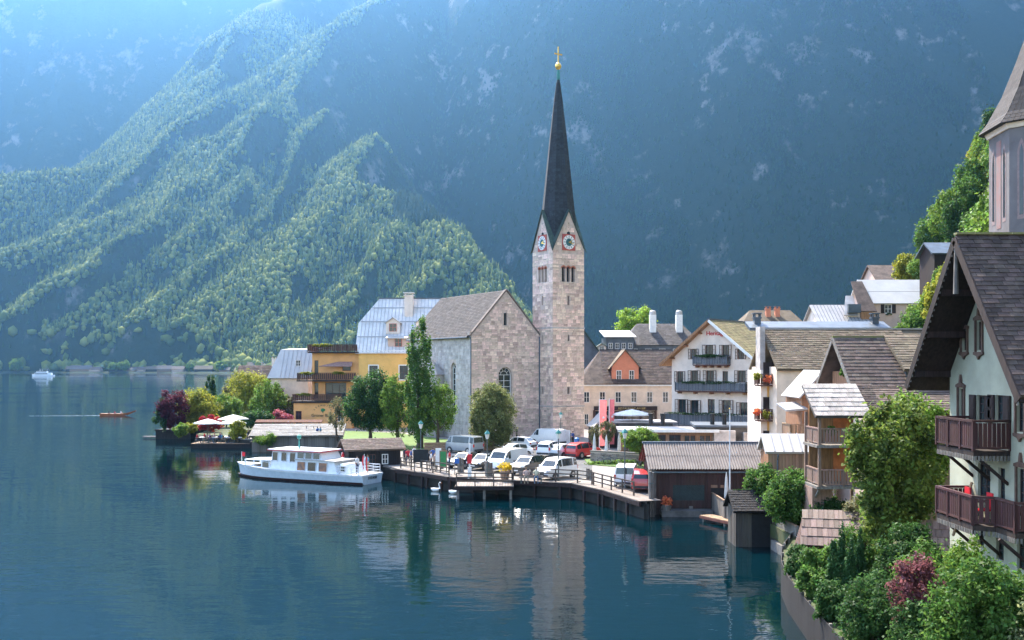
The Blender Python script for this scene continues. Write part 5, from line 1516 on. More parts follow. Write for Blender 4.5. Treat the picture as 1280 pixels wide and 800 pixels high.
for sgn in (0, 1):
    ya, za = (-.45, BE-.45*kb) if sgn == 0 else (BD+.45, BE-.45*kb)
    for row in range(2):
        f0, f1 = row*.5, row*.5+.52
        A0 = Vector((-.45, BD/2+(ya-BD/2)*f0, BR+(za-BR)*f0)); A1 = Vector((-.45, BD/2+(ya-BD/2)*min(1,f1), BR+(za-BR)*min(1,f1)))
        nw_ = 46; vv = []; ff = []
        for i in range(nw_*2+1):
            x = (BW+.9)*i/(nw_*2); dz = .14 + (.085 if i % 2 else 0) + (.03 if row == 0 else 0)
            vv += [(A0.x+x,A0.y,A0.z+dz),(A1.x+x,A1.y,A1.z+dz)]
            if i: ff.append((2*i-2,2*i,2*i+1,2*i-1) if sgn else (2*i-2,2*i-1,2*i+1,2*i))
        MB().add(vv, ff).build('corrugated_sheet', mat('fibre_cement_sheet',(0.20,0.17,0.15),rough=.9,col2=(0.12,0.10,0.09),scale=1.3,stretch=(1,1,1)), bh)
MB().box(-.5,BW+.5,BD/2-.14,BD/2+.14,BR+.12,BR+.26).build('ridge_cap', M_darkmetal, bh)
MB().tube([(-.4,-.52,BE-.3),(BW+.4,-.52,BE-.3)], .06, 6).build('gutter', M_iron, bh)
MB().box(.4,4.0,-1.2,.0,.25,.42).box(.4,4.0,-1.2,-1.1,-.5,.25).build('landing', M_concrete, bh)
fp = thing('flower_planter', 'planter of orange flowers on the boathouse landing', 'planter', (10.9,70.4,.42), 0)
MB().lathe([(.28,0),(.36,.35),(.33,.38)], 10).build('tub', M_greywood, fp)
inst('flowers', crown_mesh('planter_flowers', LF, (.5,.45,.4), .65, 12, 420, .12, 81, clump_r=.5), fp)
# plank jetty with red edge
jt = thing('plank_jetty', 'long narrow plank jetty with rusty edge in front of the boathouse', 'jetty', (14.4,66.2,0), R(-62))
pieces('plank', jt, [((-2.4+.21*i,0,.38),(.2,1.0,.05),None) for i in range(24)], M_tanwood)
MB().box(-2.5,2.6,-.52,-.47,.2,.36).box(-2.5,2.6,.47,.52,.2,.36).build('edge_beam', mat('rusty_edge',(0.25,0.09,0.06),rough=.8), jt)
for x in (-2.2,0,2.2): MB().box(x-.08,x+.08,-.45,-.3,-.6,.35).build('pile', M_greywood, jt)
# terrace with fence behind the jetty
tf = thing('terrace_fence', 'grey board fence along the small terrace behind the jetty', 'fence', (14.2,68.6,0.2), 0)
MB().plate([(0,0),(.6,-5.6),(3.2,-5.6),(3.2,2.6),(0,2.6)], -.8, .25).build('terrace_floor', M_concrete, tf)
def board_fence(par, a0, a1, z0, z1, m, cap=True):
    a0 = Vector((*a0,0)); a1 = Vector((*a1,0)); d = a1-a0; L_ = d.length; ang = math.atan2(d.y,d.x)
    T = Matrix.Translation(a0) @ Matrix.Rotation(ang,4,'Z')
    n = int(L_/.2)
    pieces('board', par, [(((i+.5)*L_/n,0,(z0+z1)/2),(L_/n-.015,.04,z1-z0),None) for i in range(n)], m, 300, None, T)
    if cap: MB(T).box(0,L_,-.06,.06,z1,z1+.07).build('cap_rail', M_tanwood, par)
    pieces('post', par, [((L_*i/max(1,int(L_/1.5)),.06,(z0+z1)/2),(.12,.1,z1-z0+.1),None) for i in range(int(L_/1.5)+1)], M_greywood, 300, None, T)
board_fence(tf, (0,2.4), (0,-1.8), .2, 1.35, M_greywood); board_fence(tf, (.1,-2.0), (.6,-5.4), -.1, 1.25, M_greywood)
um = thing('closed_parasol', 'closed pale parasol standing on the boathouse terrace', 'parasol', (14.9,69.5,.45), 0)
MB().tube([(0,0,0),(0,0,2.6)], .03, 6).build('pole', M_greywood, um); MB().lathe([(.05,.75),(.16,1.0),(.13,1.6),(.09,2.3),(.02,2.75)], 8).build('folded_canopy', M_canvas, um); MB().lathe([(.25,0),(.25,.1),(.06,.14)], 10).build('base', M_concrete, um)
# water hut with black roof
M_hut = mat('damp_hut_board', (0.085,0.07,0.058), rough=.85, var=.3, scale=2, bump=.25, island=.3, stretch=(4,4,.6))
wh = thing('water_hut', 'small weathered hut with mossy black shingle roof standing in the water', 'hut', (13.0,58.4,0), 0)
MB().box(.15,2.0,.1,2.2,-.6,2.25).build('wall', M_blackwood, wh)
boards(wh, frame((.15,.1,0)), 0, .9, -.4, 2.3, M_hut, .3); boards(wh, frame((.13,2.2,0),-90), 0, 2.1, -.4, 2.3, M_hut, .3)
MB().box(1.0,2.3,.02,.1,.0,1.9).build('opening', M_black, wh)
MB().box(2.2,2.4,0,.2,-.6,2.3).build('post', M_hut, wh)
for q in ([(-.15,-.35,2.1),(2.65,-.35,2.1),(2.65,1.15,3.15),(-.15,1.15,3.15)], [(2.65,2.6,2.1),(-.15,2.6,2.1),(-.15,1.15,3.15),(2.65,1.15,3.15)]):
    MB().slab(*[Vector(p) for p in q], .1).build('roof', M_blackwood, wh)
tiles('shingle', wh, (-.15,1.15,3.18), (2.65,1.15,3.18), (-.15,-.35,2.13), .24, .2, M_blackwood, 300)
inst('roof_moss', crown_mesh('moss', LD, (1.3,.12,.06), 0, 30, 400, .07, 82, clump_r=.4), wh, Matrix.Translation((1.25,1.15,3.2)))
wf = thing('water_fence', 'grey plank fence standing along the waterline past the hut', 'fence', (15.25,57.6,0), 0)
board_fence(wf, (0,0), (.12,-3.6), .15, 1.9, M_greywood); 
MB(Matrix.Translation((0,0,0)) @ Matrix.Rotation(math.atan2(-3.6,.12),4,'Z')).box(-.1,3.6,-.32,-.06,-.5,.55).build('kickboard', mat('bleached_plank',(0.15,0.14,0.13),rough=.9), wf)
wf2 = thing('shore_fence', 'low dark plank fence between waterside fence and tile-roofed shed', 'fence', (15.1,53.9,0), 0)
board_fence(wf2, (0,0), (-1.4,-3.4), -.3, 1.6, M_blackwood, False)
wf3 = thing('shore_fence', 'dark plank bank wall from the shingle shed to the bottom edge', 'fence', (0,0,0), 0)
for a0, a1 in zip([(13.6,50.4),(12.5,46.4),(11.9,43),(11.4,38.5),(10.7,30)][:-1], [(13.6,50.4),(12.5,46.4),(11.9,43),(11.4,38.5),(10.7,30)][1:]): board_fence(wf3, a0, a1, -.4, 1.5, M_blackwood, False)
ss = thing('shingle_shed', 'little dark shed with rows of brown wooden shingles by the cypresses', 'shed', (13.15,45.4,.75), R(-14))
MB().box(.1,2.4,.1,2.3,-.6,1.9).build('wall', M_blackwood, ss)
boards(ss, frame((.1,.08,0)), 0, 2.3, -.5, 1.95, M_greywood, .22)
window(ss, frame((.1,.05,0)), 1.2, .9, .6, .6, M_greywood, recess=-.02)
MB().slab((-.35,-.5,1.75),(2.9,-.5,1.75),(2.9,1.9,3.0),(.2,1.9,3.0),.1).build('roof', M_brownwood, ss)
tiles('shingle', ss, (.1,1.9,3.03), (2.9,1.9,3.03), (-.1,-.5,1.78), .24, .62, mat('shed_shingle',(0.17,0.12,0.10),rough=.9,var=.2,island=.3,bump=.3,stretch=(6,.6,1)), 300, tilt=.05, jit=.3)
ss2 = thing('garden_lean_to', 'half hidden dark roof corner right of the cypresses', 'shed', (16.2,39.5,1.3), R(-20))
MB().box(.1,2.0,.1,2.0,-.5,2.0).build('wall', M_blackwood, ss2)
MB().slab((-.2,-.3,1.9),(2.3,-.3,1.9),(2.3,1.6,2.9),(.0,1.6,2.9),.1).build('roof', M_brownwood, ss2)
tiles('shingle', ss2, (0,1.6,2.93), (2.3,1.6,2.93), (-.2,-.3,1.93), .24, .5, mat('shed_shingle',(0.17,0.12,0.10)), 300, tilt=.05)
# tall pole beside the boathouse
fpz = thing('flagpole', 'slim white flagpole rising in front of the boathouse', 'flagpole', (14.9,68.4,.4), 0)
MB().tube([(0,0,0),(0,0,7.2)], [.06,.035], 8).build('pole', M_white, fpz); MB().lathe([(.02,0),(.07,.05),(.02,.12)], 8, (0,0,7.2)).build('finial', M_gold, fpz)

# black boathouse with lifebuoy by the tour boat
kbh = thing('black_boathouse', 'tarred black boathouse with low brown roof behind the tour boat', 'boathouse', (-15.2,93.3,0), R(20))
MB().box(0,4.9,0,3.6,.75,2.75).build('wall', M_blackwood, kbh)
boards(kbh, frame((0,0,0)), 0, 4.9, .8, 2.8, M_blackwood, .2, [(1.9,2.5,1.3,2.3),(3.1,3.7,1.3,2.3)]); boards(kbh, frame((0,3.6,0),-90), 0, 3.6, .8, 2.8, M_blackwood, .2)
MB().box(-.2,5.1,-.2,3.8,-.8,.75).build('stone_base', M_concrete, kbh)
window(kbh, frame((0,-.02,0)), 2.2, 1.3, .6, .95, M_brownwood, recess=0); window(kbh, frame((0,-.02,0)), 3.4, 1.3, .6, .95, M_white, recess=0)
for q in ([(-.5,-.4,2.62),(5.4,-.4,2.62),(5.4,1.8,3.5),(-.5,1.8,3.5)], [(5.4,4.0,2.62),(-.5,4.0,2.62),(-.5,1.8,3.5),(5.4,1.8,3.5)]):
    MB().slab(*[Vector(p)+Vector((0,0,.08)) for p in q], .1).build('roof', M_shingle_brown, kbh)
tiles('shingle', kbh, (-.5,1.8,3.6), (5.4,1.8,3.6), (-.5,-.4,2.72), .35, .28, M_shingle_brown, 150)
MB(frame((0,3.6,0),-90)).prism([(0,2.75),(3.6,2.75),(1.8,3.45)], -.02, .1).build('gable_boarding', M_blackwood, kbh)
lb = thing('lifebuoy', 'red ring lifebuoy hung on the black boathouse gable', 'lifebuoy', kbh.matrix_basis @ Vector((-.1,2.4,1.95)), R(20))
bm = bmesh.new()
vv = []; ff = []
for i in range(20):
    for j in range(8):
        a0, a1 = 2*PI*i/20, 2*PI*j/8; r_ = .33+.09*math.cos(a1)
        vv.append((.09*math.sin(a1)-.05, r_*math.cos(a0), r_*math.sin(a0)))
        ff.append((i*8+j, ((i+1) % 20)*8+j, ((i+1) % 20)*8+(j+1) % 8, i*8+(j+1) % 8))
MB().add(vv, ff).build('ring', M_red, lb, smooth=60)
for k in range(4):
    a0 = 2*PI*k/4+.4; MB().obox((-.06,.33*math.cos(a0),.33*math.sin(a0)), (.2,.1,.2), Matrix.Rotation(a0,3,'X')).build('band', M_white, lb)
# grey shingled boat shed of the hotel garden
gs = thing('grey_boat_shed', 'long low boat shed with silvered plank roof behind the tour boat', 'boathouse', (-31.9,122.5,0), R(5))
MB().box(0,10.8,.2,3.5,-.6,2.0).build('wall', M_greywood, gs)
boards(gs, frame((0,.18,0)), 0, 10.8, -.4, 2.0, M_greywood, .28)
MB().slab((-.4,-.4,1.95),(11.2,-.4,1.95),(11.2,3.6,3.15),(-.1,3.6,3.15),.12).build('roof', M_greywood, gs)
tiles('roof_plank', gs, (-.2,3.6,3.2), (11.2,3.6,3.2), (-.3,-.4,2.0), .9, .5, mat('silver_plank',(0.17,0.158,0.145),rough=.85,var=.2,island=.2,bump=.2), 300, tilt=.05, jit=.4)

# low cafe pavilions in front of the white hotel
cf = thing('cafe_pavilion', 'flat-roofed timber cafe with glazed front below the white hotel', 'cafe', (11.0,101,1.2), R(-4))
MB().box(0,9.4,0,5,-.2,2.75).build('wall', M_tanwood, cf)
MB().box(-.3,9.7,-.6,5.3,2.75,2.95).build('roof', M_metalroof, cf)
for i in range(6): window(cf, frame((0,0,0)), .9+1.5*i, .35, 1.2, 2.1, M_warmwood if i > 3 else M_brownwood, nx=2, nz=3, recess=-.02)
MB().box(-.35,9.75,-.66,-.6,2.72,3.0).build('fascia', M_white, cf)
kc = thing('kitchen_block', 'grey flat-roofed kitchen block with dark flues under the hotel terrace', 'annex', (18.6,101,1.2), R(-6))
MB().box(0,9.0,0,6,-.2,3.2).build('wall', M_concrete, kc)
MB().box(-.2,9.2,-.3,6.2,3.2,3.4).build('roof', M_darkmetal, kc)
MB().box(1.7,3.8,-1.0,0,.0,2.9).build('grey_unit', M_greystone, kc); MB().box(4.6,7.0,-1.0,0,.0,2.7).build('grey_unit', M_greystone, kc)
for x in (-5.4,-4.2,.8,2.0): 
    MB().lathe([(.22,0),(.22,1.0),(.27,1.0),(.27,1.2)], 10, (x+.9,1.0,3.3)).build('flue', M_black, kc)
hut = thing('dark_market_hut', 'dark wooden hut with pale gable roof beside the red banners', 'hut', (9.4,114,1.2), R(8))
rs, qs = gable_house(hut, 2.6, 3.2, -.1, 2.4, 3.7, 'y', M_darkwood, M_metalroof, .2)
ext = thing('dark_canopy_annex', 'dark grey canopy annex behind the pollarded olives', 'annex', (12.0,112,1.2), 0)
MB().box(0,6.0,0,4,-.1,3.0).build('wall', M_darkmetal, ext); MB().box(-.8,6.4,-.8,4.3,3.0,3.15).build('roof', M_metalroof, ext)
MB().box(.4,1.6,-.05,0,.0,2.3).box(2.2,3.4,-.05,0,.0,2.3).build('glazed_door', M_glass, ext)

# ------------------------------------------------------------------ boats
tb_ = thing('tour_boat', 'white passenger boat with red-edged wheelhouse moored by the black boathouse', 'boat', (-19.4,93.4,0), R(-27))
BL = 15.4
def hull(L_, w, zdeck, sheer, bow=.33, transom=.82, draft=.4, n=18, zt=None):
    """stations from bow (-L/2) to stern; keel and two chines"""
    vs_, fs_ = [], []
    for i in range(n+1):
        t_ = i/n; x = -L_/2+L_*t_
        hw_ = w/2*(math.sin(min(1, t_/bow)*PI/2)**.8 if t_ < bow else 1-(1-transom)*((t_-bow)/(1-bow))**2)
        hw_ = max(hw_, .03)
        z = zdeck+sheer*(1-t_)**2.2
        rake = (1-t_)**3*.9
        vs_ += [(x-rake*.5,-hw_,z),(x-rake*.3,-hw_*.97,z-.18),(x,-hw_*.86,.05),(x+rake,-hw_*.55,-draft),(x+rake,hw_*.55,-draft),(x,hw_*.86,.05),(x-rake*.3,hw_*.97,z-.18),(x-rake*.5,hw_,z)]
    for i in range(n):
        for j in range(7): fs_.append((i*8+j,(i+1)*8+j,(i+1)*8+j+1,i*8+j+1))
        fs_.append((i*8+7,(i+1)*8+7,(i+1)*8,i*8))
    fs_.append(tuple(range(n*8,n*8+8))); fs_.append(tuple(range(7,-1,-1)))
    return vs_, fs_
M_boat = mat('boat_white', (0.70,0.72,0.74), rough=.35, var=.05, spec=.5)
M_boatside = mat('boat_pale_blue', (0.48,0.56,0.62), rough=.35, var=.06, spec=.5)
M_bottom = mat('boat_dark_bottom', (0.03,0.012,0.012), rough=.6)
v_, f_ = hull(BL, 3.9, .82, .42); MB().add(v_, f_).build('hull', M_boatside, tb_, smooth=30)
v_, f_ = hull(BL*.992, 3.74, .22, .0, draft=.45); MB().add([(x,y*1.02,z-.02) for x,y,z in v_], f_).build('boot_stripe', M_bottom, tb_, smooth=30)
v_, f_ = hull(BL*1.002, 3.98, .86, .42); MB().add([(x,y,max(z,.70)) for x,y,z in v_], f_).build('rub_rail', M_boat, tb_, smooth=30)
def cabin(x0, x1, z0, z1, hw, name, m, slope0=0.0, slope1=0.0, inset=.12):
    MB().add([(x0,-hw,z0),(x1,-hw,z0),(x1,hw,z0),(x0,hw,z0),(x0+slope0,-hw+inset,z1),(x1-slope1,-hw+inset,z1),(x1-slope1,hw-inset,z1),(x0+slope0,hw-inset,z1)],
             [(0,3,2,1),(4,5,6,7),(0,1,5,4),(1,2,6,5),(2,3,7,6),(3,0,4,7)]).build(name, m, tb_)
def port(x0, x1, z0, z1, y, name='window', m=None, tilt=.06):
    w_ = MB().add([(x0,-y,z0),(x1,-y,z0),(x1,-y+tilt,z1),(x0,-y+tilt,z1),(x0,-y-.03,z0),(x1,-y-.03,z0),(x1,-y+tilt-.03,z1),(x0,-y+tilt-.03,z1)], [(4,5,6,7),(0,4,7,3),(1,2,6,5),(3,7,6,2),(0,1,5,4)]).build(name, m or M_glass, tb_)
    fr_ = MB()
    for a0, a1 in (((x0,z0),(x1,z0)),((x1,z0),(x1,z1)),((x1,z1),(x0,z1)),((x0,z1),(x0,z0))):
        ya = lambda z: -y-.04+tilt*(z-z0)/(z1-z0)
        fr_.tube([(a0[0],ya(a0[1]),a0[1]),(a1[0],ya(a1[1]),a1[1])], .03, 4)
    fr_.build('window_frame', M_boat, w_)
cabin(-2.9, .2, .8, 2.75, 1.45, 'wheelhouse', M_boat, .25, 0)
cabin(.2, 3.2, 1.9, 2.75, 1.45, 'upper_saloon', M_boat, 0, .35)
cabin(.2, 5.0, .8, 1.95, 1.62, 'saloon', M_boat, 0, .45)
MB().box(-3.0,3.1,-1.6,1.6,2.75,2.84).build('upper_roof', M_boat, tb_)
MB().box(-3.05,3.15,-1.65,1.65,2.70,2.76).build('roof_edge', M_red, tb_)
MB().box(.2,4.9,-1.7,1.7,1.95,2.02).build('saloon_roof', M_whiteroof, tb_)
for x0 in (-2.6,-1.55,-.55): port(x0, x0+.62, 1.75 if x0 < -.6 else 1.7, 2.55, 1.40)
for x0 in (.35,1.25,2.15): port(x0, x0+.78, 2.05, 2.62, 1.44)
M_curt = mat('orange_curtain', (0.42,0.2,0.1), rough=.8, col2=(0.1,0.09,0.09), scale=2.5)
for x0, m_ in ((.45,M_curt),(1.65,M_glass),(2.9,M_curt)): port(x0, x0+.95, .98, 1.8, 1.60, m=m_)
# open fore saloon
MB().add([(-6.3,-1.1,1.62),(-2.7,-1.55,1.72),(-2.7,1.55,1.72),(-6.3,1.1,1.62),(-6.3,-1.1,1.70),(-2.7,-1.55,1.80),(-2.7,1.55,1.80),(-6.3,1.1,1.70)], [(0,3,2,1),(4,5,6,7),(0,1,5,4),(1,2,6,5),(2,3,7,6),(3,0,4,7)]).build('fore_canopy', M_boat, tb_)
for x, y in ((-6.2,1.05),(-5.0,1.22),(-3.9,1.38),(-2.9,1.48)):
    for s in (-1,1): MB().box(x-.05,x+.05,s*y-.05,s*y+.05,.9,1.66).build('canopy_post', M_boat, tb_)
MB().box(-6.0,-3.0,-.9,.9,.9,1.15).build('bench', M_warmwood, tb_)
port(-3.85,-3.0,.95,1.58,1.40, m=M_glass)
# aft deck
cabin(5.0, 6.2, .8, 1.75, 1.3, 'aft_cabin', M_boat, .0, .5)
port(5.1,5.7,1.05,1.6,1.28)
for s in (-1,1):
    for z_ in (1.1,1.35,1.6): MB().tube([(4.9,s*1.72,z_),(7.4,s*1.58,z_)], .025, 5).build('aft_rail', M_boat, tb_)
    for x in (5.2,5.9,6.6,7.35): MB().tube([(x,s*1.68,.85),(x,s*1.68,1.62)], .025, 5).build('rail_post', M_boat, tb_)
for z_ in (1.1,1.35,1.6): MB().tube([(7.4,-1.58,z_),(7.4,1.58,z_)], .025, 5).build('aft_rail', M_boat, tb_)
MB().tube([(7.2,-.9,.85),(7.45,-.9,2.7)], .03, 5).build('flagstaff', M_boat, tb_)
for k, m_ in enumerate((M_red, M_white, M_red)):
    MB().add([(7.42-.03*i+.05*k,-.92-.10*math.sin(i*1.1),2.62-.30*i-.0*k) for i in range(5)] + [(7.60-.03*i+.05*k,-.98-.10*math.sin(i*1.1+.5),2.52-.30*i) for i in range(5)],
             [(i,i+1,i+6,i+5) for i in range(4)]).build('flag_stripe', m_, tb_, M=Matrix.Translation((.17*k-.1,-.03*k,-.08*k)))
MB().tube([(-7.6,0,1.3),(-7.6,0,2.3)], .025, 5).build('bow_staff', M_boat, tb_)
MB().add([(-7.58,0,2.3),(-7.2,.05,2.2),(-7.25,.05,1.8),(-7.58,0,1.85)], [(0,1,2,3)]).build('bow_pennant', M_red, tb_)
MB().tube([(-.6,0,2.8),(-.6,0,3.7)], [.09,.05], 6).lathe([(.05,0),(.2,.1),(.2,.35),(.05,.45)], 10, (-.6,0,3.7)).build('mast_light', M_copper, tb_)
letters(tb_, 'boat_name', 'STEFANIE', Matrix.Translation((7.72,0,.42)) @ Matrix.Rotation(R(90),4,'Z'), .34, M_black, .01)

fe = thing('ferry', 'distant white ferry with sun deck crossing near the far shore', 'ferry', (X_(54,1000),1000,0), 0); fe.scale = (.85,.85,.85)
v_, f_ = hull(26, 6, 1.6, 1.0); MB().add(v_, f_).build('hull', M_boat, fe)
MB().box(-9,10,-2.4,2.4,1.6,4.0).build('main_cabin', M_boat, fe); MB().box(-8.5,6,-2.46,2.46,2.3,3.4).build('window_band', M_glass, fe)
MB().box(-7,5,-2.2,2.2,4.0,6.0).build('upper_cabin', M_boat, fe); MB().box(-6.5,4.5,-2.26,2.26,4.6,5.5).build('window_band', M_glass, fe)
MB().box(-2,6,-2.4,2.4,8.2,8.5).build('sun_roof', M_whiteroof, fe)
for x in (-1.8,5.8):
    for y in (-2.2,2.2): MB().box(x-.1,x+.1,y-.1,y+.1,6,8.2).build('roof_post', M_boat, fe)
MB().tube([(-4,0,6),(-4,0,9)], .15, 5).build('mast', M_boat, fe)
# foam trail lying on the water
M_foam = mat('foam', (0.75,0.78,0.8), rough=.7, var=.1)
wk = MB(); rw = random.Random(3)
for i in range(60):
    x = fe.location.x+13+i*2.4; wk.obox((x, 1000+rw.uniform(-.6,.6), .03), (rw.uniform(1,2.6), rw.uniform(.5,1.6)*(1-i/80), .04))
tag(wk.build('ferry_wake', M_foam), 'thin white wake trailing behind the distant ferry', 'wake', kind='stuff')
pb = thing('wooden_punt', 'orange-brown upturned-prow rowing boat crossing the open water', 'boat', (X_(147,212),212,0), R(4))
vs_, fs_ = [], []
for i in range(15):
    t_ = i/14; x = -3.6+7.4*t_; hw_ = .85*math.sin(PI*min(1,(t_*.86+.10)))**.6; z = .42+1.1*max(0,t_-.55)**1.6*2.2+.12*max(0,.2-t_)*3; zb = -.12+max(0,t_-.6)**1.5*4.0
    vs_ += [(x,-hw_,z),(x,-hw_*.7,zb),(x,hw_*.7,zb),(x,hw_,z),(x,hw_*.88,z-.03),(x,hw_*.62,zb+.07),(x,-hw_*.62,zb+.07),(x,-hw_*.88,z-.03)]
for i in range(14):
    for j in range(8): fs_.append((i*8+j,i*8+(j+1) % 8,(i+1)*8+(j+1) % 8,(i+1)*8+j))
fs_ += [tuple(range(8)), tuple(range(14*8+7,14*8-1,-1))]
MB().add(vs_, fs_).build('hull', mat('varnished_boat_wood',(0.36,0.12,0.05),rough=.5), pb, smooth=40)
for x in (-1.8,-.6,.7): MB().box(x-.15,x+.15,-.7,.7,.28,.34).build('thwart', M_warmwood, pb)
wk = MB()
for i in range(26):
    wk.obox((pb.location.x-4-i*.55, 212+rw.uniform(-.15,.15)-i*.06, .02), (rw.uniform(.3,.7), rw.uniform(.1,.35)*(1-i/60), .02))
tag(wk.build('punt_wake', M_foam), 'short white wake behind the orange-brown rowing boat', 'wake', kind='stuff')
def swan(px, py, label):
    p = on(px, py, 0)
    s = thing('swan', label, 'swan', p, R(random.uniform(-30,30)), 'swans by the pier'); s.scale = (.72,.72,.8)
    prof_ = [(-.62,.28,.05,.10),(-.5,.2,.16,.14),(-.25,.16,.25,.2),(.1,.15,.26,.19),(.32,.16,.2,.17),(.42,.26,.12,.12),(.44,.45,.075,.075),(.38,.62,.065,.065),(.34,.8,.06,.06),(.40,.92,.065,.065),(.5,.93,.07,.065),(.58,.90,.045,.04)]
    vs_, fs_ = [], []
    for i, (x,z,ry,rz_) in enumerate(prof_):
        vert = 5 <= i <= 8
        for k in range(8):
            a0 = 2*PI*k/8
            vs_.append((x+(rz_*math.sin(a0) if vert else 0), ry*math.cos(a0), z+(0 if vert else rz_*math.sin(a0))))
    for i in range(len(prof_)-1):
        for k in range(8): fs_.append((i*8+k,i*8+(k+1) % 8,(i+1)*8+(k+1) % 8,(i+1)*8+k))
    fs_ += [tuple(range(8)), tuple(range(len(prof_)*8-1,len(prof_)*8-9,-1))]
    MB().add(vs_, fs_).build('body', mat('swan_white',(0.75,0.74,0.72),rough=.8,var=.05), s, smooth=80)
    MB().tube([(.58,0,.90),(.72,0,.86)], [.035,.015], 6).build('bill', mat('swan_bill',(0.6,0.2,0.05),rough=.5), s)
swan(545, 614, 'left swan of the two beside the pier')
swan(567, 617, 'right swan of the two beside the pier')

# ------------------------------------------------------------------ vehicles
def vehicle(name, label, px, py, head, kind, paint, group='vehicles parked on the quay', z=1.212):
    """head: degrees, direction the nose points (0 = right, 90 = away)"""
    p = on(px, py, z)
    t = thing(name, label, {'car':'car','suv':'car','van':'van','bus':'van','caddy':'van'}[kind], p, R(head), group); t.scale = (.92,.92,.94)
    # (x, belt z, top z, half width at belt, half width at top)
    pr = {'car': [(-2.1,.62,.62,.74,.70),(-2.05,.86,.90,.82,.76),(-1.75,.90,1.02,.84,.66),(-1.25,.91,1.38,.86,.60),(-.2,.92,1.47,.87,.60),(.45,.93,1.43,.87,.60),(1.05,.94,.97,.87,.74),(1.75,.86,.88,.84,.74),(2.1,.66,.68,.74,.68)],
          'suv': [(-2.15,.70,.72,.80,.76),(-2.1,.98,1.05,.86,.80),(-1.95,1.02,1.45,.88,.66),(-1.3,1.03,1.66,.90,.66),(.1,1.04,1.68,.91,.66),(.55,1.05,1.60,.91,.66),(1.15,1.06,1.10,.91,.78),(1.85,1.00,1.02,.88,.78),(2.2,.74,.78,.78,.72)],
          'caddy': [(-2.2,.72,.74,.82,.80),(-2.18,1.0,1.1,.88,.84),(-2.1,1.05,1.72,.90,.74),(-1.5,1.05,1.83,.91,.76),(.3,1.06,1.84,.91,.76),(.75,1.07,1.66,.91,.72),(1.3,1.08,1.12,.90,.80),(1.95,.98,1.0,.87,.78),(2.25,.70,.74,.78,.72)],
          'van': [(-2.45,.78,.8,.88,.86),(-2.42,1.1,1.2,.94,.90),(-2.38,1.15,1.95,.96,.84),(-1.8,1.15,2.05,.97,.86),(.8,1.16,2.05,.97,.86),(1.3,1.18,1.9,.97,.82),(1.85,1.18,1.24,.95,.86),(2.35,1.0,1.04,.90,.84),(2.5,.72,.76,.84,.8)],
          'bus': [(-2.3,.8,.82,.88,.86),(-2.28,1.1,1.2,.92,.88),(-2.22,1.12,1.9,.93,.80),(-1.7,1.12,1.98,.94,.80),(1.2,1.13,1.98,.94,.80),(1.6,1.14,1.86,.94,.78),(2.0,1.14,1.2,.92,.84),(2.2,.98,1.0,.88,.82),(2.35,.74,.78,.84,.8)]}[kind]
    zb = .30; vs_, fs_ = [], []
    for x, zb_, zt_, wb_, wt_ in pr:
        vs_ += [(x,-wb_*.94,zb),(x,-wb_,zb+.22),(x,-wb_,zb_),(x,-wt_,zt_),(x,wt_,zt_),(x,wb_,zb_),(x,wb_,zb+.22),(x,wb_*.94,zb)]
    n = len(pr)
    for i in range(n-1):
        for j in range(8): fs_.append((i*8+j,i*8+(j+1) % 8,(i+1)*8+(j+1) % 8,(i+1)*8+j))
    fs_ += [tuple(range(7,-1,-1)), tuple(range((n-1)*8,n*8))]
    body = MB().add([(x,y,z_) for x,y,z_ in vs_], [f[::-1] for f in fs_]).build('body', paint, t, smooth=38)
    # glazing: panes lying on the upper faces
    def pane(i0, i1, side, nm, f0=.06, f1=.94, g0=.1, g1=.9):
        a, b_ = pr[i0], pr[i1]
        def pt(q, v): 
            return Vector((q[0], side*(q[3]+(q[4]-q[3])*v), q[1]+(q[2]-q[1])*v))
        lo0, lo1, hi0, hi1 = pt(a,g0), pt(b_,g0), pt(a,g1), pt(b_,g1)
        q = [lo0.lerp(lo1,f0), lo0.lerp(lo1,f1), hi0.lerp(hi1,f1), hi0.lerp(hi1,f0)]
        nrm = (q[1]-q[0]).cross(q[3]-q[0])
        if nrm.length < 1e-6: return
        nrm.normalize()
        if nrm.y*side < 0: nrm = -nrm; q = q[::-1]
        MB().add([p_+nrm*.012 for p_ in q], [(0,1,2,3)]).build(nm, M_glass, t)
    iw = next(i for i in range(n-1, 0, -1) if pr[i][2]-pr[i][1] > .3)      # last full-height station
    ir = next(i for i in range(n) if pr[i][2]-pr[i][1] > .3)
    panel_van = kind == 'van'
    for s in (-1, 1):
        for i in range(ir, iw):
            if panel_van and i < iw-1: continue
            pane(i, i+1, s, 'side_window')
        pane(iw, iw+1, s, 'quarter_window', .05, .55, .15, .8)
    def cross(i0, i1, nm, f0, f1):
        a, b_ = pr[i0], pr[i1]
        q = []
        for f in (f0, f1):
            x = a[0]+(b_[0]-a[0])*f; z_ = a[2]+(b_[2]-a[2])*f; w_ = (a[4]+(b_[4]-a[4])*f)*.9
            q.append((x,-w_,z_)); q.append((x,w_,z_))
        q = [Vector(p_) for p_ in (q[0],q[1],q[3],q[2])]
        nrm = (q[1]-q[0]).cross(q[3]-q[0]).normalized()
        if nrm.z < 0: nrm = -nrm; q = q[::-1]
        MB().add([p_+nrm*.012 for p_ in q], [(0,1,2,3)]).build(nm, M_glass, t)
    cross(iw, iw+1, 'windscreen', .06, .92)
    if not panel_van: cross(ir-1, ir, 'rear_window', .12, .92) if kind not in ('car',) else cross(2, 3, 'rear_window', .08, .9)
    wb2 = {'car':1.28,'suv':1.32,'caddy':1.38,'van':1.55,'bus':1.45}[kind]; rw_ = {'car':.31,'suv':.36,'caddy':.33,'van':.34,'bus':.34}[kind]
    hw_ = pr[4][3]
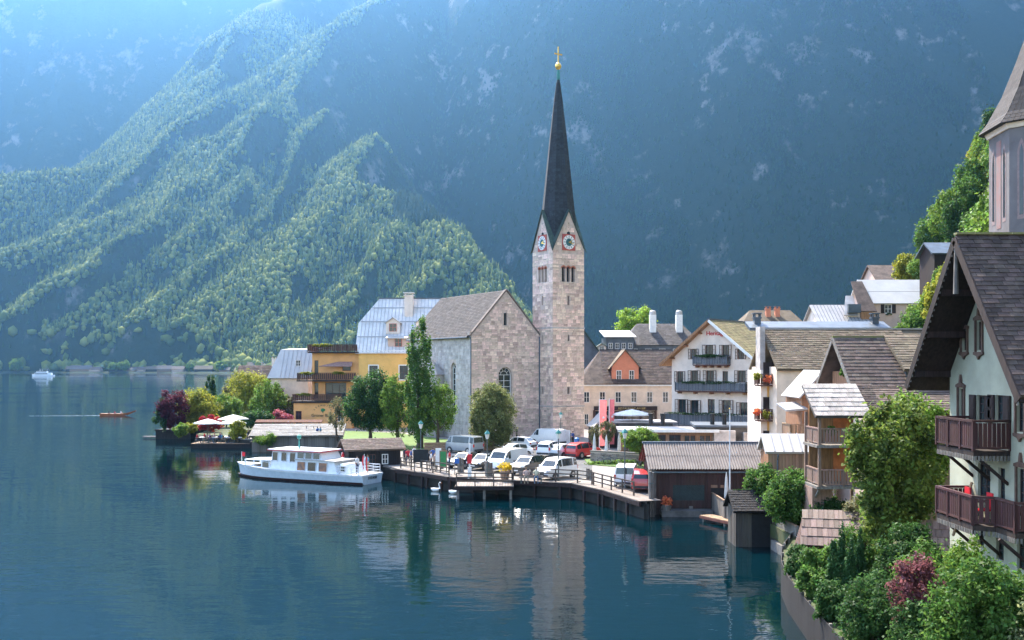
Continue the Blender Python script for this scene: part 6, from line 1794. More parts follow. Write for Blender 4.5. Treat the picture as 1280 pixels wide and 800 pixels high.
    for sx in (-1,1):
        for sy in (-1,1):
            T = Matrix.Translation((sx*wb2, sy*(hw_-.08), rw_)) @ Matrix.Rotation(PI/2,4,'X')
            MB(T).lathe([(rw_*1.16,-.04),(rw_*1.16,.1)] if sy < 0 else [(rw_*1.16,-.1),(rw_*1.16,.04)], 14).build('wheel_arch', M_chrome, t)
            w_ = MB(T).lathe([(rw_*.8,-.12),(rw_,-.09),(rw_,.09),(rw_*.8,.12)], 14).build('wheel', M_tyre, t)
            MB(T).lathe([(rw_*.6,-.13),(rw_*.62,0),(rw_*.6,.13)], 10).build('rim', M_rim, w_)
    a, z_ = pr[-2], pr[-2][1]
    for s in (-1,1):
        MB().obox((pr[-2][0]+.16, s*pr[-2][3]*.78, z_-.12), (.34,.3,.16)).build('headlight', M_lamp, t)
        MB().obox((pr[1][0]-.01, s*pr[1][3]*.92, .95 if kind != 'car' else .78), (.1,.16,.34 if kind != 'car' else .2)).build('tail_light', M_tail, t)
        MB().obox((pr[iw+1][0]-.25, s*(hw_+.1), pr[iw][1]+.12), (.12,.2,.14)).build('wing_mirror', paint, t)
    MB().box(pr[-1][0]-.12,pr[-1][0]+.06,-.72,.72,.32,.52).build('front_bumper', M_chrome, t)
    MB().box(pr[0][0]-.06,pr[0][0]+.1,-.72,.72,.34,.54).build('rear_bumper', M_chrome, t)
    MB().box(pr[-1][0]+.06,pr[-1][0]+.075,-.26,.26,.42,.53).build('number_plate', M_white, t)
    return t
def paint(n, c): return mat('paint_'+n, c, rough=.28, var=.03, spec=.5, coat=.6)
P_white, P_silver, P_black, P_red, P_grey = paint('white',(0.72,0.72,0.71)), paint('silver',(0.45,0.47,0.49)), paint('black',(0.02,0.022,0.026)), paint('red',(0.50,0.015,0.02)), paint('grey',(0.28,0.30,0.31))
vehicle('camper_van', 'silver camper van under the round tree by the lawn', 580, 566, 140, 'bus', P_grey)
vehicle('parked_car', 'dark car with bright bonnet behind the green notice board', 582, 584, 236, 'car', P_black)
vehicle('parked_car', 'black hatchback left of the white delivery van', 606, 586, 238, 'car', P_black)
vehicle('delivery_van', 'white delivery van nose-on behind the yellow flowers', 634, 588, 238, 'van', P_white)
vehicle('parked_car', 'dark people carrier between the two white vans', 661, 592, 236, 'suv', P_black)
vehicle('delivery_van', 'white glazed small van nearest the lakeside railing', 695, 598, 232, 'caddy', P_white)
vehicle('parked_car', 'white hatchback at the foot of the church gable', 649, 561, 148, 'car', P_white)
vehicle('delivery_van', 'large white panel van parked against the church tower', 685, 556, 138, 'van', P_white)
vehicle('parked_car', 'white estate car at the left of the row before the tower', 689, 570, 62, 'suv', P_white)
vehicle('parked_car', 'silver estate car between white estate and red car', 706, 571, 48, 'car', P_silver)
vehicle('parked_car', 'red car at the end of the row by the garden wall', 729, 572, 46, 'suv', P_red)
vehicle('delivery_van', 'small white van left of the red car beside the boathouse', 784, 607, 78, 'caddy', P_white)
vehicle('parked_car', 'red hatchback beside the boathouse corner', 803, 612, 82, 'suv', P_red)
vehicle('parked_car', 'small pale car with only its roof showing behind the delivery van', 643, 571, 215, 'car', P_white)

# ------------------------------------------------------------------ people
SKIN = mat('skin', (0.45,0.27,0.19), rough=.6, var=.06)
def body_mesh(pose):
    """one continuous skinned figure; face material by the nearest bone"""
    J = {'pelvis':(0,0,.95),'waist':(0,0,1.08),'chest':(0,0,1.30),'neck':(0,0,1.47),'head':(0,.01,1.58),'crown':(0,.0,1.70)}
    rad = {'pelvis':(.155,.12),'waist':(.14,.11),'chest':(.17,.12),'neck':(.055,.055),'head':(.085,.10),'crown':(.07,.08)}
    E = [('pelvis','waist'),('waist','chest'),('chest','neck'),('neck','head'),('head','crown')]
    for s, n_ in ((-1,'l'),(1,'r')):
        if pose == 'stand': L_ = [(s*.10,0,.92),(s*.11,-.01,.50),(s*.12,.02,.09),(s*.12,-.13,.04)]; A = [(s*.19,0,1.40),(s*.25,.03,1.14),(s*.24,-.06,.92),(s*.235,-.08,.82)]
        elif pose == 'walk': L_ = [(s*.10,0,.92),(s*.11,-.12*s,.50),(s*.11,-.22*s+.03,.10),(s*.11,-.22*s-.11,.05)]; A = [(s*.19,0,1.40),(s*.25,.12*s,1.16),(s*.23,.10*s-.10,.96),(s*.22,.1*s-.14,.87)]
        else: L_ = [(s*.10,-.03,.92),(s*.13,-.42,.93),(s*.13,-.44,.50),(s*.13,-.57,.46)]; A = [(s*.19,0,1.40),(s*.25,-.06,1.15),(s*.18,-.30,1.10),(s*.14,-.38,1.13)]
        for q, p in zip(('hip','knee','ankle','toe'), L_): J[n_+q] = p
        for q, p in zip(('sho','elb','wri','han'), A): J[n_+q] = p
        rad.update({n_+'hip':(.095,.095),n_+'knee':(.06,.06),n_+'ankle':(.042,.042),n_+'toe':(.04,.03),n_+'sho':(.06,.06),n_+'elb':(.042,.042),n_+'wri':(.03,.03),n_+'han':(.035,.022)})
        E += [('pelvis',n_+'hip'),(n_+'hip',n_+'knee'),(n_+'knee',n_+'ankle'),(n_+'ankle',n_+'toe'),('chest',n_+'sho'),(n_+'sho',n_+'elb'),(n_+'elb',n_+'wri'),(n_+'wri',n_+'han')]
    names = list(J); me = bpy.data.meshes.new('figure'); me.from_pydata([J[k] for k in names], [(names.index(a),names.index(b)) for a,b in E], [])
    o = bpy.data.objects.new('figure', me); COL.objects.link(o)
    m1 = o.modifiers.new('s','SKIN'); m2 = o.modifiers.new('d','SUBSURF'); m2.levels = 1; m2.render_levels = 1
    for i, k in enumerate(names):
        me.skin_vertices[0].data[i].radius = rad[k]; me.skin_vertices[0].data[i].use_root = (k == 'pelvis')
    dg = bpy.context.evaluated_depsgraph_get(); dg.update()
    r = bpy.data.meshes.new_from_object(o.evaluated_get(dg)); bpy.data.objects.remove(o)
    r.materials.clear()
    for _ in range(4): r.materials.append(SKIN)
    def slot(a, b): 
        s_ = a+b
        if 'crown' in s_: return 3
        if 'head' in s_ or 'han' in s_ : return 0
        if 'elb' in s_ and 'wri' in s_: return 0
        if any(q in s_ for q in ('hip','knee','ankle','toe')): return 2
        return 1
    segs = [(Vector(J[a]),Vector(J[b]),slot(a,b)) for a,b in E]
    for p in r.polygons:
        c = p.center; best = None
        for a,b,sl_ in segs:
            d = b-a; t_ = max(0,min(1,(c-a).dot(d)/d.length_squared)); k = (a+d*t_-c).length
            if best is None or k < best[0]: best = (k,sl_)
        p.material_index = best[1]
        p.use_smooth = True
    return r
BODY = {k: body_mesh(k) for k in ('stand','walk','sit')}
CL = [mat('cloth_%d' % i, c, rough=.9, var=.12, scale=6) for i, c in enumerate(((.6,.6,.6),(.45,.03,.04),(.05,.09,.25),(.02,.02,.025),(.5,.35,.3),(.12,.3,.4),(.55,.5,.35),(.25,.07,.2)))]
TR = [mat('trousers_%d' % i, c, rough=.9, var=.12, scale=6) for i, c in enumerate(((.03,.04,.07),(.02,.02,.02),(.25,.2,.14),(.1,.14,.2)))]
HA = [mat('hair_%d' % i, c, rough=.7, var=.2, scale=9) for i, c in enumerate(((.03,.02,.015),(.15,.08,.03),(.3,.22,.12),(.25,.25,.25)))]
def person(label, loc, pose, rz, i, group):
    t = inst('person', BODY[pose], None, None, loc, rz)
    tag(t, label, 'person', group)
    for k, m_ in ((1,CL[i % 8]),(2,TR[(i//2) % 4]),(3,HA[(i//3) % 4])):
        t.material_slots[k].link = 'OBJECT'; t.material_slots[k].material = m_
    return t

# ------------------------------------------------------------------ quay furniture
bwk = thing('boardwalk', 'plank boardwalk along the edge of the quay', 'boardwalk', (0,0,0), 0)
itp = []; beam = MB(); pl_b = []
for a0, a1 in zip(QUAY[:-1], QUAY[1:]):
    d = (a1-a0); d.z = 0; L_ = d.length; u = d.normalized(); nrm = Vector((-u.y,u.x,0)); ang = math.atan2(u.y,u.x)
    Mr = Matrix.Rotation(ang,3,'Z'); n = int(L_/.22)
    for i in range(n):
        itp.append((a0+u*(L_*(i+.5)/n)+nrm*.55-nrm*.25+Vector((0,0,.035)), (L_/n-.02, 1.7, .05), Mr))
    beam.obox((a0+a1)/2-nrm*.5+Vector((0,0,-.16)), (L_+.1,.16,.3), Mr)
    for i in range(int(L_/2.2)+1):
        p = a0+u*(2.2*i)-nrm*.5; pl_b.append(((p.x,p.y,.2),(.2,.2,1.7),Mr))
pieces('plank', bwk, itp, mat('sunbleached_plank',(0.19,0.155,0.13),rough=.85,var=.2,island=.2,bump=.2))
beam.build('edge_beam', M_darkwood, bwk); pieces('pile', bwk, pl_b, M_darkwood)
def railing(name, label, pts, h=1.0, post=1.75, m=None):
    t = thing(name, label, 'railing', (0,0,0), 0); m = m or M_greyrail
    ps, rl = [], []
    for a0, a1 in zip(pts[:-1], pts[1:]):
        d = a1-a0; L_ = d.length; u = d.normalized(); Mr = Matrix.Rotation(math.atan2(u.y,u.x),3,'Z'); n = max(1,round(L_/post))
        for i in range(n+1): ps.append((a0+u*(L_*i/n)+Vector((0,0,h/2)), (.09,.09,h+.1), Mr))
        for z_ in (.35,.68,1.0): rl.append(((a0+a1)/2+Vector((0,0,z_*h)), (L_,.05,.09), Mr))
    pieces('post', t, ps, m); pieces('rail', t, rl, m)
    return t
M_greyrail = mat('brown_grey_rail', (0.10,0.075,0.06), rough=.85, var=.2, island=.15)
off = lambda p: Vector((p.x+.1, p.y-.25, 1.24))
railing('lakeside_railing', 'brown wooden railing along the quay from the pier to the dark post', [off(QUAY[3]),off(QUAY[4]),off(on(738,606))])
railing('lakeside_railing', 'brown wooden railing descending from the dark post to the boathouse', [off(on(740,607)),off(QUAY[5]),off(on(790,620))])
railing('lakeside_railing', 'short wooden railing in front of the waiting visitors by the black boathouse', [off(QUAY[0]),off(QUAY[1]),off(on(560,595))])
def pile(px, py, z1, r, label):
    p = on(px, py, 0); t = thing('mooring_pile', label, 'pile', p, 0, 'mooring piles along the quay')
    for i, (dx, dy) in enumerate(((0,0),(.85,.1),(.3,.8))):
        MB().tube([(dx*r*1.1,dy*r*1.1,-.6),(dx*r*.9,dy*r*.9,z1-.1*i)], [r*.62,r*.58], 9).build('log', M_greywood, t, smooth=50)
    MB().lathe([(r*1.05,z1*.72),(r*1.05,z1*.72+.08)], 12, (r*.35,r*.3,0)).build('band', M_iron, t)
pile(574, 607, 2.5, .30, 'thick grey mooring pile at the left of the little pier')
pile(609, 613, 2.45, .34, 'thickest grey mooring pile at the front of the little pier')
pile(551, 602, 2.0, .17, 'slim mooring pile below the green notice board')
pile(735, 617, 2.1, .26, 'dark mooring post at the bend of the railing')
pile(813, 646, 3.2, .2, 'tall dark mooring pile at the boathouse corner')
pr_ = thing('pier', 'small plank pier jutting from the quay between two thick piles', 'pier', (on(606,604,1.1).x, on(606,604,1.1).y, 0), 0)
pieces('plank', pr_, [((-2.2+.22*i,0,1.05),(.2,3.4,.06),None) for i in range(21)], mat('sunbleached_plank',(0.19,0.155,0.13)))
MB().box(-2.35,2.35,-1.7,-1.6,.75,1.0).box(-2.35,-2.25,-1.6,1.6,.75,1.0).box(2.25,2.35,-1.6,1.6,.75,1.0).build('edge_beam', M_darkwood, pr_)
for x in (-2.1,0,2.1): MB().box(x-.1,x+.1,-1.55,-1.35,-.7,1.0).build('pile', M_greywood, pr_)
railing('pier_railing', 'wooden railing round the small plank pier', [Vector((pr_.location.x-2.2,pr_.location.y-1.6,1.08)),Vector((pr_.location.x+2.2,pr_.location.y-1.6,1.08)),Vector((pr_.location.x+2.2,pr_.location.y+1.4,1.08))])
def lamp(px, py, h, label):
    p = on(px, py); t = thing('street_lamp', label, 'street lamp', p, 0, 'green lantern street lamps')
    MB().tube([(0,0,0),(0,0,.5),(0,0,h-.7)], [.09,.06,.04], 8).build('pole', M_iron, t)
    MB().lathe([(.10,h-.72),(.20,h-.3)], 6).build('lantern', M_lantern, t)
    MB().lathe([(.26,h-.3),(.2,h-.18),(.05,h-.02),(.02,h+.06)], 6).build('lantern_cap', M_copper, t)
lamp(609, 598, 4.0, 'green lantern lamp at the little pier'); lamp(526, 584, 4.3, 'green lantern lamp before the tall columnar tree')
lamp(701, 556, 3.9, 'green lantern lamp at the church tower foot'); lamp(698, 602, 4.2, 'green lantern lamp before the glazed white van'); lamp(781, 612, 4.6, 'green lantern lamp left of the boathouse')
def board_sign(name, label, px, py, w, h, z0, m, face=None, rz=0):
    p = on(px, py); t = thing(name, label, 'sign', p, R(rz))
    for s in (-1,1): MB().box(s*w*.42-.04,s*w*.42+.04,.02,.1,0,z0+h).build('post', M_greywood, t)
    MB().box(-w/2,w/2,-.04,.02,z0,z0+h).build('panel', m, t)
    if face: MB().box(-w/2+.08,w/2-.08,-.055,-.04,z0+.08,z0+h-.08).build('notice', face, t)
board_sign('info_board', 'large black information board among the waiting visitors', 526, 590, 1.35, 1.15, .85, M_black)
board_sign('info_board', 'tall green notice board at the quay edge', 554, 592, .65, 1.5, .5, M_tanwood, mat('green_notice',(0.04,0.22,0.07),rough=.5))
board_sign('info_board', 'white notice board with dark frame left of the green one', 548, 590, .5, 1.5, .6, M_white)
board_sign('road_sign', 'small round blue sign post beside the thick pile', 571, 594, .42, .42, 1.0, mat('sign_blue',(0.03,0.12,0.4),rough=.5))
board_sign('road_sign', 'white panel with red ring by the church tower van', 709, 557, .7, 1.5, .3, M_white, mat('sign_pale',(0.6,0.55,0.52),rough=.6))
lp = thing('lifebuoy_post', 'white post with red lifebuoy box beside the pier', 'post', on(587,598), 0)
MB().box(-.07,.07,-.07,.07,0,2.9).build('post', M_white, lp); MB().box(-.2,.2,-.16,.08,1.25,2.0).build('lifebuoy_box', M_red, lp); MB().box(-.16,.16,-.1,.1,0,.9).build('base_panel', M_white, lp)
fy = thing('flower_planter', 'tub of yellow flowers before the white delivery van', 'planter', on(631,600), 0)
MB().lathe([(.3,0),(.42,.7),(.38,.75)], 10).build('tub', M_tanwood, fy); inst('flowers', crown_mesh('yellow_flowers', leafmat('petal_yellow',(0.7,0.5,0.03),(0.4,0.35,0.03)), (.6,.5,.4), 1.1, 14, 500, .12, 90, clump_r=.5), fy)
bn = thing('litter_bin', 'blue rubbish bin right of the tower van', 'bin', on(721,560), 0)
MB().lathe([(.26,0),(.3,1.0),(.28,1.1),(.1,1.2)], 10).build('body', mat('bin_blue',(0.04,0.16,0.4),rough=.5), bn)
bc = thing('bench', 'low wooden bench at the railing with two people seated', 'bench', on(664,604), R(-4))
MB().box(-1.0,1.0,-.2,.2,.42,.48).build('seat', M_greywood, bc); MB().box(-1.0,1.0,.18,.23,.6,.9).build('backrest', M_greywood, bc)
for x in (-.8,.8): MB().box(x-.05,x+.05,-.18,.18,0,.42).build('leg', M_iron, bc)

# banners, parasols, wall and bicycles by the guesthouse
def banner(px, py, w, h, label, Y):
    p = on(px, py); t = thing('banner', label, 'banner', p, R(10), 'pink banners outside the guesthouse')
    MB().tube([(-w/2-.05,0,0),(-w/2-.05,0,h+.5)], .045, 6).build('pole', M_white, t)
    n = 12; vs_, fs_ = [], []
    for i in range(n+1):
        z_ = .5+(h-.1)*i/n
        vs_ += [(-w/2,.04*math.sin(i*.9),z_),(0,.10*math.sin(i*.7+1),z_),(w/2,.06*math.sin(i*.8+2),z_)]
        if i: fs_ += [(3*i-3,3*i-2,3*i+1,3*i),(3*i-2,3*i-1,3*i+2,3*i+1)]
    MB().add(vs_, fs_).build('cloth', M_pinkflag, t, smooth=60)
    MB().tube([(-w/2-.05,0,h+.42),(w/2,0,h+.42)], .03, 5).build('arm', M_white, t)
    for z_ in (h*.52, h*.7): MB().lathe([(.02,-.02),(.13,0),(.02,.02)], 8, (0,0,0)).build('emblem', M_white, t, M=Matrix.Translation((0,-.14,z_)) @ Matrix.Rotation(PI/2,4,'X'))
banner(754, 563, .78, 5.2, 'wider pink banner hanging left of the olive tree', 0)
banner(765, 561, .55, 5.2, 'narrower pink banner right behind the wide one', 0)
def parasol(p, r, h, label, m=M_canvas, group=None, sq=8):
    t = thing('parasol', label, 'parasol', p, random.uniform(0,1), group)
    MB().tube([(0,0,0),(0,0,h)], .035, 6).build('pole', M_greywood, t)
    MB().lathe([(r,h-.55),(r*.98,h-.42),(r*.5,h-.12),(.05,h+.12)], sq).build('canopy', m, t)
    MB().lathe([(.3,0),(.3,.1),(.06,.16)], 10).build('base', M_concrete, t)
    for k in range(8):
        a0 = 2*PI*k/8; MB().tube([(0,0,h-.5),(r*.9*math.cos(a0),r*.9*math.sin(a0),h-.47)], .015, 4).build('rib', M_greywood, t)
parasol(Vector((X_(790,113),113,1.2)), 2.3, 4.35, 'broad white parasol before the brown shopfront')
for px, py, lab in ((743,575,'closed white parasol by the left pollarded olive'),(758,577,'closed white parasol by the right pollarded olive'),(774,574,'closed white parasol left of the clipped ball tree')):
    t = thing('closed_parasol', lab, 'parasol', on(px,py), 0, 'closed parasols by the garden wall')
    MB().tube([(0,0,0),(0,0,2.5)], .03, 6).build('pole', M_greywood, t); MB().lathe([(.05,.7),(.2,.95),(.16,1.5),(.12,2.1),(.02,2.65)], 8).build('folded_canopy', M_canvas, t)
gwl = thing('garden_wall', 'low stone wall with grass verge below the guesthouse terrace', 'wall', on(738,577), math.atan2(on(842,583).y-on(738,577).y, on(842,583).x-on(738,577).x))
Lw = (on(842,583)-on(738,577)).length
MB().box(0,Lw,0,.4,-.1,1.0).build('core', M_mortar, gwl)
ashlar('stone', gwl, frame((0,0,0)), [(0,0),(Lw,0),(Lw,1.0),(0,1.0)], [], mat('brown_wall_stone',(0.24,0.19,0.16),rough=.95,var=.2,island=.3,bump=.3), ch=(.2,.32), cw=(.3,.7))
MB().box(-.05,Lw+.05,-.08,.48,1.0,1.1).build('coping', M_concrete, gwl)
vg = MB().plate([(on(p[0],p[1]).x,on(p[0],p[1]).y) for p in ((730,574),(838,581),(830,588),(770,584),(735,581))], 1.1, 1.27).build('grass_verge', M_lawn); tag(vg, kind='structure')
inst('verge_grass', crown_mesh('verge_grass', LB, (3.8,.5,.3), 0, 60, 2600, .16, 95, clump_r=.25), None, Matrix.Translation((on(778,581).x,on(778,581).y,1.35)))['kind'] = 'stuff'
def bicycle(px, py, rz, label):
    t = thing('bicycle', label, 'bicycle', on(px,py), R(rz), 'bicycles by the garden wall')
    for x in (-.52,.52):
        w_ = MB(); 
        for k in range(16): w_.tube([(x+.33*math.cos(2*PI*k/16),0,.34+.33*math.sin(2*PI*k/16)),(x+.33*math.cos(2*PI*(k+1)/16),0,.34+.33*math.sin(2*PI*(k+1)/16))], .02, 4)
        wo_ = w_.build('wheel', M_tyre, t)
        sp_ = MB()
        for k in range(6): sp_.tube([(x,0,.34),(x+.32*math.cos(PI*k/3),0,.34+.32*math.sin(PI*k/3))], .006, 3)
        sp_.build('spoke', M_rim, wo_)
    fm_ = MB()
    for a0, a1 in (((-.52,.34),(-.15,.32)),((-.15,.32),(-.22,.85)),((-.22,.82),(-.52,.34)),((-.15,.32),(.38,.78)),((-.2,.78),(.36,.82)),((.52,.34),(.36,.95))): fm_.tube([(a0[0],0,a0[1]),(a1[0],0,a1[1])], .02, 5)
    fm_.build('frame', mat('bike_paint',(0.1,0.12,0.14),rough=.4), t)
    MB().tube([(.36,-.25,1.0),(.36,.25,1.0)], .015, 5).build('handlebar', M_black, t); MB().obox((-.24,0,.92), (.26,.12,.06)).build('saddle', M_black, t)
bicycle(757, 581, 12, 'left bicycle leaning at the garden wall'); bicycle(766, 582, -8, 'right bicycle leaning at the garden wall'); bicycle(800, 585, 30, 'bicycle under the clipped ball tree')
ct = thing('timber_retaining_wall', 'low weathered timber wall along the lawn below the nave', 'wall', on(530,566), R(14))
pieces('plank', ct, [((2.6*i+1.3,0,.3+.32*k),(2.56,.12,.3),None) for i in range(3) for k in range(3)], M_tanwood)
MB().box(0,7.8,-.1,.2,.95,1.05).build('cap', M_tanwood, ct)

# ------------------------------------------------------------------ floating terrace and garden quay on the promontory
ft = thing('floating_terrace', 'dark floating cafe platform with parasols at the garden point', 'platform', (-41.2,128.2,0), 0)
MB().box(0,7.8,0,4.2,-.4,.55).build('pontoon', M_blackwood, ft)
pieces('deck_plank', ft, [((.15+.3*i,2.1,.58),(.28,4.15,.05),None) for i in range(26)], M_tanwood)
for p0, rr_, lab in ((Vector((-39.4,129.6,.6)),1.9,'white cafe parasol at the left end of the floating terrace'),(Vector((-36.2,129.3,.6)),1.9,'white cafe parasol nearest the water on the floating terrace'),(Vector((-36.6,131.3,.6)),2.0,'highest white cafe parasol at the back of the floating terrace')):
    parasol(p0, rr_, 3.0 + (.45 if 'highest' in lab else 0), lab, group='cafe parasols', sq=4)
def table(p, label):
    t = thing('cafe_table', label, 'table', p, random.uniform(0,1), 'cafe tables on the floating terrace')
    MB().lathe([(.4,.70),(.42,.72),(.4,.74)], 12).build('top', M_white, t); MB().tube([(0,0,.03),(0,0,.7)], .04, 6).build('leg', M_iron, t); MB().lathe([(.22,0),(.22,.03),(.05,.05)], 10).build('base', M_iron, t)
def chair(p, rz, where):
    t = thing('cafe_chair', 'dark cafe chair, %s' % where, 'chair', p, rz, 'cafe chairs on the floating terrace')
    MB().box(-.22,.22,-.22,.22,.42,.46).build('seat', M_darkwood, t); MB().box(-.22,.22,.19,.23,.5,.9).build('backrest', M_darkwood, t)
    for x in (-.19,.19):
        for y in (-.19,.19): MB().box(x-.02,x+.02,y-.02,y+.02,0,.42).build('leg', M_iron, t)
pi = 0
tabs = [(1.2,.9),(2.8,1.0),(4.4,.9),(6.2,1.0),(1.6,2.7),(3.6,2.9),(5.8,3.0)]
tnames = ['front left corner','front second from left','front third from left','front right','back left','back middle','back right']
for (x, y), nm in zip(tabs, tnames):
    table(Vector((-41.2+x,128.2+y,.61)), 'round white cafe table, %s of the floating terrace' % nm)
    for dx, rz in ((-.65,R(90)),(.65,R(-90))):
        chair(Vector((-41.2+x+dx,128.2+y,.61)), -rz, '%s of the %s table' % ('left' if dx < 0 else 'right', nm))
        person('guest seated at the %s table of the floating terrace, facing %s' % (nm, 'right' if dx < 0 else 'left'), Vector((-41.2+x+dx,128.2+y,.61-.42)), 'sit', R(90) if dx < 0 else R(-90), pi*3+1, 'guests on the floating terrace'); pi += 1
person('waiter in dark clothes standing at the right end of the floating terrace', Vector((-34.0,129.0,.61)), 'stand', .4, 3, 'guests on the floating terrace')
gq = thing('garden_quay', 'dark timber quay wall under the purple tree on the garden point', 'quay', (-51.5,144.5,0), R(-4))
MB().box(0,5.2,0,4,-.6,1.35).build('wall', M_blackwood, gq); MB().box(-.1,5.3,-.15,.0,1.2,1.4).build('edge_beam', M_darkwood, gq)
MB().box(-2.4,.0,1.0,1.8,.1,.3).build('gangplank', M_greywood, gq)
jq = thing('cafe_jetty', 'dark jetty with awning right of the floating terrace', 'jetty', (-33.4,127.4,0), R(-2))
MB().box(0,3.6,0,4.0,-.4,.9).build('deck', M_blackwood, jq); MB().slab((-.4,3.6,3.2),(8.4,3.6,3.2),(8.4,4.4,3.5),(-.4,4.4,3.5),.1).build('awning', mat('rust_awning',(0.11,0.045,0.028),rough=.9,var=.15), jq)
for x in (0,8.0): MB().box(x-.06,x+.06,3.7,3.82,.9,3.2).build('awning_post', M_darkwood, jq)
for i, (x, y) in enumerate(((.7,1.2),(1.6,2.2),(2.5,1.0),(3.1,2.0))):
    person(['guest in grey seated at the left of the jetty','guest seated second from left on the jetty','guest in red seated third on the jetty','guest seated at the right end of the jetty'][i], Vector((-33.4+x,127.4+y,.9-.42)), 'sit', i*1.5, i*3+2, 'guests on the cafe jetty')
# people on the lawn edge, quay, parking
spots = [(392,549.5,'stand','visitor standing leftmost at the garden edge'),(397,550,'stand','visitor standing second at the garden edge'),(379,549,'walk','visitor walking along the flower bed'),(383,549.5,'walk','visitor walking second along the flower bed'),(400.5,550,'walk','visitor in blue standing rightmost at the garden edge'),
         (506,582,'stand','visitor in dark top at the left of the landing queue'),(510,583,'stand','visitor in red at the landing queue'),(514,584,'stand','visitor behind the left edge of the black board'),(518,580,'walk','visitor walking behind the black board'),
         (535,587,'stand','visitor in black right of the information board'),(539,588,'stand','visitor in white before the notice boards'),(541,582,'stand','visitor in blue behind the one in white'),(545,589,'stand','visitor standing by the white notice board'),(562,586,'stand','visitor in red right of the green notice board'),
         (712,556,'walk','pedestrian walking past the tower foot'),(716,557,'stand','pedestrian by the blue bin'),(646,551,'stand','person in dark clothes beside the round tree at the gable')]
for i, (px, py, po, lab) in enumerate(spots):
    z_ = 1.34 if px < 405 else 1.26
    person(lab, on(px, py, z_), po, i*1.1, [6,2,4,0,5,3,1,2,0,3,0,2,4,1,3,2,3][i], 'visitors on the shore')
for i, dx in enumerate((-.4,.4)): person(['left person of the pair seated on the bench','right person of the pair seated on the bench'][i], Vector((bc.location.x+dx,bc.location.y,1.2-.42)), 'sit', 0, 4+i*2, 'pair on the bench')
for i, (px, py) in enumerate(((469,556),(478,557))): person(['left sunbather sitting on the lawn','right sunbather sitting on the lawn'][i], on(px,py,1.33)-Vector((0,0,.78)), 'sit', .5+i, i*4, 'sunbathers on the lawn')
Mb = tb_.matrix_basis
for i, (x, y, lab) in enumerate(((6.6,-.8,'passenger in white at the stern rail of the tour boat'),(6.9,.4,'passenger in blue on the aft deck of the tour boat'))): person(lab, Mb @ Vector((x,y,.82)), 'stand', 1+i, i*5, 'passengers aboard')
for i, x in enumerate((-1.8,-.6,.7)): person(['oarsman in dark clothes at the stern of the wooden boat','passenger in the middle of the wooden boat','passenger in white at the bow of the wooden boat'][i], pb.matrix_basis @ Vector((x,0,.34-.9)), 'sit', R(90), [3,1,0][i], 'people in the wooden boat')

# ------------------------------------------------------------------ trees and shrubs
def T_(px, pyb, z=1.3): return on(px, pyb, z)
tree('columnar_tree', 'tall narrow columnar tree in front of the nave', (-10.4,113,1.3), 15.2, (1.8,1.6,7.3), LG, 9500, .24, 101, shape='column', n_clump=90, clump_r=.2, zc=7.9, tr=.35)
tree('loose_tree', 'loose pale green tree spreading to the right of the columnar tree', (-8.3,112.2,1.3), 7.8, (2.2,2.0,3.2), LB, 5500, .2, 102, n_clump=60, clump_r=.22, hollow=.3)
tree('round_tree', 'dark green round tree on the lawn left of the columnar tree', (-17.0,120,1.3), 8.8, (3.5,3.2,3.7), LD, 14000, .24, 103, n_clump=70, clump_r=.27)
tree('loose_tree', 'olive green feathery tree between dark round tree and columnar tree', (-13.4,117,1.3), 8.4, (2.3,2.2,3.8), LB, 9000, .2, 104, n_clump=60, clump_r=.22, hollow=.3)
tree('sapling', 'thin pale sapling before the ochre hotel', (-21.6,123,1.3), 5.6, (1.3,1.2,2.3), LO, 2200, .16, 105, n_clump=24, clump_r=.25, hollow=.3)
tree('round_tree', 'dense round tree standing against the church gable', (-2.2,111,1.2), 7.6, (2.75,2.6,3.6), leafmat('leaf_grey_green',(0.24,0.26,0.09),(0.09,0.12,0.04)), 22000, .2, 106, n_clump=130, clump_r=.24, zc=3.9, shape='drop')
tree('ball_tree', 'clipped ball tree above the garden wall', tuple(on(800,583)), 3.6, (1.85,1.6,1.15), LB, 9000, .15, 107, n_clump=60, clump_r=.25, zc=2.45)
tree('olive_tree', 'left small pollarded olive tree by the red banner', tuple(on(744,574)), 3.6, (.62,.6,1.15), LO, 1600, .12, 108, n_clump=18, clump_r=.35, group='pollarded olives'); tree('olive_tree', 'right larger pollarded olive tree by the red banner', tuple(on(759,575)), 4.2, (.85,.8,1.3), LO, 2600, .12, 109, n_clump=22, clump_r=.33, group='pollarded olives')
tree('lime_tree', 'bright lime green tree rising above the roofs behind the guesthouse', (X_(795,200),200,1.2), 22.0, (4.3,4,4.6), leafmat('leaf_lime',(0.28,0.40,0.05),(0.16,0.28,0.03)), 6000, .45, 110, n_clump=45, clump_r=.3, zc=17.2)
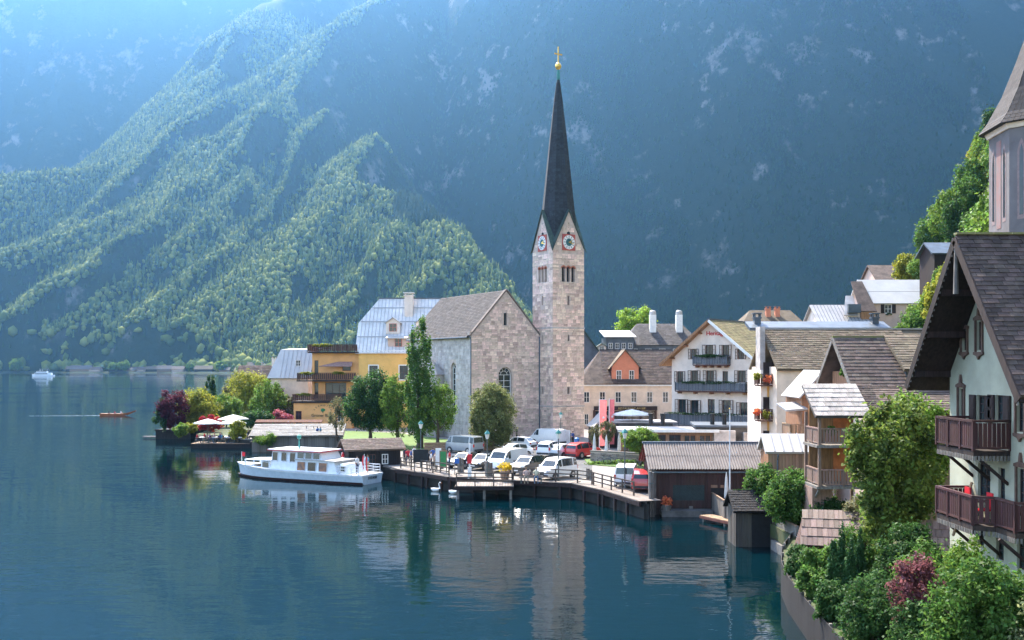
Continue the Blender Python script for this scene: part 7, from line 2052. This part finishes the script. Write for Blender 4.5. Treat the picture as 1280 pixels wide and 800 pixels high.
# garden on the promontory
gd = [('purple_tree','dark purple tree at the tip of the garden',217,539,46,18,LP,111,'ball'),('dark_shrub','dark green shrub at the left edge of the garden point',205,539,36,11,LD,112,'ball'),
      ('yellow_shrub','broad yellow green shrub behind the white parasols',247,537,44,24,LY,113,'ball'),('column_shrub','slim dark column shrub rising behind the yellow ones',262,524,50,8,LD,114,'column'),
      ('yellow_tree','large golden tree in the middle of the garden',311,528,56,27,LY,115,'ball'),('green_shrub','mid green shrub right of the golden tree',334,532,48,20,LB,116,'ball'),
      ('red_maple','low scarlet maple behind the parasols',263,540,18,14,LR,117,'ball'),('pink_shrub','rose purple shrub against the cream wall',347,530,42,9,LP,118,'ball'),
      ('olive_shrub','brownish green shrub below the brown roof',296,520,44,16,LO,119,'ball'),('green_shrub','fresh green shrub between purple tree and golden tree',283,534,36,17,LB,120,'ball'),
      ('green_shrub','low bright shrub under the purple tree',237,543,12,10,LY,121,'ball'),('palm_shrub','yellow green palm-like plant beside the jetty',297,552,24,10,LY,122,'ball'),
      ('pink_shrub','low pink flowering shrub right of the golden tree',350,537,20,14,LK,123,'ball'),('dark_shrub','dark shrub behind the jetty awning',322,538,22,22,LD,124,'ball'),
      ('pale_shrub','pale shrub beneath the hotel terrace',361,531,32,13,LO,125,'ball'),('green_shrub','small shrub on the quay edge left of the parasols',226,546,14,9,LB,126,'ball')]
for nm, lab, px, pyb, hp_, wp_, m_, sd, shp in gd:
    p = on(px, pyb, 1.33); s_ = p.y/F
    tree(nm, lab, (p.x,p.y,1.33), hp_*s_*1.2, (wp_*s_*1.2,wp_*s_,hp_*s_*.58), m_, int(1200+wp_*hp_*7), .26, sd, cat='shrub' if 'shrub' in nm or 'maple' in nm else 'tree', n_clump=max(14,int(wp_*1.6)), clump_r=.36, shape=shp, hollow=.2, tr=.1)
fb = inst('flower_bed', crown_mesh('pink_flowers', LK, (4.2,.7,.35), 0, 60, 2600, .18, 130, clump_r=.3), None, Matrix.Translation((-25.6,124.2,1.6))); tag(fb, 'bed of pink flowers along the garden edge behind the tour boat', 'flowers', kind='stuff')
tree('hedge_shrub', 'pale green bush at the corner of the boat shed by the tour boat', (-30.0,121.8,.2), 2.4, (1.5,.9,1.0), LB, 1500, .16, 131, cat='shrub', n_clump=20, clump_r=.4, trunk=False, hollow=.1)
# near shore
LBIG = leafmat('leaf_maple_green', (0.15,0.205,0.035), (0.05,0.095,0.028), .5)
tree('maple_tree', 'big leafy tree between timber loggia and mint chalet', (16.0,42.0,1.3), 8.4, (2.05,2.0,3.5), LBIG, 10500, .2, 140, n_clump=75, clump_r=.2, zc=4.9, tr=.16)
tree('maple_tree', 'lighter leafy tree behind the big one under the chalet eaves', (18.6,46,1.3), 8.3, (1.7,1.6,2.6), LB, 9000, .16, 141, n_clump=70, clump_r=.25)
tree('lilac_bush', 'rounded bright green bush below the larch shed', (15.9,55.5,1.3), 3.6, (2.0,1.6,1.75), LG, 14000, .15, 142, cat='shrub', n_clump=80, clump_r=.28, hollow=.3)
tree('lilac_bush', 'smaller green bush beside the boathouse end', (15.0,60.0,1.3), 3.5, (1.25,1.1,1.6), LG, 6500, .15, 143, cat='shrub', n_clump=45, clump_r=.3, hollow=.3)
tree('lilac_bush', 'dark green bush tumbling over the waterside fence', (16.9,53.0,1.2), 2.4, (1.3,1.2,1.2), LD, 6500, .15, 144, cat='shrub', n_clump=45, clump_r=.3, hollow=.3)
tree('olive_shrub', 'yellowish shrub below the loggia struts', (16.6,46.5,1.3), 3.4, (1.3,1.2,1.5), LO, 5000, .13, 145, cat='shrub', n_clump=40, clump_r=.3, hollow=.3)
for i, (px, pyt, Y, w_, lab) in enumerate(((1042,668,39.0,.48,'leftmost slim cypress by the shingle shed'),(1052,648,40.0,.5,'tallest slim cypress by the shingle shed'),(1063,664,38.6,.5,'front cypress in the middle of the row'),(1074,655,40.4,.46,'rightmost slim cypress by the shingle shed'))):
    zt_ = Z_(pyt, Y); tree('cypress', lab, (X_(px,Y),Y,1.3), zt_-1.3, (w_*.85,w_*.85,(zt_-1.3)*.52), LC, 9000, .085, 150+i, shape='cone', n_clump=120, clump_r=.16, group='cypresses', zc=(zt_-1.3)*.5, tr=.05)
tree('red_shrub', 'wine red shrub at the bottom below the chalet', (12.9,31.5,1.3), 3.5, (1.1,1.0,1.6), leafmat('leaf_wine',(0.20,0.075,0.08),(0.11,0.04,0.045)), 6000, .11, 160, cat='shrub', n_clump=45, clump_r=.28, hollow=.3)
tree('elder_bush', 'large bright bush at the bottom edge below the chalet balconies', (12.9,27.5,1.3), 4.1, (1.5,1.4,2.0), LG, 14000, .12, 161, cat='shrub', n_clump=80, clump_r=.25, hollow=.3)
tree('elder_bush', 'upright green bush touching the lower chalet balcony', (14.3,31.5,1.3), 4.0, (.95,.9,2.0), LB, 7000, .12, 162, cat='shrub', n_clump=50, clump_r=.26, hollow=.3)
tree('pale_shrub', 'pale grey green shrub in the bottom right corner', (14.0,26.0,1.3), 3.6, (1.1,1.0,1.8), leafmat('leaf_pale',(0.24,0.27,0.12),(0.13,0.16,0.07)), 7500, .10, 163, cat='shrub', n_clump=50, clump_r=.28, hollow=.3)
tree('dark_shrub', 'dark shrub beneath the cypress row at the water edge', (12.7,34.5,1.2), 2.3, (1.1,1.2,1.1), LD, 5000, .12, 164, cat='shrub', n_clump=40, clump_r=.3, hollow=.3)
tree('dark_shrub', 'dark shrub filling the gap under the big leafy tree', (15.2,38.3,1.3), 3.4, (1.4,1.2,1.6), LD, 7000, .12, 165, cat='shrub', n_clump=45, clump_r=.3, hollow=.3)
# ---- hillside trees: a few crowns copied over the slope
protos = []
for k, (m_, dm_) in enumerate(((LB,(3.2,3.1,3.6)),(LG,(3.0,3.0,4.2)),(LY,(2.6,2.6,3.0)),(LD,(2.6,2.7,4.4)))):
    me_ = crown_mesh('slope_crown', m_, dm_, 4.6, 48, 3000, .42, 200+k, clump_r=.3, hollow=.3)
    tk_ = trunk_mb(4.4, .2, 200+k, 5, 2.0).mesh('slope_trunk', M_bark)
    protos.append((me_, tk_))
rh = random.Random(21); k = 0; tries = 0; placed = []
while k < 270 and tries < 20000:
    tries += 1
    y = rh.uniform(62, 330); x = (27.5 if y < 75 else 27.5+(y-75)*.235) + rh.uniform(1.5, 46)*(1 if y > 110 else .75) + max(0, y-165)*.32
    px = 640+F*x/y; z = hill_z(x, y); py = HZ-F*(z+6-CZ)/y
    if px > 1330 or py < -60 or px < 1085: continue
    if any(math.hypot(x-a_, y-b_) < 2.5 for a_, b_ in placed): continue
    if 42 < x < 60 and 112 < y < 142: continue
    if 640+F*x/y < 1165 and y < 130 and py > 300: continue
    if math.hypot(x-40.2, y-75) < 8.0 or (y < 75 and px > 1215 and z > 14): continue
    if 60 < y < 75 and x < 34: continue
    if X_(1098,160)-3 < x < X_(1098,160)+12 and 155 < y < 172: continue
    placed.append((x, y)); ki = rh.choices((0,1,2,3), (6,4,2,1))[0]; me_, tk_ = protos[ki]; s_ = rh.uniform(.5, .95)
    t = thing('hillside_tree', ['bright green leafy tree on the steep slope at the right','mid green leafy tree on the steep slope at the right','golden green tree on the steep slope at the right','dark green tree on the steep slope at the right'][ki] + ([', beside the parish tower',', above the rose house',', far up the slope'][0 if y < 105 else 1 if y < 165 else 2]), 'tree', (x,y,z-.8), rh.uniform(0,6.28), 'trees on the right-hand slope'); t.scale = (s_,s_,s_*rh.uniform(.9,1.25))
    inst('crown', me_, t); inst('trunk', tk_, t); k += 1
tree('slope_tree', 'pale round tree between striped roof and far slope', (X_(1047,140),140,10), 6.5, (1.6,1.5,2.2), LB, 1800, .3, 230, n_clump=24, clump_r=.32)
tree('slope_tree', 'green bush beside the rose house corner', (X_(1150,112),112,hill_z(X_(1150,112),112)-4), 5.5, (1.3,1.3,2.4), LG, 3600, .28, 231, n_clump=36, clump_r=.3)

# ------------------------------------------------------------------ village on the far shore
vl = [(88,462,12,7),(100,461,26,8),(118,463,14,6),(147,461,22,9),(163,461,12,6),(176,462,10,6),(190,462,16,7),(205,462,18,8),(222,461,14,7),(254,462,22,8),(282,463,16,6),(300,462,14,6),(318,454,18,8),(336,455,14,6)]
wv = ['leftmost','second','third','fourth','fifth','sixth','seventh','eighth','ninth','tenth','eleventh','twelfth','thirteenth','last']
for i, (px, py, w_, h_) in enumerate(vl):
    Y = float(shore_y(X_(px,1400)))+20; s_ = Y/F; z0_ = 2.0 if py > 458 else 7.0
    t = thing('lakeside_house', 'small dark lakeside house with pale roof, %s from the left on the far shore' % wv[i], 'house', (X_(px,Y)-w_*s_/2, Y, z0_), 0, 'houses on the far shore')
    gable_house(t, w_*s_, 11, -3, h_*s_*.45, h_*s_*.95, 'x', [M_darkwood,M_tanwood,M_pink][i % 3], [M_shingle_tan,M_shingle_grey,M_shingle_brown][i % 3], 1.0)
g = np.random.default_rng(31); n = 260
x = g.uniform(-1000,-180,n); y = shore_y(x)+g.uniform(34,75,n); z = sample_h(x,y)
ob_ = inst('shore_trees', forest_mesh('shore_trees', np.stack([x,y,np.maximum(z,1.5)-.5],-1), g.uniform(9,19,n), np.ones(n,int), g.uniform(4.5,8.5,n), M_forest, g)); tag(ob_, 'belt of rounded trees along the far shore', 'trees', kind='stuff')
tag(MB().box(-610,-380,1500,1502,8,10.5).build('road_wall', M_concrete), 'pale road wall above the far shore village', 'wall')

ext_ = [('shore_shrub','overhanging dark bush on the bank left of the cypresses',12.7,44.0,1.5,LD),('shore_shrub','low green bush trailing over the bank below the cypresses',12.1,39.8,1.5,LG),('shore_shrub','low dark bush trailing over the plank bank wall',11.7,36.3,1.6,LD),('shore_shrub','mid green shrub on the bank beside the cypresses',12.9,41.6,2.0,LG),('shore_shrub','dark green shrub on the bank at the very bottom',11.9,33.0,2.4,LD),('shore_shrub','green shrub between cypresses and shingle shed',15.2,44.0,2.4,LG),('shore_shrub','broad dark shrub under the wine red one',12.3,30.4,2.2,LD),('shore_shrub','leafy shrub behind the wine red one',14.2,34.5,3.4,LG),('shore_shrub','bright shrub at the chalet foot behind the elder',15.0,29.0,3.3,LB)]
for i, (nm, lab, x, y, h_, m_) in enumerate(ext_): tree(nm, lab, (x,y,1.2), h_, (h_*.5,h_*.5,h_*.55), m_, 5500, .12, 300+i, cat='shrub', n_clump=36, clump_r=.3, hollow=.2, zc=h_*.45)
for i, (px, h_, lab) in enumerate(((155,17,'big pale tree standing alone among the far shore houses'),(142,14,'rounded tree left of the big pale one on the far shore'),(277,16,'tall tree at the right end of the far shore strip'),(20,20,'leftmost pale tree on the far shore'),(238,13,'tree beside the pale far shore house'))):
    Y = float(shore_y(X_(px,1420)))+16; tree('lakeside_tree', lab, (X_(px,Y),Y,1.8), h_, (h_*.55,h_*.5,h_*.46), LB, 900, 2.2, 320+i, n_clump=26, clump_r=.34, group='trees on the far shore')

for i, (px, py, Y, w_) in enumerate(((1128,402,104,1.5),(1141,388,106,1.8),(1153,370,108,1.9),(1166,350,108,2.0),(1180,330,106,2.1),(1150,410,98,1.6),(1168,396,96,1.8),(1186,372,96,2.0),(1136,424,96,1.5))):
    zt_ = Z_(py, Y); me_, tk_ = protos[(0,1,0,2,0,1,0,1,0)[i]]
    t = thing('hillside_tree', 'light leafy tree between rose house and chalet gable, %s of nine from the left' % ('first','second','fifth','sixth','eighth','fourth','seventh','last','third')[i], 'tree', (X_(px,Y),Y,zt_-8.6*w_/3.2), i*1.3, 'trees between rose house and chalet')
    t.scale = (w_/3.2,w_/3.2,w_/3.2); inst('crown', me_, t); inst('trunk', tk_, t)
